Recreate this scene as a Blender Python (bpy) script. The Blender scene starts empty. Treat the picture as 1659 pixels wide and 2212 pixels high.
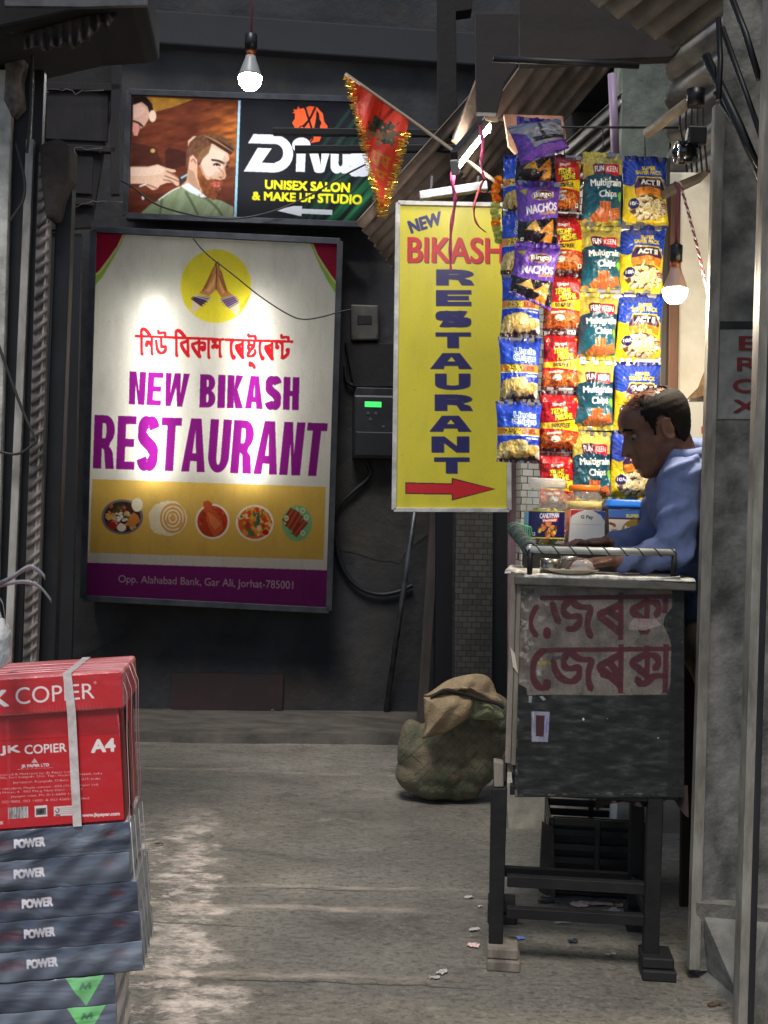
import bpy, bmesh, math, random
import numpy as np
from mathutils import Vector, Matrix
random.seed(7)
S = bpy.context.scene
COL = S.collection
R = math.radians

# ---------------------------------------------------------------- camera, world, sun, exposure
F, CX, CY, CAMZ = 2600.0, 829.5, 1106.0, 1.30      # measured on a 1659 x 2212 copy of the photograph
ROLL = R(1.7)
RV = np.array([math.cos(ROLL), 0, math.sin(ROLL)])
UV = np.array([-math.sin(ROLL), 0, math.cos(ROLL)])
cam = bpy.data.cameras.new("camera"); camo = bpy.data.objects.new("camera", cam); COL.objects.link(camo)
cam.sensor_fit = 'HORIZONTAL'; cam.sensor_width = 36; cam.lens = F / 1659 * 36
cam.clip_end = 200; cam.clip_start = .05
camo.matrix_world = Matrix(((RV[0], UV[0], 0, 0), (RV[1], UV[1], -1, 0), (RV[2], UV[2], 0, CAMZ), (0, 0, 0, 1)))
S.camera = camo

world = bpy.data.worlds.new("World"); S.world = world; world.use_nodes = True
nt = world.node_tree; bg = nt.nodes['Background']
sky = nt.nodes.new('ShaderNodeTexSky'); sky.sky_type = 'NISHITA'; sky.sun_disc = False
SUN_EL, SUN_AZ = R(60), R(190)                      # azimuth from +Y clockwise: behind the camera, a little left
sky.sun_elevation = SUN_EL; sky.sun_rotation = SUN_AZ
nt.links.new(sky.outputs[0], bg.inputs[0]); bg.inputs[1].default_value = 0.075
sl = bpy.data.lights.new("sun", 'SUN'); so = bpy.data.objects.new("sun", sl); COL.objects.link(so)
sl.energy = 2.0; sl.angle = R(18); sl.color = (1, .965, .91)
sd = Vector((math.sin(SUN_AZ) * math.cos(SUN_EL), math.cos(SUN_AZ) * math.cos(SUN_EL), math.sin(SUN_EL)))
so.rotation_euler = sd.to_track_quat('Z', 'Y').to_euler(); so.location = (0, -3, 6)
S.view_settings.view_transform = 'Standard'; S.view_settings.look = 'None'
S.view_settings.exposure = 0.35; S.view_settings.gamma = 1
S.render.engine = 'CYCLES'
S.cycles.use_denoising = True
S.cycles.max_bounces = 6; S.cycles.transparent_max_bounces = 12
S.cycles.sample_clamp_indirect = 4

# ---------------------------------------------------------------- where things are
def W(px, py, d):
    v = np.array([0, d, CAMZ]) + d * (px - CX) / F * RV - d * (py - CY) / F * UV
    return np.array([v[0], d, v[2]])
def raydir(px, py):
    px = np.asarray(px, float)[..., None]; py = np.asarray(py, float)[..., None]
    return np.array([0, 1., 0]) + (px - CX) / F * RV - (py - CY) / F * UV
CAMP = np.array([0, 0, CAMZ])
class Plane:
    def __init__(s, p, n):
        s.p = np.array(p, float); n = np.array(n, float); s.n = n / np.linalg.norm(n)
    def pt(s, px, py, off=0):
        d = raydir(px, py); t = ((s.p + s.n * off - CAMP) @ s.n) / (d @ s.n)
        return CAMP + t[..., None] * d
def FR(px, py, d, yaw=0.0):       # an upright plane at depth d under pixel px, py; yaw > 0 turns its right end away
    return Plane(W(px, py, d), (yaw, -1, 0))
GROUND = Plane((0, 0, 0), (0, 0, 1))
def G(px, py): return GROUND.pt(px, py)
def crop(ox, oy, k):              # coordinates read off an enlarged crop of the photograph
    return lambda x, y: ((ox + x * k) / 1.8228, (oy + y * k) / 1.8228)
def cmap(c, pts): return [c(*p) for p in pts]
ALLEY = 0.1037

# ---------------------------------------------------------------- materials
def lin(c):
    c = np.asarray(c, float) / 255.0
    return np.where(c <= .04045, c / 12.92, ((c + .055) / 1.055) ** 2.4)
def L(*c): return tuple(lin(c)) + (1,)
MATS = {}
def mat(name, col=(128, 128, 128), rough=.6, metal=0, col2=None, scale=6, detail=6, lo=.35, hi=.65, stretch=(1, 1, 1), bump=0, bscale=None,
        coat=0, attr=False, spec=.5, emit=None, trans=0, alpha=1, grime=0, gscale=3, gcol=(20, 18, 16), dist=0, rvar=0):
    if name in MATS: return MATS[name]
    m = bpy.data.materials.new(name); m.use_nodes = True; t = m.node_tree; N = t.nodes; b = N['Principled BSDF']; K = t.links.new
    b.inputs['Roughness'].default_value = rough; b.inputs['Metallic'].default_value = metal
    b.inputs['Coat Weight'].default_value = coat; b.inputs['Coat Roughness'].default_value = .08
    b.inputs['Specular IOR Level'].default_value = spec
    tc = N.new('ShaderNodeTexCoord'); mp = N.new('ShaderNodeMapping'); mp.inputs['Scale'].default_value = stretch
    K(tc.outputs['Object'], mp.inputs[0])
    def noise(sc, det=detail, d=dist):
        n = N.new('ShaderNodeTexNoise'); n.inputs['Scale'].default_value = sc; n.inputs['Detail'].default_value = det
        n.inputs['Roughness'].default_value = .62; n.inputs['Distortion'].default_value = d
        K(mp.outputs[0], n.inputs['Vector']); return n.outputs[0]
    def ramp(src, a, c):
        r = N.new('ShaderNodeMapRange'); r.inputs[1].default_value = a; r.inputs[2].default_value = c; K(src, r.inputs[0]); return r.outputs[0]
    def mix(fac, A, B):
        x = N.new('ShaderNodeMix'); x.data_type = 'RGBA'
        if isinstance(fac, (int, float)): x.inputs[0].default_value = fac
        else: K(fac, x.inputs[0])
        for i, v in ((6, A), (7, B)):
            if isinstance(v, tuple): x.inputs[i].default_value = v
            else: K(v, x.inputs[i])
        return x.outputs[2]
    if attr:
        at = N.new('ShaderNodeAttribute'); at.attribute_name = 'Col'; cur = at.outputs['Color']
    else: cur = L(*col)
    if col2 is not None: cur = mix(ramp(noise(scale), lo, hi), cur, L(*col2))
    if grime:
        f = ramp(noise(gscale, 8, .4), .48, .72); mm = N.new('ShaderNodeMath'); mm.operation = 'MULTIPLY'; mm.inputs[1].default_value = grime
        K(f, mm.inputs[0]); cur = mix(mm.outputs[0], cur, L(*gcol))
    if isinstance(cur, tuple): b.inputs['Base Color'].default_value = cur
    else: K(cur, b.inputs['Base Color'])
    if rvar:
        r = N.new('ShaderNodeMapRange'); r.inputs[1].default_value = .3; r.inputs[2].default_value = .7
        r.inputs[3].default_value = max(.02, rough - rvar); r.inputs[4].default_value = min(1, rough + rvar); K(noise(scale * 1.7), r.inputs[0]); K(r.outputs[0], b.inputs['Roughness'])
    if bump:
        bn = N.new('ShaderNodeBump'); bn.inputs['Strength'].default_value = bump; bn.inputs['Distance'].default_value = .02
        K(noise(bscale or scale * 3), bn.inputs['Height']); K(bn.outputs[0], b.inputs['Normal']); K(bn.outputs[0], b.inputs['Coat Normal'])
    if emit:
        b.inputs['Emission Color'].default_value = L(*emit[:3]); b.inputs['Emission Strength'].default_value = emit[3]
    if trans: b.inputs['Transmission Weight'].default_value = trans
    if alpha < 1: b.inputs['Alpha'].default_value = alpha
    MATS[name] = m; return m
def backlit(name, mixin=.12):     # translucent printed flex: lamps behind it shine through, a little light from the front
    m = bpy.data.materials.new(name); m.use_nodes = True; t = m.node_tree; N = t.nodes; K = t.links.new; b = N['Principled BSDF']
    at = N.new('ShaderNodeAttribute'); at.attribute_name = 'Col'
    tr = N.new('ShaderNodeBsdfTranslucent'); K(at.outputs[0], tr.inputs[0]); K(at.outputs[0], b.inputs['Base Color']); b.inputs['Roughness'].default_value = .45
    ms = N.new('ShaderNodeMixShader'); ms.inputs[0].default_value = mixin
    K(tr.outputs[0], ms.inputs[1]); K(b.outputs[0], ms.inputs[2]); K(ms.outputs[0], N['Material Output'].inputs[0]); return m
def clear_plastic(name, tint=(255, 255, 255), w=.82, bump=.4, bscale=30):   # thin clear plastic: mostly see-through, with gloss
    m = bpy.data.materials.new(name); m.use_nodes = True; t = m.node_tree; N = t.nodes; K = t.links.new; b = N['Principled BSDF']
    b.inputs['Base Color'].default_value = L(*tint); b.inputs['Roughness'].default_value = .08; b.inputs['Specular IOR Level'].default_value = .8
    tr = N.new('ShaderNodeBsdfTransparent'); tr.inputs[0].default_value = L(*tint)
    n = N.new('ShaderNodeTexNoise'); n.inputs['Scale'].default_value = bscale; tc = N.new('ShaderNodeTexCoord'); K(tc.outputs['Object'], n.inputs['Vector'])
    bn = N.new('ShaderNodeBump'); bn.inputs['Strength'].default_value = bump; bn.inputs['Distance'].default_value = .01; K(n.outputs[0], bn.inputs['Height']); K(bn.outputs[0], b.inputs['Normal'])
    ms = N.new('ShaderNodeMixShader'); ms.inputs[0].default_value = w
    K(b.outputs[0], ms.inputs[1]); K(tr.outputs[0], ms.inputs[2]); K(ms.outputs[0], N['Material Output'].inputs[0]); return m

def clear_shell(name, tint=(250, 252, 250), base=.05, gain=.9):     # rigid clear plastic: see-through face on, glossy at the edges
    m = bpy.data.materials.new(name); m.use_nodes = True; t = m.node_tree; N = t.nodes; K = t.links.new
    tr = N.new('ShaderNodeBsdfTransparent'); tr.inputs[0].default_value = L(*tint); g = N.new('ShaderNodeBsdfGlossy'); g.inputs['Roughness'].default_value = .12
    n = N.new('ShaderNodeTexNoise'); n.inputs['Scale'].default_value = 34; tc = N.new('ShaderNodeTexCoord'); K(tc.outputs['Object'], n.inputs['Vector'])
    bn = N.new('ShaderNodeBump'); bn.inputs['Strength'].default_value = .5; bn.inputs['Distance'].default_value = .012; K(n.outputs[0], bn.inputs['Height']); K(bn.outputs[0], g.inputs['Normal'])
    lw = N.new('ShaderNodeLayerWeight'); lw.inputs[0].default_value = .28; mm = N.new('ShaderNodeMath'); mm.operation = 'MULTIPLY_ADD'; mm.inputs[1].default_value = gain; mm.inputs[2].default_value = base; mm.use_clamp = True; K(lw.outputs['Fresnel'], mm.inputs[0])
    ms = N.new('ShaderNodeMixShader'); K(mm.outputs[0], ms.inputs[0]); K(tr.outputs[0], ms.inputs[1]); K(g.outputs[0], ms.inputs[2]); K(ms.outputs[0], N['Material Output'].inputs[0]); return m
# ---------------------------------------------------------------- objects
BASE = {}
def tag(o, label=None, cat=None, group=None, kind=None):
    if label: o['label'] = label
    if cat: o['category'] = cat
    if group: o['group'] = group
    if kind: o['kind'] = kind
    return o
def thing(name, loc, label, cat, group=None):
    o = bpy.data.objects.new(name, None); COL.objects.link(o); o.location = [float(x) for x in loc]; o.empty_display_size = .05
    BASE[o.name] = np.array(loc, float); return tag(o, label, cat, group)
def link(name, me, m=None, parent=None, loc=None):
    o = bpy.data.objects.new(name, me); COL.objects.link(o)
    off = BASE[parent.name] if parent is not None else np.array(loc if loc is not None else (0, 0, 0), float)
    if np.any(off): me.transform(Matrix.Translation(Vector([-float(x) for x in off])))
    if parent is not None: o.parent = parent
    elif loc is not None: o.location = [float(x) for x in loc]
    BASE[o.name] = off
    if m is not None and len(me.materials) == 0: me.materials.append(m)
    return o
class MB:
    def __init__(s): s.v = []; s.f = []; s.mi = []; s.sm = []
    def add(s, vs, fs, mi=0, smooth=False):
        n = len(s.v); s.v += [tuple(float(c) for c in p) for p in vs]; s.f += [tuple(i + n for i in f) for f in fs]
        s.mi += [mi] * len(fs); s.sm += [smooth] * len(fs); return s
    def box(s, c, size, ax=None, mi=0):
        ax = np.eye(3) if ax is None else np.array(ax, float); c = np.array(c, float); h = np.array(size, float) / 2
        vs = [c + ax[0] * x * h[0] + ax[1] * y * h[1] + ax[2] * z * h[2] for z in (-1, 1) for y in (-1, 1) for x in (-1, 1)]
        return s.add(vs, [(0, 2, 3, 1), (4, 5, 7, 6), (0, 1, 5, 4), (2, 6, 7, 3), (0, 4, 6, 2), (1, 3, 7, 5)], mi)
    def prism(s, pts, off, mi=0):           # a polygon and its copy moved by off
        n = len(pts); off = np.array(off, float); vs = [np.array(p, float) for p in pts] + [np.array(p, float) + off for p in pts]
        return s.add(vs, [tuple(range(n)), tuple(range(2 * n - 1, n - 1, -1))] + [(i, i + n, (i + 1) % n + n, (i + 1) % n) for i in range(n)], mi)
    def beam(s, a, b, w, h, up=(0, 0, 1), mi=0):
        a = np.array(a, float); b = np.array(b, float); d = b - a; l = np.linalg.norm(d); d /= l
        x = np.cross(d, up)
        if np.linalg.norm(x) < 1e-3: x = np.cross(d, (0, 1, 0))
        x /= np.linalg.norm(x); z = np.cross(x, d)
        return s.box((a + b) / 2, (l, w, h), (d, x, z), mi)
    def tube(s, pts, r, seg=8, mi=0, cap=True):
        pts = [np.array(p, float) for p in pts]; rr = r if hasattr(r, '__len__') else [r] * len(pts); vs = []; fs = []; ref = None
        for i, p in enumerate(pts):
            t = pts[min(i + 1, len(pts) - 1)] - pts[max(i - 1, 0)]; t = t / (np.linalg.norm(t) + 1e-9)
            if ref is None: ref = np.array([0, 0, 1.]) if abs(t[2]) < .9 else np.array([1., 0, 0])
            x = np.cross(t, ref); x /= np.linalg.norm(x) + 1e-9; y = np.cross(x, t); ref = y
            for k in range(seg):
                a = 2 * math.pi * k / seg; vs.append(p + rr[i] * (math.cos(a) * x + math.sin(a) * y))
        for i in range(len(pts) - 1):
            for k in range(seg):
                fs.append((i * seg + k, i * seg + (k + 1) % seg, (i + 1) * seg + (k + 1) % seg, (i + 1) * seg + k))
        if cap: fs += [tuple(range(seg - 1, -1, -1)), tuple(range((len(pts) - 1) * seg, len(pts) * seg))]
        return s.add(vs, fs, mi, True)
    def lathe(s, prof, c, seg=24, mi=0, ax=None, sq=2.0, sx=1, sy=1):
        ax = np.eye(3) if ax is None else np.array(ax, float); c = np.array(c, float); vs = []; fs = []
        for (r, z) in prof:
            for k in range(seg):
                a = 2 * math.pi * k / seg; ca, sa = math.cos(a), math.sin(a)
                ca = math.copysign(abs(ca) ** (2 / sq), ca); sa = math.copysign(abs(sa) ** (2 / sq), sa)
                vs.append(c + ax[0] * r * sx * ca + ax[1] * r * sy * sa + ax[2] * z)
        for i in range(len(prof) - 1):
            for k in range(seg): fs.append((i * seg + k, i * seg + (k + 1) % seg, (i + 1) * seg + (k + 1) % seg, (i + 1) * seg + k))
        if prof[0][0] > 1e-6: fs.append(tuple(range(seg - 1, -1, -1)))
        if prof[-1][0] > 1e-6: fs.append(tuple(range((len(prof) - 1) * seg, len(prof) * seg)))
        return s.add(vs, fs, mi, True)
    def mesh(s, name):
        me = bpy.data.meshes.new(name); me.from_pydata(s.v, [], s.f); me.update()
        me.polygons.foreach_set('material_index', s.mi); me.polygons.foreach_set('use_smooth', s.sm); return me
    def build(s, name, m, parent=None, bevel=0, loc=None):
        me = s.mesh(name); ms = m if isinstance(m, (list, tuple)) else [m]
        for q in ms: me.materials.append(q)
        o = link(name, me, None, parent, loc)
        if bevel:
            b = o.modifiers.new('bevel', 'BEVEL'); b.width = bevel; b.segments = 2; b.limit_method = 'ANGLE'; b.angle_limit = R(50)
        return o
def pxslab(mb, pts, pl, thick, mi=0):       # outline on a plane, with real thickness behind it
    P = [pl.pt(*p) for p in pts]; return mb.prism(P, -pl.n * thick, mi)
def grid_mesh(name, P, C=None, m=None, parent=None, smooth=True, mask=None, loc=None):
    ny, nx = P.shape[:2]; me = bpy.data.meshes.new(name)
    idx = np.arange(ny * nx).reshape(ny, nx)
    q = np.stack([idx[:-1, :-1], idx[1:, :-1], idx[1:, 1:], idx[:-1, 1:]], -1).reshape(-1, 4)
    if mask is not None: q = q[mask.reshape(-1)]
    me.vertices.add(ny * nx); me.vertices.foreach_set('co', P.reshape(-1).astype(np.float32))
    me.loops.add(len(q) * 4); me.loops.foreach_set('vertex_index', q.reshape(-1).astype(np.int32))
    me.polygons.add(len(q)); me.polygons.foreach_set('loop_start', np.arange(len(q), dtype=np.int32) * 4)
    me.polygons.foreach_set('use_smooth', np.full(len(q), smooth)); me.update(calc_edges=True)
    if C is not None: setcol(me, C.reshape(-1, 3))
    return link(name, me, m, parent, loc)
def setcol(me, rgb):                        # rgb 0..255 sRGB per vertex
    a = me.color_attributes.new('Col', 'FLOAT_COLOR', 'POINT'); c = np.ones((len(rgb), 4), np.float32); c[:, :3] = lin(rgb)
    a.data.foreach_set('color', c.reshape(-1))
def hsh(a, b, s): 
    x = np.sin(a * 127.1 + b * 311.7 + s * 74.7) * 43758.5453; return x - np.floor(x)
def vn(x, y, s=0):
    x = np.asarray(x, float); y = np.asarray(y, float); i = np.floor(x); j = np.floor(y); u = x - i; v = y - j; u = u * u * (3 - 2 * u); v = v * v * (3 - 2 * v)
    return (hsh(i, j, s) * (1 - u) + hsh(i + 1, j, s) * u) * (1 - v) + (hsh(i, j + 1, s) * (1 - u) + hsh(i + 1, j + 1, s) * u) * v
def fbm(x, y, s=0, o=4):
    r = 0; a = .5
    for k in range(o): r = r + a * vn(x, y, s + k); x = x * 2.03; y = y * 2.03; a *= .5
    return r

# ---------------------------------------------------------------- printing: pictures drawn as colours on a fine mesh
TXT = {}
def text_tris(s):
    if s in TXT: return TXT[s]
    d = bpy.data.curves.new('t', 'FONT'); d.body = s; d.size = 1; d.resolution_u = 4; o = bpy.data.objects.new('t', d); COL.objects.link(o)
    bpy.context.view_layer.update(); e = o.evaluated_get(bpy.context.evaluated_depsgraph_get()); me = e.to_mesh()
    me.calc_loop_triangles(); v = np.array([q.co[:2] for q in me.vertices]); t = [tuple(x.vertices) for x in me.loop_triangles]
    e.to_mesh_clear(); bpy.data.objects.remove(o); bpy.data.curves.remove(d)
    lo, hi = v.min(0), v.max(0); v = (v - lo) / (hi - lo); v[:, 1] = 1 - v[:, 1]
    TXT[s] = (v, t, (hi - lo)); return TXT[s]
def quadmap(q, uv):
    q = np.array(q, float); u = uv[:, :1]; v = uv[:, 1:]
    return (q[0] * (1 - u) + q[1] * u) * (1 - v) + (q[3] * (1 - u) + q[2] * u) * v
class Cv:
    def __init__(s, x0, y0, x1, y1, ppu=1., ss=2, bgc=(255, 255, 255)):
        s.x0, s.y0, s.ss = x0, y0, ss; s.nx = int(round((x1 - x0) * ppu)) + 1; s.ny = int(round((y1 - y0) * ppu)) + 1
        s.sx = (s.nx - 1) / (x1 - x0); s.sy = (s.ny - 1) / (y1 - y0); s.x1, s.y1 = x1, y1
        s.w, s.h = s.nx * ss, s.ny * ss; s.a = np.empty((s.h, s.w, 3), np.float32); s.a[:] = bgc
    def tx(s, p): p = np.asarray(p, float); return np.stack([((p[..., 0] - s.x0) * s.sx + .5) * s.ss, ((p[..., 1] - s.y0) * s.sy + .5) * s.ss], -1)
    def mask(s, contours):
        m = None; cs = [s.tx(c) for c in contours]; al = np.concatenate(cs)
        x0 = max(0, int(al[:, 0].min()) - 1); x1 = min(s.w, int(al[:, 0].max()) + 2); y0 = max(0, int(al[:, 1].min()) - 1); y1 = min(s.h, int(al[:, 1].max()) + 2)
        if x1 <= x0 or y1 <= y0: return None
        acc = np.zeros((y1 - y0, x1 - x0 + 1), np.int32)
        for c in cs:
            d = np.roll(c, -1, 0)
            for (ax, ay), (bx, by) in zip(c, d):
                if ay == by: continue
                if ay > by: ax, ay, bx, by = bx, by, ax, ay
                r0 = max(y0, math.ceil(ay - .5)); r1 = min(y1 - 1, math.ceil(by - .5) - 1)
                if r1 < r0: continue
                rows = np.arange(r0, r1 + 1); xs = ax + (rows + .5 - ay) / (by - ay) * (bx - ax)
                xi = np.clip(np.ceil(xs - .5).astype(int) - x0, 0, x1 - x0); np.add.at(acc, (rows - y0, xi), 1)
        return (np.cumsum(acc, 1)[:, :-1] % 2).astype(bool), x0, y0
    def put(s, mk, col, al=1.):
        if mk is None: return
        m, x0, y0 = mk; sub = s.a[y0:y0 + m.shape[0], x0:x0 + m.shape[1]]
        if callable(col):
            yy, xx = np.mgrid[y0:y0 + m.shape[0], x0:x0 + m.shape[1]]; c = col((xx / s.ss - .5) / s.sx + s.x0, (yy / s.ss - .5) / s.sy + s.y0)
            c = np.asarray(c)[m]
        else: c = np.array(col, np.float32)
        sub[m] = sub[m] * (1 - al) + c * al
    def poly(s, pts, col, al=1.): s.put(s.mask([pts]), col, al)
    def polys(s, cs, col, al=1.): s.put(s.mask(cs), col, al)
    def ell(s, cx, cy, rx, ry, col, al=1., rot=0, n=28, j=0):
        t = np.arange(n) * 2 * math.pi / n; k = 1 + (j * np.array([random.uniform(-1, 1) for _ in t]) if j else 0)
        x = rx * np.cos(t) * k; y = ry * np.sin(t) * k; c, d = math.cos(rot), math.sin(rot)
        s.poly(np.stack([cx + x * c - y * d, cy + x * d + y * c], -1), col, al)
    def rect(s, x0, y0, x1, y1, col, al=1.): s.poly([(x0, y0), (x1, y0), (x1, y1), (x0, y1)], col, al)
    def union(s, cs, col, al=1.):
        ms = [k for k in (s.mask([c]) for c in cs) if k is not None]
        if not ms: return
        x0 = min(k[1] for k in ms); y0 = min(k[2] for k in ms); x1 = max(k[1] + k[0].shape[1] for k in ms); y1 = max(k[2] + k[0].shape[0] for k in ms); m = np.zeros((y1 - y0, x1 - x0), bool)
        for k in ms: m[k[2] - y0:k[2] - y0 + k[0].shape[0], k[1] - x0:k[1] - x0 + k[0].shape[1]] |= k[0]
        s.put((m, x0, y0), col, al)
    def line(s, pts, w, col, al=1., sb=None):
        pts = smooth_line(pts); cs = quads(strip(pts, w, w if sb is None else sb)); t = np.arange(10) * .6283; e = np.stack([np.cos(t), np.sin(t)], -1) * w / 2.1
        s.union(cs + [e + pts[0], e + pts[-1]], col, al)
    def text(s, t, q, col, bold=0, boldy=None, al=1., dx=0, dy=0):
        v, tr, _ = text_tris(t)
        if len(q) == 4 and not hasattr(q[0], '__len__'): q = [(q[0], q[1]), (q[2], q[1]), (q[2], q[3]), (q[0], q[3])]
        p = quadmap(q, v) + np.array([dx, dy]); mk = s.mask([p[list(i)] for i in tr])
        if mk is None: return
        m, x0, y0 = mk; bx = int(round(bold * s.sx * s.ss)); by = int(round((bold if boldy is None else boldy) * s.sy * s.ss))
        if bx or by:
            m = np.pad(m, ((by, by), (bx, bx))); o = m.copy()
            for k in range(1, bx + 1): o[:, k:] |= m[:, :-k]; o[:, :-k] |= m[:, k:]
            m = o.copy()
            for k in range(1, by + 1): o[k:] |= m[:-k]; o[:-k] |= m[k:]
            x0 -= bx; y0 -= by; cx0 = max(0, -x0); cy0 = max(0, -y0); o = o[cy0:, cx0:]; x0 += cx0; y0 += cy0; o = o[:max(0, s.h - y0), :max(0, s.w - x0)]; m = o
        s.put((m, x0, y0), col, al)
    def block(s, t, q, col, stem=.24, bar=.16, gap=.08, wd=None, al=1.):   # heavy capitals drawn letter by letter
        ws = [(wd or {}).get(c, BW.get(c, .55)) for c in t]; tot = sum(ws) + gap * (len(t) - 1); x = 0
        for c, w in zip(t, ws):
            for cs in glyph(c, w, stem, bar):
                s.polys([quadmap(q, np.array([((x + px) / tot, py) for px, py in ct])) for ct in cs], col, al)
            x += w + gap
    def blur(s, r=1):
        for _ in range(r):
            a = s.a; s.a = (np.pad(a, ((1, 1), (0, 0), (0, 0)), 'edge')[:-2] + a * 2 + np.pad(a, ((1, 1), (0, 0), (0, 0)), 'edge')[2:]) / 4
            a = s.a; s.a = (np.pad(a, ((0, 0), (1, 1), (0, 0)), 'edge')[:, :-2] + a * 2 + np.pad(a, ((0, 0), (1, 1), (0, 0)), 'edge')[:, 2:]) / 4
    def grain(s, amp=.05, sc=3., dirt=.0):
        yy, xx = np.mgrid[0:s.h, 0:s.w]; r = np.random.RandomState(3); k = 1 + amp * (r.rand(s.h, s.w) - .5) * 2 + amp * (fbm(xx / sc, yy / sc, 5) - .47) * 2
        if dirt: k = k - dirt * np.clip(fbm(xx / 60, yy / 160, 8) - .5, 0, 1) * 2 - dirt * np.clip(fbm(xx / 9, yy / 120, 9) - .62, 0, 1) * 2
        s.a *= k[..., None].astype(np.float32)
    def img(s):
        return lin_mean(s.a, s.ny, s.nx, s.ss)
    def pxgrid(s):
        x = np.linspace(s.x0, s.x1, s.nx); y = np.linspace(s.y0, s.y1, s.ny); return np.meshgrid(x, y)
    def onplane(s, name, pl, m, parent, off=0, mask=None):
        X, Y = s.pxgrid(); return grid_mesh(name, pl.pt(X, Y, off), s.img(), m, parent, False, mask)
def lin_mean(a, ny, nx, ss): return a.reshape(ny, ss, nx, ss, 3).mean((1, 3))
def smooth_line(p, it=2):
    p = np.array(p, float)
    if len(p) < 3: return p
    for _ in range(it):
        q = np.empty((2 * len(p) - 2, 2)); q[0::2] = p[:-1] * .75 + p[1:] * .25; q[1::2] = p[:-1] * .25 + p[1:] * .75
        p = np.vstack([p[:1], q, p[-1:]])
    return p
def strip(p, ws, wb):                       # a stroke: width ws where it runs upright, wb where it runs level
    p = np.array(p, float); t = np.gradient(p, axis=0); t /= np.linalg.norm(t, axis=1)[:, None] + 1e-9; n = np.stack([-t[:, 1], t[:, 0]], -1)
    w = (np.abs(n[:, :1]) * ws + np.abs(n[:, 1:]) * wb) / 2; return np.vstack([p + n * w, (p - n * w)[::-1]])
def quads(c):
    n = len(c) // 2; a, b = c[:n], c[n:][::-1]; k = .15
    return [np.array([a[i] - (a[i + 1] - a[i]) * k, a[i + 1] + (a[i + 1] - a[i]) * k, b[i + 1] + (b[i + 1] - b[i]) * k, b[i] - (b[i + 1] - b[i]) * k]) for i in range(n - 1)]
BW = dict(I=.26, W=.86, A=.62, M=.8, N=.6)
def arc(cx, cy, rx, ry, a0, a1, n=14):
    t = np.linspace(R(a0), R(a1), n); return [(cx + rx * math.cos(k), cy + ry * math.sin(k)) for k in t]
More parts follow.
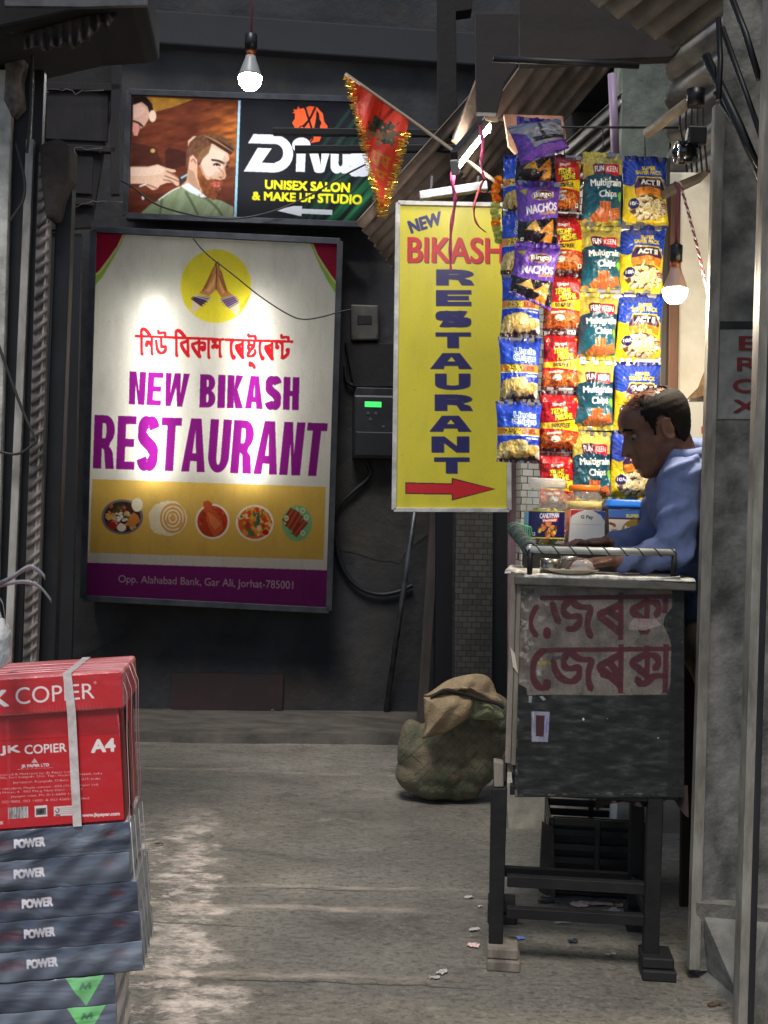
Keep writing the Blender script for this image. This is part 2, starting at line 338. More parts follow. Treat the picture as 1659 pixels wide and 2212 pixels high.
def glyph(c, w, s, b):
    if c == 'N': return [[[(0, 0), (s * 1.05, 0), (w - s, .60), (w - s, 0), (w, 0), (w, 1), (w - s * 1.05, 1), (s, .40), (s, 1), (0, 1)]]]
    if c == 'E': return [[[(0, 0), (w, 0), (w, b), (s, b), (s, .5 - b / 2), (w * .93, .5 - b / 2), (w * .93, .5 + b / 2), (s, .5 + b / 2), (s, 1 - b), (w, 1 - b), (w, 1), (0, 1)]]]
    if c == 'I': return [[[(0, 0), (w, 0), (w, 1), (0, 1)]]]
    if c == 'H': return [[[(0, 0), (s, 0), (s, .5 - b / 2), (w - s, .5 - b / 2), (w - s, 0), (w, 0), (w, 1), (w - s, 1), (w - s, .5 + b / 2), (s, .5 + b / 2), (s, 1), (0, 1)]]]
    if c == 'T': return [[[(0, 0), (w, 0), (w, b), (.5 * (w + s), b), (.5 * (w + s), 1), (.5 * (w - s), 1), (.5 * (w - s), b), (0, b)]]]
    if c == 'K': return [[[(0, 0), (s, 0), (s, .40), (w - s * 1.12, 0), (w, 0), (s * .55 + w * .40, .43), (w * 1.03, 1), (w * 1.03 - s * 1.15, 1), (s * .3 + w * .25, .60), (s, .70), (s, 1), (0, 1)]]]
    if c == 'A': return [[[(w / 2 - s * .62, 0), (w / 2 + s * .62, 0), (w, 1), (w - s * .98, 1), (w - s * 1.04, .80), (s * 1.04, .80), (s * .98, 1), (0, 1)], [(w / 2, .22), (w - s * 1.22, .80 - b), (s * 1.22, .80 - b)]]]
    if c == 'W': a = s * .92; return [[[(0, 0), (a, 0), (.28 * w, .62), (.5 * w - .5 * a, 0), (.5 * w + .5 * a, 0), (.72 * w, .62), (w - a, 0), (w, 0), (.77 * w + .42 * a, 1), (.77 * w - .5 * a, 1), (.5 * w, .42), (.23 * w + .5 * a, 1), (.23 * w - .42 * a, 1)]]]
    if c == 'U': return [[[(0, 0), (s, 0)] + arc(w / 2, .70, w / 2 - s, .30 - b, 180, 0) + [(w - s, 0), (w, 0)] + arc(w / 2, .68, w / 2, .32, 0, 180)]]
    if c == 'R': return [[[(0, 0)] + arc(w * .52, .28, w * .46, .28, -90, 55) + [(w * .76, .55)] + arc(w * .52, .76, w * .42, .2, -60, 0) + [(w, 1), (w - s * 1.02, 1)] + arc(w * .45, .74, w * .47 - s, .12, 0, -90)[:8] + [(s, .61), (s, 1), (0, 1)],
                          [(s, b)] + arc(w * .52, .29, max(.02, w * .46 - s), .29 - b, -90, 90) + [(s, .58 - b)]]]
    if c == 'B': return [[[(0, 0)] + arc(w * .5, .26, w * .46, .26, -90, 60) + arc(w * .5, .73, w * .5, .27, -50, 90) + [(0, 1)],
                          [(s, b)] + arc(w * .5, .27, max(.03, w * .46 - s), .27 - b, -90, 90) + [(s, .54 - b)], [(s, .46 + b)] + arc(w * .5, .71, max(.03, w * .5 - s), .29 - b, -90, 90) + [(s, 1 - b)]]]
    if c == 'D': return [[[(0, 0)] + arc(w * .45, .5, w * .55, .5, -90, 90) + [(0, 1)], [(s, b)] + arc(w * .45, .5, w * .55 - s, .5 - b, -90, 90) + [(s, 1 - b)]]]
    if c == 'S':
        p = arc(w / 2, .5 - (.5 - b / 2) / 2, w / 2 - s / 2, (.5 - b / 2) / 2, -18, -200, 14) + [(w * .34, .44), (w * .66, .55)] + arc(w / 2, .5 + (.5 - b / 2) / 2, w / 2 - s / 2, (.5 - b / 2) / 2, -20, 162, 14)
        return [[x] for x in quads(strip(smooth_line(p, 1), s, b))]
    return [[[(0, 0), (w, 0), (w, 1), (0, 1)]]]
# ================================================================ the setting
# --- floor: trowelled cement with a scuffed strip, pale joints and cracks
def floor_material():
    m = bpy.data.materials.new('cement_floor'); m.use_nodes = True; t = m.node_tree; N = t.nodes; K = t.links.new; b = N['Principled BSDF']
    tc = N.new('ShaderNodeTexCoord'); sep = N.new('ShaderNodeSeparateXYZ'); K(tc.outputs['Object'], sep.inputs[0])
    def noise(sc, st, det=6, rgh=.6, d=0):
        mp = N.new('ShaderNodeMapping'); mp.inputs['Scale'].default_value = st; K(tc.outputs['Object'], mp.inputs[0])
        n = N.new('ShaderNodeTexNoise'); n.inputs['Scale'].default_value = sc; n.inputs['Detail'].default_value = det; n.inputs['Roughness'].default_value = rgh; n.inputs['Distortion'].default_value = d
        K(mp.outputs[0], n.inputs['Vector']); return n.outputs[0]
    def rng(s, a, c, lo=0., hi=1.):
        r = N.new('ShaderNodeMapRange'); r.inputs[1].default_value = a; r.inputs[2].default_value = c; r.inputs[3].default_value = lo; r.inputs[4].default_value = hi; K(s, r.inputs[0]); return r.outputs[0]
    def mth(op, a, c=None):
        x = N.new('ShaderNodeMath'); x.operation = op
        for i, v in enumerate((a, c)):
            if v is None: continue
            if isinstance(v, (int, float)): x.inputs[i].default_value = v
            else: K(v, x.inputs[i])
        return x.outputs[0]
    def mix(f, A, B):
        x = N.new('ShaderNodeMix'); x.data_type = 'RGBA'; K(f, x.inputs[0])
        for i, v in ((6, A), (7, B)):
            if isinstance(v, tuple): x.inputs[i].default_value = v
            else: K(v, x.inputs[i])
        return x.outputs[2]
    X, Y = sep.outputs[0], sep.outputs[1]
    base = mix(rng(noise(1.1, (1, 1, 1), 8), .3, .72), L(108, 104, 94), L(152, 146, 134))
    base = mix(rng(noise(1.9, (.8, 1.1, 1), 8, .65), .40, .68, 0, .5), base, L(80, 78, 71))
    base = mix(rng(noise(7, (.9, 1.1, 1), 9, .74), .52, .74, 0, .38), base, L(150, 144, 132))
    base = mix(rng(noise(60, (1, 1, 1), 5, .78), .51, .66, 0, .6), base, L(50, 48, 43))
    base = mix(rng(noise(48, (1, 1, 1), 5, .78), .54, .70, 0, .5), base, L(176, 168, 154))
    base = mix(rng(noise(30, (1, 1.6, 1), 5, .7), .50, .64, 0, .6), base, L(60, 58, 53))
    base = mix(rng(noise(3.4, (.8, 1.2, 1), 9, .7, .6), .56, .66, 0, .45), base, L(58, 56, 51))
    base = mix(rng(noise(4.6, (.8, 1.5, 1), 9, .72, .8), .58, .68, 0, .4), base, L(168, 162, 150))
    # scuffed strip along the left, running into the alley
    s = mth('ADD', X, mth('MULTIPLY', Y, .161)); wob = mth('MULTIPLY', mth('SUBTRACT', noise(2.6, (1, 1.4, 1), 7, .7), .5), .62)
    s = mth('ADD', s, wob)
    inside = mth('MULTIPLY', rng(s, .15, .08), rng(Y, 5.3, 4.5)); inside = mth('MULTIPLY', inside, rng(Y, 2.4, 2.9))
    streak = rng(noise(10, (1, 1.3, 1), 10, .76, .4), .52, .59)
    edge = mth('MULTIPLY', rng(s, .16, .10), rng(s, -.06, .04))
    scuff = mth('MULTIPLY', inside, mth('MAXIMUM', mth('MULTIPLY', streak, .6), mth('MULTIPLY', edge, rng(noise(9, (1, 1.5, 1), 8, .74), .42, .58))))
    base = mix(scuff, base, L(222, 206, 192))
    # pale joints across, and hair cracks
    for y0, w, x1, st in ((4.16, .022, .55, .5), (3.93, .035, .35, .75), (3.36, .035, .35, .6), (5.95, .04, .3, .3)):
        dy = mth('ABSOLUTE', mth('SUBTRACT', mth('ADD', Y, mth('MULTIPLY', mth('SUBTRACT', noise(3, (1, .3, 1), 5), .5), .12)), y0))
        bnd = mth('MULTIPLY', rng(dy, w, w * .3), mth('MULTIPLY', rng(X, x1, x1 - .5), rng(noise(6, (1.2, 3, 1), 6, .7), .38, .6)))
        base = mix(mth('MULTIPLY', bnd, st), base, L(205, 188, 170))
    for y0, sl, x0, x1 in ((3.72, .06, -.8, -.3), (3.31, .02, -.42, .35), (4.12, .03, -.35, .1)):
        dy = mth('ABSOLUTE', mth('SUBTRACT', mth('ADD', mth('ADD', Y, mth('MULTIPLY', X, sl)), mth('MULTIPLY', mth('SUBTRACT', noise(5, (1, .2, 1), 5), .5), .07)), y0))
        crk = mth('MULTIPLY', rng(dy, .006, .002), mth('MULTIPLY', rng(X, x0, x0 + .03), rng(X, x1, x1 - .15)))
        base = mix(mth('MULTIPLY', crk, .8), base, L(40, 37, 33))
    K(base, b.inputs['Base Color']); K(rng(noise(3, (.6, 3, 1)), .3, .7, .42, .72), b.inputs['Roughness'])
    bn = N.new('ShaderNodeBump'); bn.inputs['Strength'].default_value = .6; bn.inputs['Distance'].default_value = .014
    K(mth('ADD', noise(18, (1, 1, 1), 9, .74), mth('MULTIPLY', scuff, .5)), bn.inputs['Height']); K(bn.outputs[0], b.inputs['Normal']); return m
gx, gy = np.meshgrid(np.linspace(-9, 9, 91), np.linspace(-4, 14, 121))
gz = (fbm(gx * 1.3, gy * 1.3, 3) - .5) * .012
fl = grid_mesh('ground', np.stack([gx, gy, gz * (np.hypot(gx, gy - 4) < 8)], -1), None, floor_material()); tag(fl, kind='structure')
fl['label'] = 'worn grey cement floor of the alley'

# --- raised step in front of the back wall
m_step = mat('step_cement', (92, 86, 78), .85, col2=(62, 58, 53), scale=5, bump=.4, stretch=(1, 2, 1))
nx = 60; xs = np.linspace(-3.4, 1.05, nx); mb = MB()
ed = [6.72 + .10 * x + .09 * (fbm(np.array(x * 2.2), np.array(0.3), 9) - .5) for x in xs]; hz = [.045 + .02 * float(fbm(np.array(x * 5.), np.array(2.), 5)) for x in xs]
vs = []
for x, y, h in zip(xs, ed, hz): vs += [(x, y, .0), (x, y + .015, h), (x, y + .10, h + .006), (x, 7.6, .07)]
mb.add(vs, [(4 * i + k, 4 * i + 4 + k, 4 * i + 5 + k, 4 * i + 1 + k) for i in range(nx - 1) for k in range(3)], 0, False)
tag(mb.build('step', m_step), kind='structure')['label'] = 'low broken cement step at the foot of the back wall'

# --- back wall with its beams
wx0 = W(400, 1555, 7.32); WN = (ALLEY, -1, 0); WALLP = Plane(wx0, WN)
ex = np.array([1, ALLEY, 0]) / math.hypot(1, ALLEY); ey = np.array([-ALLEY, 1, 0]) / math.hypot(1, ALLEY); ez = np.array([0, 0, 1.])
WAX = (ex, ey, ez)
def onwall(u, out, z): return wx0 * np.array([1, 1, 0]) + ex * u - ey * out + ez * z
m_wall = mat('dark_plaster', (54, 55, 59), .85, col2=(32, 33, 36), scale=2.6, bump=.4, bscale=20, grime=.5, gscale=3.1, gcol=(74, 66, 56))
m_beam = mat('beam_plaster', (42, 43, 47), .85, col2=(40, 41, 46), scale=2, bump=.2)
bw = thing('back_wall', onwall(0, 0, 0), 'dark grey plaster wall across the end of the alley', 'wall')
MB().box(onwall(0.2, -.15, 3.0), (9.5, .30, 6.0), WAX).build('plaster', m_wall, bw)
MB().box(onwall(.2, .05, 4.16), (6.2, .10, .20), WAX).build('beam', m_beam, bw, .01)
for k, (u_, w_) in enumerate(((-.9, 1.3), (.3, .9), (1.1, .7))):
    mb = MB(); n_ = 26; P_ = [onwall(u_ + w_ * .5 * math.cos(t) * (1 + .5 * (float(vn(np.array(t * 2.2), np.array(k * 3.), 6)) - .5)), .003, .75 + .28 * k + .35 * math.sin(t) * (1 + .6 * (float(vn(np.array(t * 2.6), np.array(k * 5.), 9)) - .5))) for t in np.linspace(0, 2 * math.pi, n_, False)]
    mb.prism(P_, ey * .002); mb.build('plaster_patch', mat('patch%d' % k, ((62, 61, 60), (40, 40, 42), (66, 62, 57))[k], .9, col2=((44, 44, 46), (30, 31, 33), (46, 44, 42))[k], scale=5, bump=.5), bw)
mb = MB(); mb.prism([WALLP.pt(*p) for p in ((372, 1452), (612, 1455), (608, 1558), (370, 1553))], -np.array(WALLP.n) * -.035)
tag(mb.build('wall_board', mat('maroon_board', (52, 35, 37), .6, col2=(36, 27, 29), scale=4), loc=WALLP.pt(490, 1555)), 'dark maroon board standing against the foot of the back wall', 'board')
mb = MB(); pts = [(575, 1562), (578, 1545), (587, 1531), (600, 1545), (640, 1541), (700, 1545), (705, 1567)]
mb.prism([WALLP.pt(*p, .06) for p in pts], (0, .05, 0)); tag(mb.build('rubble', m_step, bevel=.006, loc=WALLP.pt(640, 1566)), 'small heap of broken cement at the wall foot', 'rubble')

# --- left: dark timber screen at the back, shop front with shutter rail in front of it
m_oldwood = mat('old_timber', (34, 29, 30), .9, col2=(21, 18, 20), scale=7, stretch=(1, 1, .35), bump=.4)
m_dkwood = mat('black_timber', (26, 22, 23), .85, col2=(17, 15, 16), scale=6, bump=.3)
PLS = FR(180, 400, 6.5, ALLEY)
sc = thing('timber_screen', PLS.pt(180, 1560), 'dark old timber partition with cobwebs left of the salon sign', 'partition')
mb = MB(); pxslab(mb, [(70, 60), (266, 70), (196, 490), (60, 500)], PLS, .05); mb.build('boards', m_dkwood, sc)
for n_, q in (('rail', [(78, 176), (262, 180), (262, 196), (78, 192)]), ('rail', [(84, 308), (250, 317), (250, 329), (84, 322)]), ('rail', [(90, 424), (200, 430), (200, 444), (90, 438)]),
              ('stile', [(240, 60), (262, 60), (258, 420), (238, 420)]), ('stile', [(80, 60), (98, 60), (92, 520), (76, 520)]), ('panel', [(100, 200), (234, 204), (232, 306), (98, 300)]), ('panel', [(102, 334), (200, 338), (198, 420), (100, 414)])):
    mb = MB(); P = [PLS.pt(*p, .03 if n_ != 'panel' else .012) for p in q]; mb.prism(P, -PLS.n * (.05 if n_ != 'panel' else .02)); mb.build(n_, m_oldwood, sc, .004)
mb = MB(); mb.prism([PLS.pt(*p, -.02) for p in ((70, 500), (176, 505), (150, 1590), (40, 1590))], -PLS.n * .06)
mb.build('lower_boards', mat('soot_board', (30, 32, 35), .9, col2=(22, 23, 26), scale=2), sc)
m_web = mat('cobweb', (95, 88, 84), .9)
for i in range(3):
    mb = MB(); x0, y0 = 100 + random.random() * 130, (196, 322, 438)[i % 3] - 4
    for k in range(2):
        p = [(x0 + t * (20 + 26 * random.random()) * (1 if k % 2 else -1), y0 + (t * 9 - t * t * 3) * random.random() * 2.5) for t in np.linspace(0, 2.0, 7)]
        mb.tube([PLS.pt(a, b_, .045) for a, b_ in p], .0022, 5)
    mb.build('cobweb', m_web, sc)

m_rail = mat('dusty_steel', (186, 182, 176), .6, .1, col2=(120, 114, 108), scale=9, stretch=(1, 1, .3), bump=.15)
m_rail2 = mat('dark_steel', (58, 58, 62), .5, .4, col2=(34, 34, 38), scale=8, stretch=(1, 1, .3))
SH = 4.1
sf = thing('shop_front', W(40, 1900, SH) * [1, 1, 0], 'shuttered shop front with steel guide rails at the left edge', 'shop front')
def vbar(n, m, xt, xb, w, y0=-60, y1=1950, d=SH, th=.05, par=None, bv=.003):
    pl = FR((xt + xb) / 2, 900, d, ALLEY); mb = MB(); pxslab(mb, [(xt, y0), (xt + w, y0), (xb + w, y1), (xb, y1)], pl, th); return mb.build(n, m, par, bv)
m_pale = mat('pale_plaster', (206, 206, 200), .9, col2=(150, 148, 142), scale=10, bump=.35, grime=.5)
m_soot = mat('soot_steel', (30, 31, 35), .5, .3, col2=(18, 18, 21), scale=9)
vbar('pier', m_pale, -60, -112, 86, 150, 1950, SH - .05, .25, sf)
vbar('guide_rail', m_soot, 24, -34, 42, 140, 1950, SH + .01, .06, sf)
vbar('guide_rail', m_rail, 56, -14, 17, 300, 1950, SH - .02, .05, sf)
vbar('guide_rail', m_soot, 76, 8, 20, 150, 1950, SH + .02, .05, sf)
vbar('guide_rail', m_rail, 104, 46, 5, 330, 1950, SH - .01, .03, sf)
vbar('post', m_soot, 126, 64, 34, 320, 1950, SH + .05, .08, sf)
# the twisted edge of the rolled shutter: a bundle of short slanting laps
mb = MB(); pl = FR(85, 900, SH - .005); P = [pl.pt(*p) for p in ((84, 330), (112, 326), (64, 1900), (34, 1900))]; mb.prism(P, (0, .03, 0))
for i in range(60):
    y = 330 + i * 26.0 + random.uniform(-3, 3); x = 85 - (y - 330) * .0315
    a = pl.pt(x, y + 26 + random.uniform(-3, 3)); b_ = pl.pt(x + 28, y - 2); mb.tube([a, (a * .5 + b_ * .5) - np.array([0, .006, 0]), b_], [.006, .0085, .006], 6)
mb.build('shutter_edge', mat('shutter_steel', (124, 115, 110), .6, .1, col2=(72, 66, 63), scale=12, stretch=(1, 1, .5), bump=.2), sf)
mb = MB(); pl = FR(110, 330, SH - .03, ALLEY)
mb.prism([pl.pt(*p) for p in ((84, 310), (122, 296), (150, 312), (148, 380), (132, 420), (120, 470), (98, 470), (88, 400))], (0, .12, 0)); mb.build('rolled_cloth', mat('grimy_cloth', (70, 61, 57), .95, col2=(52, 45, 43), scale=16, bump=.7), sf, .012)
mb = MB(); pl = FR(40, 150, SH - .04, ALLEY); mb.prism([pl.pt(*p) for p in ((2, 100), (22, 82), (44, 96), (52, 130), (42, 170), (46, 225), (24, 250), (6, 215), (10, 150))], (0, .08, 0)); mb.build('patched_box', mat('patched_plaster', (128, 118, 112), .9, col2=(60, 54, 52), scale=14, bump=.6), sf, .01)
for k, (a, b_, c) in enumerate((((35, 310), (62, 420), (20, 480)), ((70, 120), (66, 260), (58, 330)), ((-5, 740), (45, 880), (80, 955)), ((-5, 975), (40, 985), (78, 955)))):
    mb = MB(); pl = FR(40, 600, SH - .06); mb.tube([pl.pt(*p) for p in smooth_line([a, b_, c], 3)], .005, 6); mb.build('cable', mat('dark_cable', (42, 38, 36), .6), sf)
mb = MB(); mb.box((-3.1, 4.32, 1.7), (3.0, .08, 3.4)); mb.build('shutter', m_rail2, sf)
for k in range(34): mb = MB(); mb.tube([(-4.6, 4.275, .05 + k * .1), (-1.62, 4.275, .05 + k * .1)], .018, 6); mb.build('shutter_lath', m_rail2, sf)
# awning with a ragged cloth edge, above the shop front
aw = thing('awning', W(150, 20, 3.9), 'dark shop awning with ragged cloth edge at the top left', 'awning')
pl = FR(120, 40, 3.8, ALLEY); mb = MB(); pxslab(mb, [(-80, -70), (318, -70), (316, 6), (285, 14), (180, 20), (-80, 78)], pl, .5); mb.build('canopy', mat('awning_dark', (12, 12, 15), .9, col2=(8, 8, 10), scale=3), aw, .01)
mb = MB(); pxslab(mb, [(10, 0), (318, -8), (318, 10), (180, 14), (10, 12)], FR(120, 40, 3.75, ALLEY), .02); mb.build('edge_strip', mat('edge_strip', (74, 75, 78), .6, col2=(40, 40, 43), scale=12), aw)
n = 46; us = np.linspace(0, 1, n); rows = []
for j, tv in enumerate(np.linspace(0, 1, 7)):
    r = []
    for u in us:
        x = 55 + u * 195; top = 70 - u * 62; ln = 12 + 58 * (.35 + .65 * float(vn(np.array(u * 13.), np.array(0.), 4))) * (.5 + .5 * math.sin(u * 3.1))
        r.append(W(x, top + tv * ln, 3.86 + .035 * math.sin(u * 60) * tv))
    rows.append(r)
o = grid_mesh('ragged_cloth', np.array(rows), None, mat('ragged_cloth', (86, 78, 76), .95, col2=(40, 37, 38), scale=14, bump=.5), aw)
so_ = o.modifiers.new('thick', 'SOLIDIFY'); so_.thickness = .006

# --- right: cement pier with painted letters, sloping mortar skirt, steel channel, dark shop beyond
PIER = FR(1590, 900, 3.42, .04)
def leanx(x900, y): return x900 + (900 - y) * math.tan(ROLL)
g1 = PIER.pt(1501, 2090); g1 = g1 * [1, 1, 0]
m_pier = mat('pier_cement', (136, 134, 128), .9, col2=(74, 74, 71), scale=8, lo=.36, hi=.66, bump=.4, bscale=26, grime=.55, gscale=8, gcol=(44, 44, 42))
pr = thing('cement_pier', g1, 'mottled grey cement pier with painted red letters at the right', 'pillar')
def pq(x0, x1, y0, y1, o=0): return [PIER.pt(leanx(x, y), y, o) for x, y in ((x0, y0), (x1, y0), (x1, y1), (x0, y1))]
mb = MB(); mb.prism(pq(1536, 1760, -150, 2097), (.04, .09, 0)); mb.build('shaft', m_pier, pr)
mb = MB(); mb.prism(pq(1550, 1760, 712, 905, .003), -PIER.n * .002); mb.build('painted_band', mat('pale_paint', (150, 150, 146), .8, col2=(112, 112, 109), scale=9, grime=.4, gscale=6), pr)
mb = MB(); mb.prism(pq(1550, 1760, 694, 711, .003), -PIER.n * .002); mb.build('dark_band', mat('dark_band', (50, 50, 49), .9, col2=(34, 34, 34), scale=14), pr)
mb = MB()
for ch, x0, x1, y0, y1 in (('E', 1596, 1642, 726, 755), ('R', 1592, 1640, 772, 800), ('O', 1583, 1639, 818, 847), ('X', 1583, 1637, 863, 890)):
    v, tr, _ = text_tris(ch)
    for k, (dx, dy) in enumerate(((0, 0), (2.4, 0), (0, 1.6), (2.4, 1.6), (1.2, .8))): mb.add([PIER.pt(x0 + (x1 - x0) * q[0] + dx, y0 + (y1 - y0) * q[1] + dy, .0045 + .0003 * k) for q in v], tr)
mb.build('lettering', mat('red_letters', (126, 38, 44), .7, col2=(96, 32, 37), scale=30), pr)
m_strip = mat('pale_steel', (160, 156, 146), .6, .1, col2=(104, 99, 89), scale=16, stretch=(1, 1, .25), bump=.2, grime=.5, gscale=9, gcol=(60, 54, 48))
mb = MB(); mb.prism(pq(1525, 1548, 225, 2096, .012), -PIER.n * .03); mb.build('corner_angle', m_strip, pr, .002)
sk_ = [W(1505, 1950, 3.395), W(1700, 1966, 3.33), G(1720, 2304), G(1612, 2200), G(1502, 2104)]
mb = MB(); mb.prism(sk_, (.01, .05, 0)); tag(mb.build('mortar_skirt', mat('plinth_cement', (140, 137, 128), .9, col2=(92, 90, 84), scale=8, bump=.5, grime=.4, gscale=4), loc=G(1560, 2140)), 'sloping cement skirt at the foot of the pier', 'plinth')
CHP = FR(1644, 900, 3.05, .02); cpq = lambda x0, x1, o=0: [CHP.pt(leanx(x, y), y, o) for x, y in ((x0, -150), (x1, -150), (x1, 2500), (x0, 2500))]
ch_ = thing('steel_channel', CHP.pt(1605, 2230) * [1, 1, 0], 'grey painted steel channel upright at the right edge', 'post')
mb = MB(); mb.prism(cpq(1634, 1655), -CHP.n * .05); web = mb.build('web', m_strip, ch_, .002)
mb = MB(); mb.prism(cpq(1655, 1668, .006), -CHP.n * .08); mb.build('flange', m_rail2, ch_, .002)
ds = thing('dark_shop', (1.6, 3.6, 0), 'unlit dark shop interior beyond the steel channel', 'shop')
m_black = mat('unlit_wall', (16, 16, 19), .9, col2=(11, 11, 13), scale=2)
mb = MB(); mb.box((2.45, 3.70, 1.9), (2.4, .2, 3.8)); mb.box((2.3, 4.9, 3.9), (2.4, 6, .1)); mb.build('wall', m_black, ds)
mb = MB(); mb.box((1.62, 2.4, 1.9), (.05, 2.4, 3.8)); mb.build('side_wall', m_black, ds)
# ================================================================ signs
C1 = crop(0, 0, .9114); C3 = crop(300, 880, .6962); C4 = crop(1500, 500, .7233); CP = crop(480, 360, 520 / 1659); CD = crop(900, 360, 760 / 1659); CF = crop(350, 1900, 970 / 1659)
CB1 = crop(540, 1270, 320 / 1659); CB2 = crop(840, 1270, 320 / 1659); CN = crop(680, 960, 340 / 1659)
m_frame = mat('sign_frame', (66, 68, 73), .5, .5, col2=(44, 46, 50), scale=9)
m_box = mat('sign_back', (40, 40, 44), .7); m_boxw = mat('sign_liner', (136, 134, 128), .8)
def lamp_mat(name, col, s): return mat(name, (255, 255, 255), .5, emit=(*col, s))
def lightbox(root, quad, pl, thick, fw):      # a sheet-metal box open at the front: sides, back; and the frame round its face
    P = [pl.pt(*p) for p in quad]; mb = MB()
    n = -pl.n * thick
    for i in range(4):
        a, b_ = P[i], P[(i + 1) % 4]; mb.add([a, b_, b_ + n, a + n], [(0, 1, 2, 3)])
    mb.add([p + n for p in P], [(0, 1, 2, 3)]); mb.build('box', m_boxw if thick > .15 else m_box, root)
    cen = sum(P) / 4; mb = MB()
    for i in range(4):
        a, b_ = P[i], P[(i + 1) % 4]; mb.beam(a + pl.n * .008, b_ + pl.n * .008, .022, fw, up=(cen - (a + b_) / 2))
    mb.build('frame', m_frame, root, .002)

# ---------------- restaurant sign: two upright tubes shine through the flex
RS = Plane(WALLP.pt(455, 900, .24), WN)
rs = thing('restaurant_sign', RS.pt(455, 1310), 'large backlit white sign with purple RESTAURANT lettering and food pictures', 'sign')
QF = [C3(100, 36), C3(1492, 104), C3(1428, 2188), C3(40, 2118)]
lightbox(rs, QF, RS, .17, .036)
cv = Cv(174, 490, 741, 1328, .92, 2, (226, 222, 210))
cv.put(cv.mask([QF]), lambda x, y: np.stack([228 - 14 * fbm(x / 90, y / 90, 2)] * 3, -1) * np.array([1, 1, .98]))
pts = lambda l: [C3(*p) for p in l]
cv.poly(pts([(100, 40), (282, 50), (248, 130), (200, 215), (150, 300), (100, 360)]), (150, 190, 80))
cv.poly(pts([(100, 40), (278, 50), (240, 132), (190, 205), (140, 275), (96, 305)]), (205, 205, 150))
cv.poly(pts([(100, 40), (268, 50), (232, 128), (182, 198), (132, 265), (96, 296)]), (150, 20, 58))
cv.poly(pts([(1490, 104), (1318, 92), (1350, 180), (1385, 255), (1425, 330), (1482, 420)]), (150, 190, 80))
cv.poly(pts([(1490, 104), (1324, 92), (1358, 180), (1398, 245), (1440, 310), (1484, 362)]), (205, 205, 150))
cv.poly(pts([(1490, 104), (1332, 92), (1366, 175), (1406, 238), (1448, 300), (1484, 345)]), (150, 20, 58))
# praying hands on a yellow disc
cc = CN(830, 815); cv.ell(cc[0], cc[1], 681 / 8.892, 706 / 8.892, (226, 214, 60), n=60)
cv.poly(cmap(CN, [(1490, 960), (1430, 1150), (1340, 1290), (1270, 1370), (1300, 1200), (1400, 1060)]), (232, 178, 60))
sk = (196, 138, 92)
cv.poly(cmap(CN, [(838, 345), (790, 470), (740, 590), (690, 710), (630, 800), (560, 890), (500, 950), (690, 1010), (780, 930), (835, 880)]), sk)
cv.poly(cmap(CN, [(880, 350), (905, 470), (960, 580), (985, 700), (1030, 840), (1050, 900), (1150, 980), (940, 1040), (880, 950), (835, 880), (845, 500)]), (186, 128, 84))
cv.poly(cmap(CN, [(830, 560), (760, 720), (640, 900), (700, 930), (800, 800)]), (222, 172, 118)); cv.poly(cmap(CN, [(880, 600), (930, 760), (1000, 930), (960, 960), (890, 820)]), (216, 164, 108))
for a, b_ in (((770, 500), (600, 860)), ((740, 610), (640, 830)), ((930, 560), (1030, 880)), ((905, 640), (1000, 860))): cv.line(cmap(CN, [a, b_]), 2.6, (120, 74, 44), .6)
cv.line(cmap(CN, [(845, 370), (842, 620), (832, 875)]), 1.8, (110, 56, 40)); cv.line(cmap(CN, [(838, 350), (815, 430)]), 2.4, (140, 60, 50)); cv.line(cmap(CN, [(880, 355), (885, 430)]), 2.4, (140, 60, 50))
for k in (0, 1):
    q = cmap(CN, [(470, 985), (735, 1030), (540, 1200), (370, 1075)] if k == 0 else [(915, 1060), (1160, 985), (1275, 1130), (1080, 1245)])
    cv.poly(cmap(CN, [(370, 1080), (540, 1200), (400, 1340), (360, 1300)] if k == 0 else [(1080, 1240), (1275, 1140), (1290, 1290), (1220, 1380)]), (216, 204, 178))
    cv.poly(q, (86, 70, 104)); q = np.array(q)
    for t in np.linspace(.1, .9, 5):
        a, b_ = (q[0] * (1 - t) + q[3] * t, q[1] * (1 - t) + q[2] * t); cv.line([a, b_], 1.5, random.choice([(196, 186, 198), (150, 120, 160), (210, 200, 210), (60, 40, 70)]))
# Assamese line, traced as strokes
rd = (196, 32, 44); lw = 5.6
def bl(c, p, w=lw, sb=None): cv.line(cmap(c, p), w, rd, sb=sb)
for p in ([(45, 278), (650, 300)], [(758, 308), (1530, 335)], [(90, 270), (90, 620), (108, 655)], [(92, 270), (78, 180), (118, 118), (190, 160), (265, 265)], [(300, 290), (298, 610), (312, 655)],
          [(298, 470), (262, 420), (215, 380), (190, 420), (190, 470)], [(430, 165), (440, 225), (520, 205), (575, 210), (572, 285)], [(490, 300), (492, 480), (505, 505), (585, 480), (580, 580), (490, 640), (410, 570), (388, 365)],
          [(800, 310), (800, 650), (815, 685)], [(800, 310), (785, 200), (828, 148), (900, 200), (980, 300)], [(1038, 330), (1038, 640), (1050, 695)], [(1038, 370), (960, 405), (885, 425), (950, 560), (1045, 680)],
          [(1265, 340), (1262, 650), (1285, 710)], [(1260, 400), (1180, 430), (1112, 445), (1170, 560), (1275, 700)], [(1262, 430), (1340, 405), (1385, 440), (1385, 530), (1340, 570), (1312, 520), (1330, 490)], [(1460, 340), (1455, 660), (1470, 725)], [(1530, 340), (1580, 380), (1640, 345)]): bl(CB1, p)
cv.ell(*CB1(192, 455), 4.2, 5.4, rd); cv.ell(*CB1(1345, 545), 5, 5.4, rd); cv.ell(*CB1(1550, 495), 4.6, 5, rd); cv.ell(*CB1(1625, 495), 4.4, 5, rd)
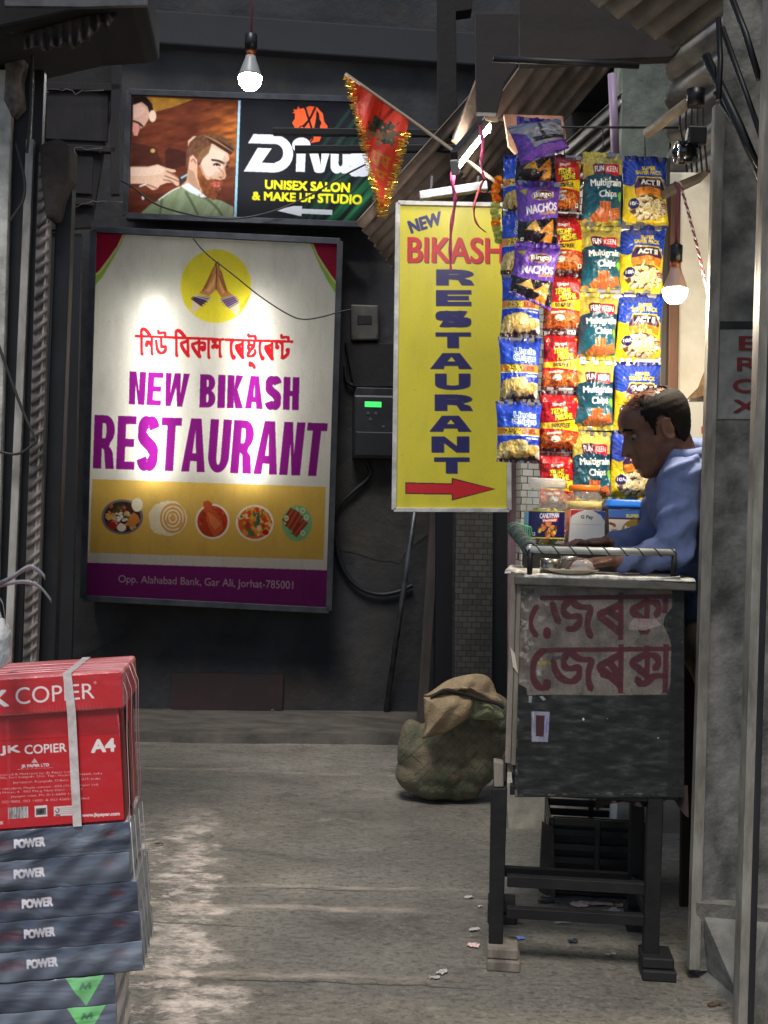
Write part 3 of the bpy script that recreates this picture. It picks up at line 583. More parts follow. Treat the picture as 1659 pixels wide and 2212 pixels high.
for p in ([(-10, 395), (40, 360), (90, 350), (210, 345)], [(45, 380), (35, 440), (10, 490)], [(80, 470), (30, 480)], [(135, 350), (130, 650), (150, 705)], [(370, 355), (1270, 380)], [(400, 355), (362, 420), (360, 560), (385, 690), (415, 715)],
          [(600, 370), (598, 690), (612, 730)], [(598, 430), (530, 460), (448, 475), (520, 610), (610, 725)], [(520, 500), (580, 580)], [(720, 390), (730, 450), (700, 510), (760, 560), (830, 490), (840, 390)], [(720, 450), (835, 470)], [(760, 560), (705, 640), (705, 690), (800, 690), (860, 620), (852, 560)],
          [(712, 240), (730, 290), (800, 275), (860, 280), (865, 370)], [(965, 380), (945, 480), (950, 620), (990, 715)], [(1200, 400), (1198, 710), (1210, 755)], [(1198, 450), (1130, 480), (1045, 495), (1120, 630), (1210, 750)], [(1120, 520), (1180, 600)],
          [(1290, 500), (1290, 400), (1340, 375), (1400, 430)], [(1400, 385), (1600, 390)], [(1410, 390), (1405, 700), (1400, 740), (1500, 670), (1535, 600), (1520, 560)], [(1390, 255), (1400, 315), (1470, 295), (1535, 305), (1530, 380)], [(740, 815), (740, 900), (775, 850), (740, 815)], [(740, 815), (800, 850), (845, 930)]): bl(CB2, p)
for p in ((70, 490), (415, 712), (1005, 730), (1305, 500), (1520, 565)): cv.ell(*CB2(*p), 5, 5.4, rd)
pur = (126, 26, 126)
cv.block('NEW', [C3(302, 836), C3(643, 850), C3(615, 1038), C3(298, 1022)], pur, .235, .165, .07)
cv.block('BIKASH', [C3(702, 852), C3(1264, 870), C3(1258, 1056), C3(696, 1040)], pur, .235, .165, .075)
cv.block('RESTAURANT', [C3(104, 1082), C3(1424, 1130), C3(1390, 1430), C3(94, 1385)], pur, .21, .15, .055, dict(R=.53, E=.46, S=.52, T=.5, A=.6, U=.53, N=.53))
# gold panel with five dishes
gp = [C3(92, 1445), C3(1412, 1490), C3(1398, 1902), C3(76, 1862)]
cv.poly(gp, lambda x, y: np.stack([216 + 12 * fbm(x / 40, y / 40, 5), 180 + 12 * fbm(x / 40, y / 40, 5), 84 + 20 * fbm(x / 50, y / 50, 6)], -1))
def dish(cx, cy, rx, ry, rim, fill, blobs, n, sz, rot=0):
    x, y = CF(cx, cy); k = 970 / 1659 / 1.8228; rx *= k; ry *= k
    cv.ell(x, y, rx, ry, rim, n=40); cv.ell(x, y, rx * .88, ry * .88, fill, n=40)
    for i in range(n):
        a = random.random() * 6.28; r = .82 * math.sqrt(random.random()); s = sz * k * random.uniform(.5, 1.2)
        cv.ell(x + rx * r * math.cos(a), y + ry * r * math.sin(a), s, s * random.uniform(.5, 1), random.choice(blobs), .9, random.random() * 3, 10, .25)
dish(225, 232, 140, 118, (120, 112, 130), (70, 48, 44), [(200, 100, 50), (60, 96, 40), (170, 50, 50), (210, 180, 120), (90, 60, 50), (220, 170, 90), (40, 34, 40)], 60, 20)
for i in range(26): x, y = CF(210 + random.gauss(0, 22), 235 + random.gauss(0, 22)); cv.ell(x, y, 3.4, 2.6, random.choice([(240, 236, 226), (220, 214, 200), (205, 200, 190)]))
x, y = CF(325, 150); cv.ell(x, y, 12, 15, (238, 234, 214)); x, y = CF(220, 303); cv.ell(x, y, 10, 8.6, (238, 230, 214)); x, y = CF(160, 290); cv.ell(x, y, 9, 8.6, (170, 40, 40))
cv.poly(cmap(CF, [(260, 250), (300, 200), (330, 220), (345, 260), (300, 300), (255, 290)]), (206, 130, 60))
for j, (dx, col) in enumerate(((480, (238, 226, 188)), (510, (226, 196, 130)), (520, (240, 224, 180)), (562, (232, 200, 134)))):
    x, y = CF(dx, 245 - (j // 2) * 4); cv.ell(x, y, 25 + (j % 2) * -1 + j, 34, col, n=30, j=.04)
x, y = CF(540, 240); cv.ell(x, y, 38, 38, (240, 230, 204), n=34, j=.04); x, y = CF(565, 240); cv.ell(x, y, 28, 33, (224, 184, 120), n=30)
for k in range(7): cv.line([(x + (26 - 3.6 * k) * math.cos(t), y + (30 - 4.1 * k) * math.sin(t)) for t in np.linspace(k, k + 5.6, 16)], 2.6, (246, 236, 206) if k % 2 else (214, 160, 90), .85)
dish(832, 262, 116, 120, (238, 228, 214), (178, 62, 34), [(196, 80, 40), (160, 48, 30), (206, 96, 54)], 24, 16)
cv.poly(cmap(CF, [(770, 130), (800, 120), (832, 140), (828, 170), (850, 210), (900, 260), (900, 320), (850, 370), (820, 330), (790, 250), (790, 190), (770, 160)]), (200, 92, 52)); cv.poly(cmap(CF, [(800, 200), (850, 230), (890, 280), (850, 320), (815, 270)]), (220, 122, 76))
dish(1117, 272, 128, 122, (240, 234, 220), (214, 96, 40), [(232, 150, 60), (240, 190, 100), (200, 40, 40), (240, 206, 150), (206, 70, 40), (60, 120, 70), (230, 170, 70)], 70, 20)
x, y = CF(1140, 250); cv.ell(x, y, 4, 14, (40, 110, 90), j=.2); x, y = CF(1190, 335); cv.ell(x, y, 7, 6, (196, 20, 40))
dish(1402, 275, 102, 122, (140, 190, 130), (126, 186, 134), [(150, 206, 150), (196, 220, 186), (110, 170, 110)], 30, 14)
for a, b_ in (((1370, 190), (1325, 255)), ((1395, 205), (1345, 290)), ((1420, 230), (1370, 310)), ((1450, 270), (1390, 345))): cv.line(cmap(CF, [a, b_]), 10, (140, 52, 34)); cv.line(cmap(CF, [a, b_]), 4, (176, 84, 60))
for p in ((1440, 190), (1465, 235), (1330, 240), (1440, 340)): x, y = CF(*p); cv.ell(x, y, 5, 6, (220, 232, 214)); cv.ell(x, y, 3, 4, (140, 190, 140))
# the address strip
cv.poly([C3(52, 1918), C3(1436, 1962), C3(1428, 2190), C3(38, 2122)], (128, 36, 120))
cv.text('Opp. Alahabad Bank, Gar Ali, Jorhat-785001', [C3(240, 1988), C3(1228, 2022), C3(1226, 2082), C3(238, 2042)], (206, 190, 200), .22)
cv.grain(.03, 5, .10)
for i in range(26): cv.ell(random.uniform(205, 700), random.uniform(520, 1230), random.uniform(.5, 2), random.uniform(.5, 1.6), (130, 120, 100), .35)
X, Y = cv.pxgrid(); Pf = RS.pt(X, Y, -.004); mk = cv.mask([[C3(100, 36), C3(1492, 104), C3(1428, 2188), C3(40, 2118)]])
full = np.zeros((cv.h, cv.w), bool); full[mk[1 + 1]:mk[2] + mk[0].shape[0], mk[1]:mk[1] + mk[0].shape[1]] = mk[0]
full = full.reshape(cv.ny, 2, cv.nx, 2).mean((1, 3)) > .4
grid_mesh('face', Pf, cv.img(), backlit('backlit_flex'), rs, False, full[:-1, :-1])
for xt, xb in ((338, 334), (546, 541)):
    mb = MB(); mb.tube([RS.pt(xt, 655, -.095), RS.pt((xt + xb) / 2, 850, -.095), RS.pt(xb, 1045, -.095)], .016, 10); mb.build('lamp_tube', lamp_mat('sign_tube', (255, 250, 238), 16), rs)

# ---------------- salon sign
DV = Plane(WALLP.pt(540, 345, .22), WN)
dv = thing('salon_sign', DV.pt(540, 480), 'backlit salon sign with a barber photograph and white lettering', 'sign')
QD = [C1(556, 400), C1(1640, 436), C1(1614, 974), C1(541, 934)]
lightbox(dv, QD, DV, .14, .034)
cv = Cv(268, 198, 822, 492, 1.0, 2, (24, 24, 30))
cv.put(cv.mask([QD]), lambda x, y: np.stack([30 + 8 * vn(x / 30, y / 30)] * 3, -1) * np.array([1, 1, 1.15]))
for i in range(26):       # slanting green streaks
    x = random.uniform(700, 830); y = random.uniform(240, 480); l = random.uniform(30, 110); g = random.uniform(.2, 1)
    cv.line([(x - l * .75, y + l), (x + l * .75, y - l)], random.uniform(1.5, 9), (30 + 30 * g, 60 + 90 * g, 44 + 50 * g), .30)
cv.line([(720, 470), (815, 375)], 11, (40, 150, 80), .5); cv.line([(745, 475), (815, 405)], 5, (70, 190, 110), .4); cv.blur(2)
# barber photograph
ph = [CP(140, 50), CP(1462, 112), CP(1408, 1582), CP(75, 1535)]
def woods(x, y):
    n = fbm(x / 26, y / 7 + x * .02, 11); g = np.clip((x - 420) / 110, 0, 1) * np.clip(1 - abs(y - 300) / 110, 0, 1)
    return np.stack([70 + 66 * n + 128 * g * n * 1.7, 34 + 34 * n + 90 * g * n * 1.6, 26 + 16 * n + 26 * g * n], -1)
cv.poly(ph, woods); q = lambda l: cmap(CP, l)
cv.poly(q([(140, 60), (900, 100), (660, 190), (400, 260), (380, 340), (140, 200)]), lambda x, y: np.stack([150 + 40 * vn(x / 9, y / 9), 106 + 30 * vn(x / 9, y / 9), 46 + 0 * x], -1))
cv.poly(q([(580, 700), (800, 760), (800, 930), (560, 1000), (540, 760)]), (48, 28, 26), .6); cv.poly(q([(120, 640), (420, 700), (520, 940), (120, 920)]), (56, 32, 28), .6); cv.blur(3)
cv.poly(q([(140, 60), (300, 60), (380, 160), (400, 260), (340, 300), (300, 200), (140, 180)]), (40, 28, 26))
cv.poly(q([(140, 170), (250, 130), (320, 190), (350, 280), (330, 360), (280, 440), (235, 470), (220, 420), (190, 380), (140, 380)]), (214, 166, 144)); cv.poly(q([(140, 180), (230, 150), (300, 230), (230, 310), (140, 330)]), (226, 184, 164))
cv.poly(q([(140, 380), (210, 400), (225, 470), (195, 560), (150, 555), (132, 500)]), (222, 150, 134)); cv.line(q([(140, 370), (215, 395), (260, 440)]), 3, (60, 38, 32)); cv.ell(*CP(385, 310), 8, 13, (226, 196, 170))
# hand with clipper
cv.poly(q([(105, 945), (330, 945), (450, 915), (560, 960), (670, 985), (680, 1010), (640, 1020), (560, 1000), (660, 1040), (720, 1090), (720, 1180), (690, 1190), (640, 1150), (560, 1150), (480, 1180), (440, 1230), (380, 1240), (270, 1160), (105, 1160)]), (222, 182, 154))
cv.poly(q([(105, 960), (330, 960), (450, 925), (540, 970), (500, 1040), (300, 1060), (105, 1060)]), (236, 202, 178))
for a in ([(560, 1000), (640, 1040), (715, 1090)], [(540, 1060), (620, 1090), (712, 1130)], [(520, 1110), (600, 1120), (650, 1160)], [(280, 1160), (380, 1190), (440, 1220)]): cv.line(q(a), 2.4, (140, 88, 66), .8)
cv.line(q([(740, 1110), (830, 1040)]), 9, (60, 60, 66)); cv.line(q([(750, 1085), (810, 1050)]), 3, (190, 196, 204)); cv.line(q([(230, 1190), (300, 1165)]), 3, (220, 220, 214)); cv.ell(*CP(265, 1335), 3, 5, (230, 226, 220)); cv.ell(*CP(388, 745), 5, 4.5, (190, 160, 90))
# cape
cv.poly(q([(235, 1530), (360, 1420), (480, 1360), (620, 1250), (740, 1200), (900, 1270), (1080, 1335), (1250, 1370), (1400, 1450), (1405, 1580)]), lambda x, y: np.stack([122 + 44 * fbm(x / 8 + y / 16, y / 50, 21), 134 + 44 * fbm(x / 8 + y / 16, y / 50, 21), 100 + 40 * fbm(x / 8 + y / 16, y / 50, 21)], -1))
for a in ([(800, 1260), (880, 1400), (960, 1560)], [(1040, 1330), (1180, 1440), (1260, 1560)], [(500, 1370), (480, 1530)]): cv.line(q(a), 4, (78, 88, 62), .7)
cv.line(q([(460, 1365), (620, 1248), (730, 1200)]), 2, (230, 232, 222))
# neck, face, hair, beard
cv.poly(q([(830, 960), (950, 1000), (1020, 1280), (1060, 1330), (900, 1270), (740, 1190), (810, 1120)]), (214, 172, 140)); cv.poly(q([(735, 1190), (830, 1150), (960, 1240), (1070, 1330), (1000, 1330), (860, 1270)]), (232, 238, 240))
cv.poly(q([(830, 620), (900, 560), (1100, 560), (1330, 760), (1350, 850), (1290, 960), (1310, 1060), (1290, 1100), (1240, 1110), (1240, 1230), (1140, 1300), (1000, 1230), (900, 1000), (830, 960)]), (226, 184, 154))
cv.poly(q([(1000, 860), (1130, 700), (1300, 780), (1340, 860), (1280, 950), (1180, 1060), (1060, 1060), (990, 960)]), (240, 206, 182)); cv.blur(1)
cv.poly(q([(810, 960), (808, 760), (850, 640), (940, 560), (1040, 530), (1180, 535), (1300, 580), (1390, 660), (1430, 730), (1370, 800), (1290, 740), (1150, 660), (1120, 660), (1090, 770), (1020, 840), (960, 960), (930, 860), (860, 810), (840, 900), (830, 1000)]), lambda x, y: np.stack([78 + 70 * fbm(x / 4 + y / 9, y / 6, 31), 52 + 48 * fbm(x / 4 + y / 9, y / 6, 31), 38 + 30 * fbm(x / 4, y / 6, 31)], -1))
cv.poly(q([(1060, 570), (1200, 600), (1400, 720), (1370, 800), (1240, 720), (1090, 620)]), (52, 34, 28), .8)
for k in range(9): cv.line(q([(1050 + 26 * k, 560 + 14 * k), (1180 + 24 * k, 610 + 17 * k)]), 1.6, (176, 122, 88), .7)
cv.poly(q([(960, 900), (1090, 780), (1130, 670), (1000, 740), (930, 860)]), (160, 116, 80), .5)
cv.poly(q([(850, 830), (890, 795), (945, 860), (945, 960), (900, 1000), (845, 950)]), (230, 184, 156)); cv.line(q([(870, 880), (900, 840), (925, 900)]), 2.4, (176, 116, 96))
cv.poly(q([(948, 900), (985, 960), (1010, 1040), (1070, 1110), (1160, 1100), (1270, 1120), (1275, 1170), (1230, 1220), (1200, 1300), (1160, 1370), (1080, 1330), (1000, 1230), (950, 1090)]), lambda x, y: np.stack([96 + 74 * fbm(x / 4, y / 6, 41), 52 + 44 * fbm(x / 4, y / 6, 41), 30 + 24 * fbm(x / 4, y / 6, 41)], -1))
cv.poly(q([(950, 900), (985, 960), (1000, 1040), (975, 1100), (945, 1000)]), (190, 112, 58), .7)
cv.poly(q([(1100, 1160), (1190, 1130), (1240, 1150), (1225, 1205), (1150, 1205)]), (226, 112, 104)); cv.line(q([(1105, 1168), (1180, 1160), (1235, 1165)]), 1.6, (160, 60, 60))
cv.line(q([(1130, 860), (1210, 870), (1285, 905)]), 4, (74, 50, 40)); cv.line(q([(1320, 900), (1345, 890)]), 4, (74, 50, 40)); cv.line(q([(1150, 925), (1190, 900), (1235, 930)]), 3, (90, 66, 56)); cv.ell(*CP(1195, 918), 3.2, 3.2, (50, 34, 30)); cv.ell(*CP(1320, 940), 3, 3.4, (60, 40, 34))
cv.line(q([(1215, 960), (1290, 1040), (1265, 1080), (1215, 1075)]), 2.4, (190, 130, 104), .8); cv.poly(q([(1220, 1075), (1250, 1070), (1265, 1090), (1235, 1095)]), (120, 66, 54))
cv.poly(q([(1180, 1000), (1290, 1050), (1300, 1095), (1230, 1110), (1130, 1060)]), (206, 150, 122), .35); cv.poly(q([(990, 900), (1060, 1080), (1000, 1050), (965, 960)]), (150, 100, 74), .35); cv.poly(q([(1290, 790), (1345, 860), (1300, 960), (1310, 1070), (1285, 1000), (1260, 880)]), (190, 140, 112), .45); cv.poly(q([(840, 980), (900, 1010), (980, 1240), (900, 1200), (820, 1110)]), (160, 112, 84), .4)
for k in range(60): a0 = random.uniform(960, 1240); b0 = random.uniform(1080, 1330); cv.line(q([(a0, b0), (a0 + random.uniform(-14, 20), b0 + 34)]), 1.2, random.choice([(60, 32, 20), (150, 84, 44), (110, 60, 34)]), .5)
cv.blur(4); cv.grain(.025, 5)
cv.poly([CP(1462, 112), CP(1492, 114), CP(1440, 1584), CP(1408, 1582)], (168, 214, 236))
# emblem: a head in profile with scissors, and the lettering
og = (240, 96, 50); d = lambda l: cmap(CD, l)
cv.poly(d([(640, 145), (700, 125), (760, 135), (810, 190), (822, 260), (852, 300), (845, 330), (820, 335), (800, 380), (780, 430), (700, 445), (690, 430), (730, 390), (720, 370), (570, 335), (565, 300), (545, 270), (570, 235), (570, 190), (548, 185), (565, 172), (556, 150), (585, 158), (600, 125), (615, 150), (640, 140)]), og)
bk = (30, 28, 34)
cv.line(d([(658, 140), (690, 240), (715, 320)]), 3.6, bk); cv.line(d([(745, 140), (700, 235), (650, 300)]), 3.6, bk); cv.line(d([(690, 250), (640, 300)]), 3, bk); cv.ell(*CD(630, 315), 6.5, 5.6, bk); cv.ell(*CD(630, 315), 3.6, 3, og)
cv.poly(d([(755, 160), (778, 190), (782, 240), (800, 270), (785, 300), (790, 330), (730, 340), (745, 270), (752, 220)]), bk); cv.line(d([(700, 440), (730, 400), (720, 385)]), 2, bk)
wt = (236, 236, 242)
cv.polys([d([(215, 366), (390, 372)]) + d(arc(390, 535, 165, 162, -90, 90)) + d([(390, 697), (130, 688), (250, 485), (370, 490), (285, 612), (390, 618)]) + d(arc(400, 530, 70, 78, 80, -90)) + d([(380, 452), (168, 445)])], wt)
cv.poly(d([(585, 520), (662, 520), (655, 692), (578, 690)]), wt); cv.ell(*CD(625, 463), 20, 17, wt)
cv.poly(d([(692, 524), (770, 528), (792, 630), (800, 530), (866, 532), (822, 690), (800, 700), (760, 700), (738, 690)]), wt)
cv.polys([d([(878, 534), (948, 537), (945, 600)]) + d(arc(962, 610, 18, 34, 180, 0)) + d([(980, 538), (1045, 540), (1042, 706), (975, 706), (972, 695)]) + d(arc(930, 640, 54, 66, 60, 180))], wt)
cv.line(d([(1165, 570), (1110, 555), (1075, 590), (1110, 620), (1165, 640), (1170, 680), (1120, 692), (1060, 680)]), 20, wt)
cv.grain(.05, 3)
cv.text('UNISEX SALON', [CD(318, 762), CD(1042, 790), CD(1036, 866), CD(316, 834)], (250, 240, 40), .9)
cv.text('& MAKE UP STUDIO', [CD(206, 862), CD(1146, 892), CD(1142, 970), CD(206, 930)], (250, 240, 40), .9)
cv.poly(d([(395, 1020), (560, 985), (632, 985), (630, 1008), (893, 1018), (890, 1062), (628, 1050), (626, 1074)]), wt)
mk = cv.mask([QD]); full = np.zeros((cv.h, cv.w), bool); full[mk[2]:mk[2] + mk[0].shape[0], mk[1]:mk[1] + mk[0].shape[1]] = mk[0]
full = full.reshape(cv.ny, 2, cv.nx, 2).mean((1, 3)) > .4; X, Y = cv.pxgrid()
grid_mesh('face', DV.pt(X, Y, -.004), cv.img(), MATS.get('backlit_flex') or bpy.data.materials['backlit_flex'], dv, False, full[:-1, :-1])
for k in range(7):
    for yy in (270, 345, 420):
        mb = MB(); x = 318 + k * 77; p = DV.pt(x, yy + (x - 540) * .03, -.125); mb.box(p, (.26, .012, .03), WAX); mb.build('lamp_strip', lamp_mat('sign_strip', (246, 250, 255), 5.2), dv)

# ---------------- yellow sign board
YP = FR(975, 780, 5.7); ys = thing('arrow_sign', YP.pt(975, 1104), 'tall yellow signboard with blue vertical lettering and red arrow', 'sign')
QY = [C4(92, 416), C4(690, 428), C4(697, 2086), C4(70, 2084)]; mb = MB(); pxslab(mb, QY, YP, .05); mb.build('board', mat('board_edge', (190, 190, 190), .5), ys)
cv = Cv(849, 437, 1100, 1106, 1.0, 2, (214, 200, 44)); q = lambda l: cmap(C4, l)
cv.put(cv.mask([q([(60, 400), (720, 400), (720, 2110), (60, 2110)])]), lambda x, y: np.stack([196 + 12 * fbm(x / 60, y / 60, 3), 184 + 12 * fbm(x / 60, y / 60, 3), 48 + 14 * fbm(x / 30, y / 30, 4)], -1))
nv = (38, 34, 92); rd = (186, 28, 40)
for (t, y0, y1) in [('R', 776, 862), ('E', 888, 974), ('S', 1002, 1088), ('T', 1118, 1203), ('A', 1230, 1317), ('U', 1343, 1430), ('R', 1456, 1545), ('A', 1572, 1658), ('N', 1684, 1772), ('T', 1798, 1886)]:
    w = dict(A=(272, 502), R=(300, 508), N=(285, 490)).get(t, (300, 492)); sh = -12 * (y0 - 776) / 1100
    for o_, cl in ((3, (86, 84, 60)), (0, nv)): cv.block(t, q([(w[0] + sh + o_, y0 + o_), (w[1] + sh + o_, y0 + o_), (w[1] + sh + o_, y1 + o_), (w[0] + sh + o_, y1 + o_)]), cl, .62, .27, 0, {k: 1.9 for k in 'RESTAUN'})
cv.text('NEW', [C4(146, 516), C4(322, 462), C4(328, 528), C4(168, 578)], nv, 1.5)
for o_, cl in ((6, (90, 26, 30)), (0, rd)): cv.text('BIKASH', [C4(148 + o_, 600 + o_), C4(664 + o_, 606 + o_), C4(664 + o_, 742 + o_), C4(146 + o_, 736 + o_)], cl, 1.7, .8)
cv.grain(.03, 4, .08)
cv.poly(q([(132, 1934), (384, 1940), (386, 1910), (626, 1971), (386, 2034), (386, 2002), (132, 1998)]), (40, 24, 40)); cv.poly(q([(137, 1940), (390, 1946), (391, 1918), (614, 1971), (391, 2026), (391, 1996), (137, 1992)]), rd)
for i in range(40): cv.ell(random.uniform(865, 1085), random.uniform(460, 1090), random.uniform(.5, 2), random.uniform(.5, 2), (150, 138, 50), .4)
mk = cv.mask([QY]); full = np.zeros((cv.h, cv.w), bool); full[mk[2]:mk[2] + mk[0].shape[0], mk[1]:mk[1] + mk[0].shape[1]] = mk[0]
full = full.reshape(cv.ny, 2, cv.nx, 2).mean((1, 3)) > .4; X, Y = cv.pxgrid()
grid_mesh('face', YP.pt(X, Y, .004), cv.img(), mat('printed_vinyl', attr=True, rough=.42), ys, False, full[:-1, :-1])
mb = MB(); P = [YP.pt(*p) for p in QY]; cen = sum(P) / 4
for i in range(4): a, b_ = P[i], P[(i + 1) % 4]; mb.beam(a + YP.n * .006, b_ + YP.n * .006, .024, .022 if i % 2 else .02, up=cen - (a + b_) / 2)
mb.build('frame', mat('white_trim', (205, 203, 200), .5, .1, col2=(160, 158, 156), scale=12), ys, .002)
mb = MB(); pl = FR(1104, 1100, 5.75); pxslab(mb, [(1099, 460), (1116, 460), (1113, 1560), (1097, 1560)], pl, .04)
tag(mb.build('sign_post', mat('pink_post', (150, 118, 126), .6, col2=(96, 78, 82), scale=10, stretch=(1, 1, .3)), bevel=.003, loc=pl.pt(1105, 1560)), 'thin pinkish post beside the yellow signboard', 'post')
for (a, b_, n_) in (((590, 285), (1000, 289), 'upper'), ((637, 323), (1000, 321), 'lower')):
    pl = FR(800, 300, 6.2); mb = MB(); mb.beam(pl.pt(*a), pl.pt(*b_), .035, .035)
    tag(mb.build('bracket_bar', mat('black_iron', (20, 19, 21), .5, .4), bevel=.003, loc=pl.pt(*b_)), n_ + ' black iron bar reaching out across the salon sign', 'bar', 'iron bars across the salon sign')
# ================================================================ lamps
m_socket = mat('socket_black', (22, 22, 24), .4); m_cap = mat('bulb_shell', (214, 212, 206), .35)
def bulb(c, r, L_, cord, label, power, col, shell, blade):
    root = thing('hanging_bulb', c, label, 'light bulb', 'bare bulbs hanging on cords'); c = np.array(c, float)
    mb = MB(); mb.lathe([(0, -r), (r * .5, -r * .9), (r * .87, -r * .5), (r, 0), (r * .97, r * .18)], c, 20); mb.build('globe', mat(blade, (255, 255, 255), .4, emit=(*col, power)), root)
    mb = MB(); mb.lathe([(r * .97, r * .18), (r * .93, r * .4), (r * .72, r * 1.0), (r * .5, r * 1.6), (r * .42, r * 1.9)], c, 20); mb.build('shell', shell, root)
    mb = MB(); mb.lathe([(r * .40, r * 1.9), (r * .40, r * 2.5)], c, 14); mb.build('cap', mat('brass_cap', (200, 120, 70), .35, .7), root)
    mb = MB(); mb.lathe([(r * .52, r * 2.4), (r * .52, r * 3.7), (r * .2, r * 3.9), (0, r * 3.9)], c, 14); mb.build('holder', m_socket, root)
    mb = MB(); mb.tube([c + [0, 0, r * 3.85]] + cord, .0055, 6); mb.build('cord', mat('bulb_cord', (120, 62, 72), .6), root)
p1 = W(540, 170, 6.3); bulb(p1, .062, .12, [p1 + [.004, 0, .5], p1 + [.0, 0, 1.2]], 'glowing white bulb hanging above the salon sign', 130, (250, 252, 255), mat('bulb_shell_grey', (150, 150, 150), .4), 'bulb_glow')
p2 = W(1458, 630, 3.58); bulb(p2, .037, .08, [W(1462, 480, 3.58), W(1466, 410, 3.6), W(1458, 395, 3.75)], 'glowing bulb hanging beside the blue popcorn packets', 640, (255, 240, 214), mat('bulb_shell_warm', (216, 176, 156), .35), 'bulb_glow_warm')
tl = thing('tube_light', W(1018, 318, 5.0), 'lit tube lamp slanting under the tin roof', 'tube light')
a, b_ = W(986, 357, 4.85), W(1052, 274, 5.35); mb = MB(); mb.tube([a, b_], .019, 12); mb.build('tube', mat('tube_glow', (255, 255, 255), .4, emit=(255, 250, 240, 60)), tl)
u = (b_ - a) / np.linalg.norm(b_ - a); mb = MB(); mb.beam(a + [0, 0, .045] - u * .05, b_ + [0, 0, .045] + u * .05, .03, .045); mb.build('batten', m_rail2, tl, .003)
for e in (a - u * .02, b_ + u * .02): mb = MB(); mb.beam(e - u * .02, e + u * .02, .03, .06); mb.build('end_cap', mat('cap_white', (176, 176, 172), .5), tl, .003)
fx = thing('batten', W(980, 414, 5.3), 'empty pale lamp batten above the yellow signboard', 'lamp batten'); mb = MB(); mb.beam(W(906, 424, 5.3), W(1052, 402, 5.3), .05, .036); mb.build('channel', mat('batten_white', (180, 184, 186), .5, .2, col2=(120, 124, 128), scale=14), fx, .004)
for x in (930, 1030): mb = MB(); mb.beam(W(x, 420 - (x - 930) * .15, 5.3), W(x + 3, 380, 5.3), .01, .01); mb.build('hanger', m_rail2, fx)
MATS['bulb_glow']

P = [W(1468 + 62 * t + 3 * math.sin(t * 3), 392 + 250 * t, 3.62) for t in np.linspace(0, 1, 90)]
for k, (nm, c_) in enumerate((('red', (150, 44, 56)), ('white', (206, 200, 196)))):
    mb = MB(); mb.tube([p + .0026 * np.array([math.cos(i * .9 + math.pi * k), math.sin(i * .9 + math.pi * k), 0]) for i, p in enumerate(P)], .0026, 6)
    tag(mb.build('twisted_wire', mat(nm + '_wire', c_, .5), loc=P[0]), nm + ' strand of the twisted wire slanting beside the right hand bulb', 'wire', 'strands of the twisted wire')
# ================================================================ flag on a stick
fg = thing('pennant_flag', W(985, 331, 5.75), 'orange triangular pennant edged with gold tinsel on a thin stick', 'flag')
cv = Cv(744, 158, 890, 476, 1.0, 2, (214, 62, 32)); cc = crop(1300, 200, 700 / 1659); q = lambda l: cmap(cc, l)
tri = [(752, 168), (884, 262), (827, 470)]
cv.put(cv.mask([[(740, 150), (900, 150), (900, 480), (740, 480)]]), lambda x, y: np.stack([226 - 22 * fbm(x / 22, y / 60, 8), 66 - 14 * fbm(x / 22, y / 60, 8), 34 + 0 * x], -1))
dk = [(60, 66, 48), (92, 84, 60), (132, 100, 70), (40, 66, 50), (150, 104, 80)]
for (x, y, rx, ry) in ((440, 670, 60, 45), (400, 720, 40, 40), (490, 720, 60, 45), (560, 700, 40, 40), (350, 790, 28, 50), (420, 780, 50, 30), (480, 800, 60, 40), (540, 810, 50, 50), (600, 770, 50, 22), (650, 770, 22, 22), (520, 850, 50, 24), (580, 850, 22, 45), (450, 860, 22, 30)):
    x_, y_ = cc(x, y); k = 700 / 1659 / 1.8228; cv.ell(x_, y_, rx * k, ry * k, random.choice(dk), .95, random.random(), 14, .3)
for i in range(40): x_, y_ = cc(random.uniform(360, 640), random.uniform(640, 870)); cv.ell(x_, y_, random.uniform(1, 3), random.uniform(1, 3), random.choice([(178, 130, 104), (52, 70, 48), (120, 90, 60), (48, 40, 34)]), .8)
og = (186, 122, 30)
for p in ([(400, 930), (470, 970)], [(420, 940), (400, 1010), (430, 1060)], [(455, 965), (440, 1060)], [(395, 1020), (450, 1030)], [(485, 975), (555, 1010)], [(500, 980), (490, 1060), (525, 1090)], [(540, 1005), (530, 1090)], [(480, 1040), (540, 1050)], [(430, 1110), (520, 1150)], [(450, 1120), (440, 1170), (500, 1190)], [(500, 1140), (490, 1200)]): cv.line(q(p), 3.4, og)
X, Y = cv.pxgrid(); T = np.array(tri, float)
def bary(X, Y):
    d = (T[1, 1] - T[2, 1]) * (T[0, 0] - T[2, 0]) + (T[2, 0] - T[1, 0]) * (T[0, 1] - T[2, 1])
    a = ((T[1, 1] - T[2, 1]) * (X - T[2, 0]) + (T[2, 0] - T[1, 0]) * (Y - T[2, 1])) / d; b = ((T[2, 1] - T[0, 1]) * (X - T[2, 0]) + (T[0, 0] - T[2, 0]) * (Y - T[2, 1])) / d
    return a, b, 1 - a - b
def flagpt(x, y):
    x = np.asarray(x, float); y = np.asarray(y, float); a, b, c = bary(x, y); dep = 5.95 - .15 * b + .028 * np.sin(x / 11 + y / 31) + .05 * np.exp(-((x - 800 + (y - 300) * .3) / 13) ** 2) - .02 * np.sin(y / 22)
    d = raydir(x, y); return CAMP + dep[..., None] * d
a, b, c = bary(X, Y); inside = (np.minimum(np.minimum(a, b), c) > -.004)
grid_mesh('cloth', flagpt(X, Y), cv.img(), mat('flag_cloth', attr=True, rough=.75, bump=.1, scale=60), fg, True, (inside[:-1, :-1] & inside[1:, 1:]))
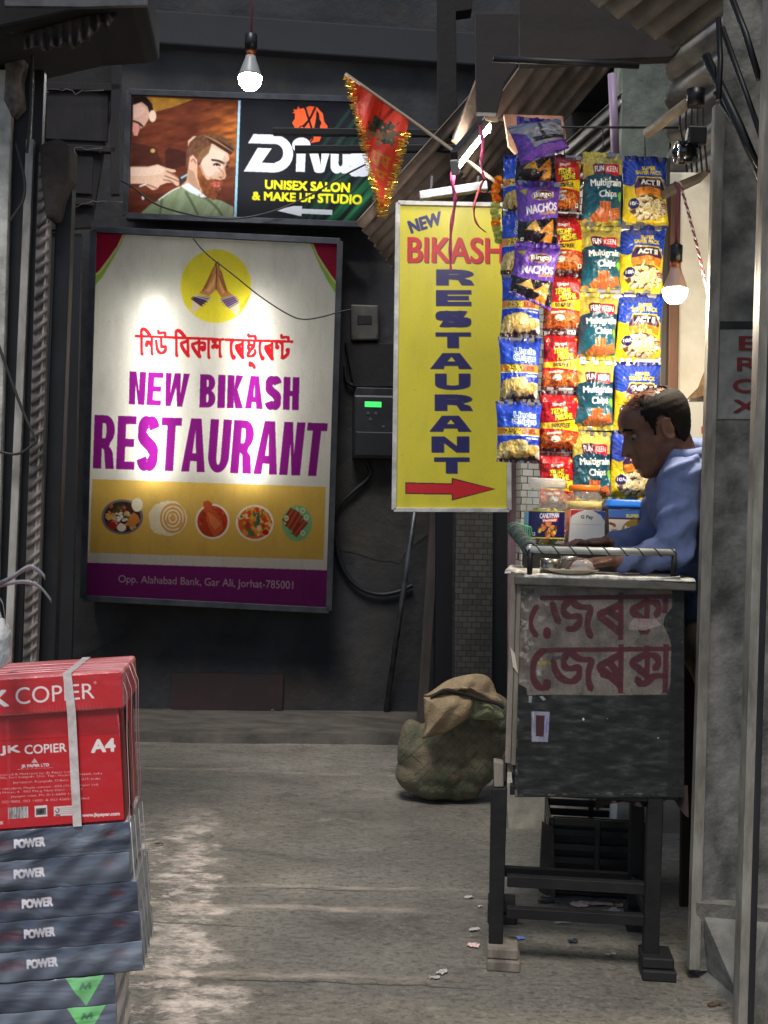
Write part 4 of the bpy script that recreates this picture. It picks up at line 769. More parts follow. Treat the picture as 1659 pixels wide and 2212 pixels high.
gold = mat('gold_tinsel', (255, 218, 100), .25, .8, col2=(232, 184, 70), scale=60)
mb = MB()
for (p, r_, n_) in ((tri[0], tri[2], 560), (tri[1], tri[2], 420)):
    for i in range(n_):
        t = (i + random.random()) / n_; t = t if n_ == 560 else .12 + .88 * t
        x = p[0] + (r_[0] - p[0]) * t; y = p[1] + (r_[1] - p[1]) * t; o_ = flagpt(np.array(x), np.array(y)) + [0, -.012, 0]
        an = random.uniform(-.6, .6) + (math.pi if random.random() < (.55 if n_ == 560 else .4) else 0); ln = random.uniform(.008, .030)
        dv_ = np.array([math.cos(an), random.uniform(-.6, .4), math.sin(an) * .6]); dv_ /= np.linalg.norm(dv_); w_ = np.cross(dv_, [random.uniform(-1, 1), random.uniform(-1, 1), random.uniform(-1, 1)]); w_ = w_ / np.linalg.norm(w_) * .0016
        mb.add([o_ - w_, o_ + w_, o_ + dv_ * ln + w_, o_ + dv_ * ln - w_], [(0, 1, 2, 3)])
mb.build('tinsel', gold, fg)
mb = MB(); mb.tube([W(747, 160, 5.97), W(884, 257, 5.82), W(985, 330, 5.6), W(1105, 418, 4.6)], .0085, 8); mb.build('stick', mat('stick_wood', (132, 116, 96), .7), fg)

# ================================================================ electrical things and pipes at the back wall
C83 = crop(1200, 1100, .8138); WP = lambda x, y, o=0: WALLP.pt(x, y, o)
def wallbox(name, q, th, m, root, bv=.006, base=0):
    mb = MB(); mb.prism([WP(*p, base + th) for p in q], -WALLP.n * th); return mb.build(name, m, root, bv)
sb = thing('switch_box', WP(788, 697), 'white switch box with a dark window on the back wall', 'switch box')
sbc = wallbox('case', [(757, 657), (818, 659), (818, 734), (759, 735)], .07, mat('box_white', (84, 82, 76), .6, col2=(62, 61, 58), scale=9, grime=.5), sb, .01)
wallbox('window', [(772, 680), (803, 681), (803, 700), (772, 700)], .004, mat('box_window', (40, 40, 42), .3), sbc, .001, .07)
for p in ((762, 725), (813, 725)): wallbox('screw', [(p[0] - 1.5, p[1] - 1.5), (p[0] + 1.5, p[1] - 1.5), (p[0] + 1.5, p[1] + 1.5), (p[0] - 1.5, p[1] + 1.5)], .004, m_rail2, sbc, 0, .07)
em = thing('electricity_meter', WP(806, 920), 'electricity meter with a glowing green display under the switch box', 'electricity meter')
wallbox('backboard', [(745, 738), (858, 742), (858, 836), (764, 836)], .05, m_dkwood, em)
emc = wallbox('case', [(764, 852), (856, 854), (852, 992), (763, 990)], .11, mat('meter_case', (44, 45, 48), .35, col2=(34, 34, 38), scale=9, coat=.4), em, .014)
wallbox('hood', [(770, 836), (852, 838), (856, 856), (764, 854)], .08, m_rail2, em, .006)
wallbox('display', [(788, 867), (824, 868), (824, 880), (788, 879)], .004, mat('green_display', (60, 200, 90), .4, emit=(70, 230, 110, .75)), em, .001, .11)
wallbox('lower_cover', [(768, 932), (850, 934), (848, 985), (766, 984)], .01, mat('meter_cover', (38, 39, 42), .3, coat=.5), emc, .006, .11)
for x, y in ((795, 893), (812, 893), (800, 906), (828, 922)): wallbox('button', [(x - 3, y - 3), (x + 3, y - 3), (x + 3, y + 3), (x - 3, y + 3)], .005, mat('meter_button', (74, 76, 80), .3), emc, .002, .11)
def wallwire(name, pts, r, m, label, cat, o=.03):
    mb = MB(); P = [WP(x, y, o) for x, y in smooth_line(pts, 3)]; mb.tube(P, r, 8); return tag(mb.build(name, m, loc=P[0]), label, cat)
m_cable = mat('black_cable', (26, 26, 29), .55)
wallwire('cable', cmap(C83, [(290, 870), (318, 920), (315, 960), (230, 1030), (165, 1090), (140, 1140)]), .012, m_cable, 'thick black cable curling down from the electricity meter', 'cable')
wallwire('cable', cmap(C83, [(150, 1180), (148, 1280), (180, 1400), (250, 1490), (350, 1530), (450, 1515), (520, 1480)]), .014, m_cable, 'black cable hanging in a wide loop below the meter', 'cable')
wallwire('cable', cmap(C83, [(195, 420), (200, 500), (250, 520), (300, 500)]), .012, m_cable, 'short black cable bending beside the dark backboard', 'cable')
wallwire('wire', [(413, 509), (440, 545), (500, 590), (560, 640), (625, 682), (656, 692), (700, 684), (735, 673), (760, 668)], .004, m_cable, 'thin black wire sagging across the restaurant sign', 'wire', .30)
wallwire('wire', [(258, 388), (285, 402), (330, 440), (380, 457), (440, 470), (520, 474), (600, 455), (680, 418), (740, 380), (790, 355)], .0055, m_cable, 'black wire sagging across the bottom of the salon sign', 'wire', .30)
mb = MB(); pp = [W(897, 1100, 7.1), W(831, 1560, 6.95)]; pp[1] = G(831, 1561) + [0, 0, .012]; mb.tube(pp, .017, 10)
tag(mb.build('pipe', mat('bent_pipe', (104, 106, 110), .35, .6, col2=(66, 67, 70), scale=10), loc=pp[1]), 'thin metal pipe leaning against the back wall', 'pipe')
def upright(name, xt, xb, w, y0, y1, d, th, m, label, cat):
    pl = FR((xt + xb) / 2, 1300, d, ALLEY); mb = MB(); pxslab(mb, [(xt, y0), (xt + w, y0), (xb + w, y1), (xb, y1)], pl, th); return tag(mb.build(name, m, bevel=.004, loc=pl.pt(xb, y1)), label, cat)
upright('plank', 931, 900, 21, 1095, 1575, 7.05, .03, mat('plank_brown', (88, 78, 72), .8, col2=(56, 50, 46), scale=8, stretch=(1, 1, .2), bump=.3), 'brown plank standing against the back wall', 'plank')
upright('door_post', 951, 940, 38, 200, 1585, 7.0, .10, mat('navy_post', (22, 24, 34), .6, col2=(15, 16, 22), scale=6, stretch=(1, 1, .2)), 'dark navy door post beside the tiled column', 'post')
upright('door_leaf', 1062, 1058, 60, 200, 1575, 7.0, .06, mat('dark_leaf', (33, 35, 38), .7, col2=(22, 24, 27), scale=5), 'dark door leaf right of the tiled column', 'door')
def tile_mat():
    m = bpy.data.materials.new('small_tiles'); m.use_nodes = True; t = m.node_tree; N = t.nodes; K = t.links.new; b = N['Principled BSDF']; tc = N.new('ShaderNodeTexCoord'); mp = N.new('ShaderNodeMapping')
    mp.inputs['Rotation'].default_value = (R(90), 0, 0); K(tc.outputs['Object'], mp.inputs[0]); br = N.new('ShaderNodeTexBrick'); br.inputs['Scale'].default_value = 11; br.inputs['Color1'].default_value = L(100, 96, 90); br.inputs['Color2'].default_value = L(82, 79, 74); br.inputs['Mortar'].default_value = L(46, 43, 41)
    br.inputs['Mortar Size'].default_value = .022; br.inputs['Brick Width'].default_value = .58; br.inputs['Row Height'].default_value = .36; K(mp.outputs[0], br.inputs['Vector']); K(br.outputs[0], b.inputs['Base Color']); b.inputs['Roughness'].default_value = .35; return m
upright('tiled_column', 990, 982, 80, 300, 1590, 6.9, .25, tile_mat(), 'column faced with small grey tiles behind the sack', 'column')
m_wt = tile_mat(); m_wt.name = 'white_tiles'; m_wt.node_tree.nodes['Brick Texture'].inputs['Color1'].default_value = L(214, 208, 196); m_wt.node_tree.nodes['Brick Texture'].inputs['Color2'].default_value = L(190, 184, 172)
upright('stall_tile_wall', 1128, 1124, 140, 330, 1560, 5.6, .12, m_wt, 'white tiled wall at the back of the snack stall', 'wall')
m_lit = mat('limewash', (236, 230, 214), .85, col2=(212, 204, 186), scale=5, bump=.25, grime=.35, gscale=3, gcol=(128, 116, 98))
upright('stall_back_wall', 1392, 1330, 380, 372, 1800, 4.32, .10, m_lit, 'dirty limewashed wall lit by the bulb behind the man', 'wall')
m_jamb = mat('jamb_wood', (112, 78, 58), .6, col2=(78, 54, 42), scale=9, stretch=(1, 1, .2), bump=.2)
upright('door_jamb', 1450, 1436, 22, 395, 1280, 4.2, .06, m_jamb, 'brown timber jamb behind the hanging bulb', 'door jamb')
upright('steel_upright', 1434, 1416, 15, 340, 1250, 4.22, .05, mat('grey_upright', (84, 82, 80), .5, .3, col2=(54, 52, 51), scale=10, stretch=(1, 1, .2)), 'grey steel upright right of the popcorn packets', 'post')
# torn paper and a white poster on the limewashed wall
PB = FR(1500, 860, 4.28, ALLEY); mb = MB(); mb.prism([PB.pt(*p) for p in ((1486, 862), (1512, 836), (1526, 800), (1560, 790), (1566, 860), (1530, 852), (1500, 860))], (0, .03, 0))
tag(mb.build('paper_bag', mat('kraft_paper', (176, 142, 104), .85, col2=(120, 94, 68), scale=20, bump=.5), loc=PB.pt(1520, 830)), 'crumpled brown paper hanging on the limewashed wall', 'paper')
cv = Cv(1470, 868, 1580, 1080, .8, 2, (206, 202, 192)); cv.text('EROX', (1516, 922, 1600, 936), (176, 40, 44), 1); cv.rect(1518, 944, 1560, 952, (176, 40, 44)); o = cv.onplane('poster', PB, mat('printed_paper', attr=True, rough=.7), None, .004); tag(o, 'white poster with red print behind the man', 'poster')

# ================================================================ roof over the stall
m_tin = mat('rusty_tin', (150, 130, 114), .6, .2, col2=(96, 82, 72), scale=5, bump=.1, grime=.4, gcol=(48, 36, 30)); m_zinc = mat('zinc_sheet', (176, 174, 170), .42, .5, col2=(120, 118, 115), scale=5, grime=.3)
def corr(label, q, m, n, amp=.016, name='corrugated_sheet'):       # q: four (px, py, depth); ridges run along the first side
    P = [W(*p) for p in q]; nu, nv = 14, n * 8; us = np.linspace(0, 1, nu); vs = np.linspace(0, 1, nv); A = np.zeros((nu, nv, 3))
    nn = np.cross(P[1] - P[0], P[3] - P[0]); nn /= np.linalg.norm(nn)
    for i, u in enumerate(us):
        for j, v in enumerate(vs): A[i, j] = (P[0] * (1 - u) + P[1] * u) * (1 - v) + (P[3] * (1 - u) + P[2] * u) * v + nn * amp * math.sin(v * n * 2 * math.pi)
    o = grid_mesh(name, A, None, m, None, True, None, P[0]); s = o.modifiers.new('thick', 'SOLIDIFY'); s.thickness = .003; return tag(o, label, 'roof sheet', 'corrugated sheets over the stall')
corr('brown corrugated sheet sloping up behind the tube light', [(770, 480, 5.9), (1090, 120, 6.3), (1210, 330, 7.0), (880, 620, 6.6)], m_tin, 9)
corr('short brown corrugated sheet left of the dark fascia boards', [(980, 300, 5.3), (1060, 90, 5.5), (1200, 200, 6.2), (1010, 420, 6.0)], m_tin, 6)
corr('silver corrugated sheet beside the lilac pipe', [(1196, 330, 5.2), (1346, 196, 5.0), (1352, 330, 5.15), (1206, 450, 5.35)], m_zinc, 5, .026)
corr('grey corrugated sheet at the top with its wavy end', [(1250, -14, 3.7), (1430, -160, 3.6), (1640, -40, 3.85), (1452, 100, 4.0)], mat('dull_tin', (150, 142, 132), .6, .2, col2=(104, 98, 91), scale=5, grime=.4), 5, .03)
corr('grey corrugated sheet under the top right corner', [(1440, 96, 4.3), (1580, -10, 4.1), (1600, 320, 4.25), (1446, 430, 4.45)], mat('dull_tin2', (170, 166, 160), .7, .1, col2=(96, 93, 90), scale=5), 5, .025)
m_fas = mat('fascia_board', (44, 39, 38), .85, col2=(40, 35, 34), scale=5, bump=.2)
def board(name, pts, d, th, m, label, cat='board', group=None, yaw=0):
    pl = FR(pts[0][0], pts[0][1], d, yaw); mb = MB(); pxslab(mb, pts, pl, th); return tag(mb.build(name, m, bevel=.004, loc=pl.pt(*pts[0])), label, cat, group)
board('fascia_board', [(1124, -60), (1470, -60), (1470, 104), (1450, 124), (1124, 136)], 4.2, .06, m_fas, 'wide dark fascia board under the wavy tin end', 'board', 'dark boards over the stall')
corr('dim brown corrugated sheet between the two fascia boards', [(1040, 262, 5.2), (1160, 90, 5.3), (1330, 130, 6.0), (1216, 262, 5.9)], m_tin, 6)
board('fascia_board', [(1028, 28), (1124, 28), (1124, 134), (1090, 180), (1074, 244), (1029, 242)], 4.9, .05, m_fas, 'dark fascia board above the tube light', 'board', 'dark boards over the stall')
board('rafter', [(946, -40), (1022, -40), (1020, 20), (985, 25), (988, 330), (946, 330)], 6.4, .12, m_dkwood, 'dark upright timber between flag and tin roof', 'timber')
board('plaster_column', [(1346, 110), (1452, 110), (1446, 345), (1340, 345)], 5.0, .2, mat('green_plaster', (120, 128, 120), .9, col2=(84, 90, 85), scale=7, bump=.4, grime=.4), 'grey green plaster column above the multigrain packets', 'column')
board('ceiling_cloth', [(1088, 246), (1216, 250), (1224, 300), (1130, 350), (1098, 316)], 5.1, .02, mat('peach_cloth', (190, 140, 112), .8, col2=(150, 104, 84), scale=7), 'peach coloured sheet under the roof behind the tube light', 'cloth')
for (a, b_, d, r, nm, lb, m) in (((1322, 160), (1330, 350), 4.8, .017, 'conduit', 'lilac plastic pipe running down to the packets', mat('lilac_pipe', (150, 130, 158), .5)), ((1066, 127), (1380, 142), 4.1, .011, 'rod', 'thin steel rod below the fascia board', m_rail2),
                              ((1398, 288), (1500, 212), 4.0, .018, 'bamboo_pole', 'pale bamboo pole pointing out from the right upright', mat('bamboo', (190, 176, 150), .6, col2=(140, 124, 100), scale=12)), ((1100, 274), (1470, 276), 4.15, .004, 'packet_wire', 'taut thin wire above the snack packets', m_cable)):
    mb = MB(); mb.tube([W(*a, d), W(*b_, d - (.25 if nm == 'bamboo_pole' else 0))], r, 10); tag(mb.build(nm, m, loc=W(*a, d)), lb, nm.split('_')[-1])
mb = MB(); mb.lathe([(.0, -.03), (.028, -.03), (.03, .02), (.0, .03)], W(1503, 208, 3.75), 12); tag(mb.build('pole_clamp', m_socket, loc=W(1503, 208, 3.75)), 'black clamp at the end of the bamboo pole', 'clamp')
board('wall_shelf', [(1440, 402), (1528, 366), (1532, 376), (1446, 416)], 3.95, .10, mat('shelf_wood', (110, 98, 86), .8, col2=(76, 66, 58), scale=9, bump=.3), 'slanting shelf plank above the right hand bulb', 'shelf')
dvc = thing('wall_fan', W(1482, 325, 3.9), 'small black round device with shiny rim on the shelf', 'device')
c0 = W(1484, 330, 3.88); axd = np.array([[0, 1, 0], [0, 0, 1], [-1, 0, 0]], float)
mb = MB(); mb.lathe([(0, -.035), (.03, -.03), (.038, 0), (.036, .03), (0, .05)], c0, 20, ax=axd); mb.build('dome', mat('gloss_black', (16, 16, 18), .15, coat=.6), dvc)
mb = MB(); t = np.linspace(0, 2 * math.pi, 25); mb.tube([c0 + [-.032, .034 * math.cos(k), .034 * math.sin(k)] for k in t], .005, 8); mb.build('rim', mat('chrome', (215, 215, 215), .12, 1), dvc)
mb = MB(); mb.box(c0 + [.03, .01, .055], (.06, .05, .06)); mb.build('housing', m_socket, dvc, .006)
for k in range(5):
    mb = MB(); x = 1470 + k * 11; mb.tube([W(*p, 3.9) for p in smooth_line([(x + 4, 215), (x - 4 + k * 2, 270), (x + 8, 310), (x + 14, 372)], 3)], .0035, 6); mb.build('cable', m_cable, dvc)
for k, (a, b_, r) in enumerate((((1524, 120), (1660, 420), .013), ((1560, 60), (1700, 470), .008), ((1545, 200), (1640, 360), .008), ((1552, 40), (1552, 215), .008), ((1575, -20), (1640, 170), .009))):
    mb = MB(); mb.tube([W(*a, 3.3), W((a[0] + b_[0]) / 2 + 4, (a[1] + b_[1]) / 2, 3.25), W(*b_, 3.2)], r, 8)
    tag(mb.build('black_pipe', mat('black_pipe', (18, 18, 20), .5, col2=(12, 12, 14), scale=10), loc=W(*a, 3.3)), ('thick black pipe slanting past the cement pier', 'upper thin black pipe running off to the right corner', 'short black pipe crossing the pier top', 'upright black pipe above the pale corner steel', 'black pipe at the very top right')[k], 'pipe', 'black pipes at the top right')

# ---- ribbons and garland
pink = mat('pink_ribbon', (222, 96, 140), .35, col2=(180, 60, 100), scale=30); red_r = mat('red_ribbon', (128, 36, 40), .5)
def ribbon(pts, d, w, m, label, tw=1.0):
    p = smooth_line(pts, 3); n = len(p); A = np.zeros((n, 2, 3))
    for i, (x, y) in enumerate(p):
        a = tw * math.sin(i * .35); ww = w * (1 - .5 * i / n); o_ = np.array([math.cos(a), math.sin(a) * .6, 0]) * ww; A[i, 0] = W(x, y, d) - o_; A[i, 1] = W(x, y, d) + o_
    o = grid_mesh('ribbon', A, None, m, None, True, None, W(*p[0], d)); s = o.modifiers.new('thick', 'SOLIDIFY'); s.thickness = .0012; tag(o, label, 'ribbon', 'plastic ribbons under the roof')
ribbon([(982, 345), (976, 400), (986, 430), (975, 480), (972, 540), (974, 585)], 4.9, .012, pink, 'long pink ribbon hanging over the blue word NEW')
ribbon([(1037, 270), (1044, 310), (1038, 350), (1047, 388)], 4.85, .010, pink, 'short pink ribbon hanging beside the lit tube')
ribbon([(1044, 390), (1030, 420), (1022, 450), (1028, 485), (1050, 502)], 5.0, .008, red_r, 'dark red ribbon curling over the yellow signboard')
ribbon([(1030, 410), (1052, 418), (1064, 412)], 5.0, .007, red_r, 'dark red ribbon knot above the word BIKASH')
for i, (x, y) in enumerate(((1076, 390), (1072, 404), (1071, 418), (1073, 432), (1070, 445), (1069, 458), (1072, 470), (1071, 482), (1073, 494), (1076, 506), (1078, 518))):
    if i == 0: gl = thing('garland', W(1074, 390, 4.3), 'orange and pale yellow flower garland hanging left of the packets', 'garland')
    c = W(x, y, 4.3); mb = MB()
    for k in range(34):
        v = np.array([random.gauss(0, 1) for _ in range(3)]); v /= np.linalg.norm(v); w_ = np.cross(v, [.3, .5, .8]); w_ = w_ / (np.linalg.norm(w_) + 1e-6) * .005
        mb.add([c + v * .004 - w_, c + v * .004 + w_, c + v * .017 + w_ * 1.5, c + v * .017 - w_ * 1.5], [(0, 1, 2, 3)])
    mb.build('blossom', mat('marigold', (255, 140, 40), .6, col2=(255, 180, 60), scale=40) if i in (0, 1, 2, 3, 7) else mat('pale_blossom', (226, 224, 150), .6, col2=(190, 210, 120), scale=40), gl)

# unseen sheet added out of view to keep the sun off the man
blocker = thing('shade_sheet', (.51, 2.9, 3.4), 'unseen tin sheet added overhead to shade the man at the stall', 'awning')
MB().box((.51, 2.90, 3.42), (.60, 1.45, .02)).build('sheet', m_tin, blocker)
# ================================================================ hanging packets: five printed designs
def blobs(cv, n, cx, cy, rx, ry, s, cols, al=1., sq=.75, edge=None):
    for i in range(n):
        a = random.random() * 6.28; r = math.sqrt(random.random()); x, y = cx + rx * r * math.cos(a), cy + ry * r * math.sin(a); k = s * random.uniform(.6, 1.25); ro = random.random() * 3
        if edge: cv.ell(x + .5, y + .8, k * 1.08, k * sq * 1.1, edge, .55, ro, 12, .12)
        cv.ell(x, y, k, k * sq * random.uniform(.7, 1.2), random.choice(cols), al, ro, 12, .18)
def seal(cv, H, top, bot, t=8, b=7):
    for y in np.arange(0, t, 1.3): cv.rect(-2, y, 102, y + .8, top); cv.rect(-2, y + .8, 102, y + 1.4, tuple(np.array(top) * .72))
    for y in np.arange(H - b, H + 1, 1.3): cv.rect(-2, y, 102, y + .8, bot); cv.rect(-2, y + .8, 102, y + 1.4, tuple(np.array(bot) * .72))
def new(H, c): return Cv(0, 0, 100, H, 1.15, 2, c)
DES = {}
def d_potato():
    cv = new(146, (20, 62, 196)); cv.put(cv.mask([[(-2, -2), (102, -2), (102, 60), (-2, 60)]]), lambda x, y: np.stack([18 + 16 * y / 60, 58 + 30 * y / 60, 190 + 26 * y / 60], -1))
    for dx, dy, c, b in ((0, 0, (226, 236, 252), 1.7), (0, 0, (22, 84, 190), .2)):
        cv.text('Uncle', (37, 27, 86, 39), c, b); cv.text('Chipps', (33, 42, 88, 58), c, b)
    cv.rect(-2, 63, 102, 81, (226, 150, 42)); cv.rect(-2, 81, 102, 82.5, (236, 240, 250)); cv.text('25%', (16, 65, 52, 79), (60, 40, 20), 1.8); cv.text('25%', (16, 65, 52, 79), (250, 214, 50), .7); cv.rect(56, 66, 88, 78, (150, 66, 26))
    for x in np.arange(58, 87, 4): cv.rect(x, 67, x + 2.2, 77, (176, 84, 36), .8)
    cv.text('Plain Salted', (66, 86, 95, 90), (226, 232, 250), .3)
    cv.ell(92, 112, 12, 9, (228, 228, 218)); cv.ell(95, 130, 12, 10, (236, 234, 220)); cv.rect(-2, 128, 102, 150, (42, 30, 34)); cv.ell(98, 128, 10, 9, (238, 236, 226)); cv.ell(10, 126, 16, 12, (196, 182, 126))
    blobs(cv, 46, 46, 114, 37, 17, 11, [(236, 212, 130), (226, 196, 108), (244, 226, 160), (214, 180, 92), (232, 206, 122)], 1, .7, (150, 112, 48)); cv.blur(1)
    seal(cv, 146, (24, 56, 166), (62, 36, 44)); return cv
def d_stick():
    cv = new(146, (208, 26, 32))
    for k in range(20): a = -2.9 + k * .16; cv.poly([(50, 60), (50 + 90 * math.cos(a), 60 + 90 * math.sin(a)), (50 + 90 * math.cos(a + .07), 60 + 90 * math.sin(a + .07))], (176, 18, 26), .7)
    cv.poly([(80, 18), (101, 17), (100, 36)], (246, 212, 40)); cv.text('10', (88, 20, 97, 26), (150, 40, 30), .4); cv.polys([[(6, 28), (12, 16), (18, 28)], [(8.5, 26.5), (12, 19.5), (15.5, 26.5)]], (236, 196, 190))
    cv.ell(43, 34, 13, 5.5, (120, 14, 20), .6, -.1); cv.text('Bingo!', [(29, 31), (59, 28), (60, 37), (30, 40)], (244, 240, 236), .6)
    for b, c, o in ((1.7, (70, 24, 16), 1.0), (.75, (244, 228, 50), 0)):
        cv.text('TEDHE', [(26 + o, 45 + o), (64 + o, 42 + o), (66 + o, 54 + o), (24 + o, 58 + o)], c, b); cv.text('MEDHE', [(36 + o, 60 + o), (78 + o, 54 + o), (80 + o, 66 + o), (36 + o, 72 + o)], c, b)
    cv.poly([(-2, 78), (40, 77), (102, 65), (102, 97), (50, 93), (-2, 91)], (248, 214, 32)); cv.text('50%FREE', [(26, 80), (74, 78), (74, 88), (26, 89)], (46, 34, 30), .5)
    cv.rect(-2, 108, 102, 150, (120, 52, 24)); cv.ell(50, 116, 60, 16, (140, 60, 26))
    for i in range(90):
        x, y, a, l = random.uniform(0, 100), random.uniform(103, 138), random.uniform(0, 3.1), random.uniform(7, 13); c = random.choice([(226, 120, 44), (206, 98, 34), (238, 142, 62), (180, 78, 28)])
        p = [(x - l * math.cos(a), y - l * .6 * math.sin(a)), (x + 2 * math.sin(a), y - 2), (x + l * math.cos(a), y + l * .6 * math.sin(a))]; cv.line([(u + .8, v + 1.4) for u, v in p], 4.6, (92, 36, 16), .7); cv.line(p, 4.2, c)
    cv.poly([(16, 101), (52, 98), (52, 103), (16, 106)], (240, 232, 214)); cv.ell(38, 116, 12, 8, (236, 228, 210)); cv.ell(38, 114, 10, 5, (246, 244, 236)); cv.ell(34, 120, 4, 2, (90, 130, 50)); cv.rect(84, 126, 93, 135, (236, 236, 230)); cv.ell(88.5, 130.5, 2.6, 2.6, (40, 120, 50)); cv.blur(1)
    seal(cv, 146, (84, 18, 30), (70, 18, 26), 10, 7); return cv
def d_grain():
    cv = new(170, (206, 190, 66)); cv.put(cv.mask([[(-2, -2), (102, -2), (102, 62), (-2, 62)]]), lambda x, y: np.stack([206 + 30 * vn(x / 5, y / 3, 2) - 10, 190 + 26 * vn(x / 5, y / 3, 2) - 10, 62 + 50 * vn(x / 5, y / 3, 2)], -1))
    cv.put(cv.mask([[(-2, 66), (8, 58), (30, 53), (60, 51), (102, 53), (102, 158), (60, 156), (-2, 166)]]), lambda x, y: np.stack([14 + 12 * (y - 50) / 100, 62 + 40 * (y - 50) / 100, 82 + 40 * (y - 50) / 100], -1))
    cv.poly([(22, 33), (30, 29), (52, 30), (54, 52), (26, 54)], (86, 18, 52)); cv.poly([(53, 31), (86, 30), (91, 35), (90, 56), (84, 58), (54, 52)], (204, 26, 48)); cv.text('FUN', [(27, 36), (49, 34), (49, 47), (28, 49)], (244, 240, 236), .6); cv.text('KEEN', [(57, 36), (86, 36), (86, 49), (57, 48)], (250, 236, 232), .6)
    cv.text('Multigrain', [(17, 66), (97, 62), (97, 84), (19, 86)], (250, 252, 250), .75, .4); cv.text('Chips', [(40, 92), (86, 88), (86, 110), (42, 112)], (250, 252, 250), .8, .4)
    cv.ell(95, 100, 6, 8, (120, 200, 70)); cv.poly([(90, 103), (101, 103), (95, 116)], (120, 200, 70))
    def bis(p, n):
        p = np.array(p, float); cv.poly(p + [1, 1.6], (90, 40, 24), .6); cv.poly(p, (222, 122, 66))
        for k in range(n): a, b = (k + .35) / n, (k + .8) / n; cv.poly([p[0] * (1 - a) + p[1] * a, p[0] * (1 - b) + p[1] * b, p[3] * (1 - b) + p[2] * b, p[3] * (1 - a) + p[2] * a], (178, 84, 40), .85)
    bis([(20, 152), (38, 134), (52, 146), (32, 166)], 3); bis([(66, 136), (92, 128), (97, 150), (72, 160)][1:] + [(66, 136)], 4); bis([(41, 117), (70, 117), (69, 146), (42, 146)], 3); cv.poly([(41, 146), (69, 146), (66, 162), (54, 168), (44, 160)], (196, 96, 52)); cv.ell(12, 160, 10, 5, (206, 150, 70), 1, 0, 14, .2); cv.blur(1)
    seal(cv, 170, (214, 200, 84), (196, 180, 66), 14, 9)
    for k in range(26): cv.ell(random.uniform(4, 96), random.uniform(2, 13), random.uniform(1, 4), random.uniform(.5, 1.4), random.choice([(250, 244, 190), (140, 126, 40), (238, 226, 130)]), .8)
    return cv
def d_corn():
    cv = new(152, (30, 60, 172)); 
    for k in range(22): a = math.pi + k * math.pi / 21; cv.poly([(52, 70), (52 + 90 * math.cos(a), 70 + 90 * math.sin(a)), (52 + 90 * math.cos(a + .06), 70 + 90 * math.sin(a + .06))], (54, 92, 206), .7)
    ye = (240, 208, 32); cv.poly([(-2, 62), (14, 70), (24, 66), (30, 48), (86, 48), (96, 66), (102, 62), (102, 156), (-2, 156)], ye); cv.poly([(32, 51), (84, 51), (94, 70), (92, 88), (24, 88), (22, 70)], (70, 40, 84))
    cv.text('SUPER', (42, 25, 72, 33), ye, .5); cv.text('SAVER PACK', (28, 35, 86, 43), ye, .5); cv.rect(33, 53, 86, 69, (38, 22, 34))
    for x in np.arange(34, 86, 2.6): cv.rect(x, 53.4, x + 1.2, 54.6, (214, 160, 60)); cv.rect(x, 67.4, x + 1.2, 68.6, (214, 160, 60))
    cv.text('ACT II', (38, 56, 82, 66), (244, 244, 240), .8); cv.poly([(24, 76), (58, 70), (94, 76), (92, 94), (58, 86), (26, 94)], (226, 138, 34)); cv.text('BUTTER', (40, 75, 76, 81), (180, 96, 24), .5); cv.ell(54, 116, 43, 27, (96, 64, 40))
    for i in range(150):
        a = random.random() * 6.28; r = math.sqrt(random.random()); x, y = 54 + 41 * r * math.cos(a), 118 + 25 * r * math.sin(a); k = random.uniform(2.6, 4.8); cv.ell(x + .6, y + .9, k, k * .9, (168, 136, 76), .7); cv.ell(x, y, k, k * .85, random.choice([(246, 236, 196), (240, 224, 170), (232, 208, 140), (250, 244, 214)])); cv.ell(x + k * .3, y + k * .3, k * .4, k * .3, (206, 170, 96), .7)
    cv.ell(21, 108, 11.5, 11.5, (34, 26, 84), 1, 0, 24, .06); cv.text('10/-', (13, 104, 30, 111), (236, 234, 240), .45); cv.rect(84, 106, 100, 109, (150, 40, 60)); cv.rect(86, 111, 100, 113, (150, 40, 60)); cv.rect(86, 115, 100, 117, (120, 40, 90)); cv.rect(88, 52, 94, 58, (230, 232, 238)); cv.rect(-2, 141, 102, 156, ye); cv.blur(1)
    seal(cv, 152, (26, 40, 120), (226, 196, 60), 9, 6); return cv
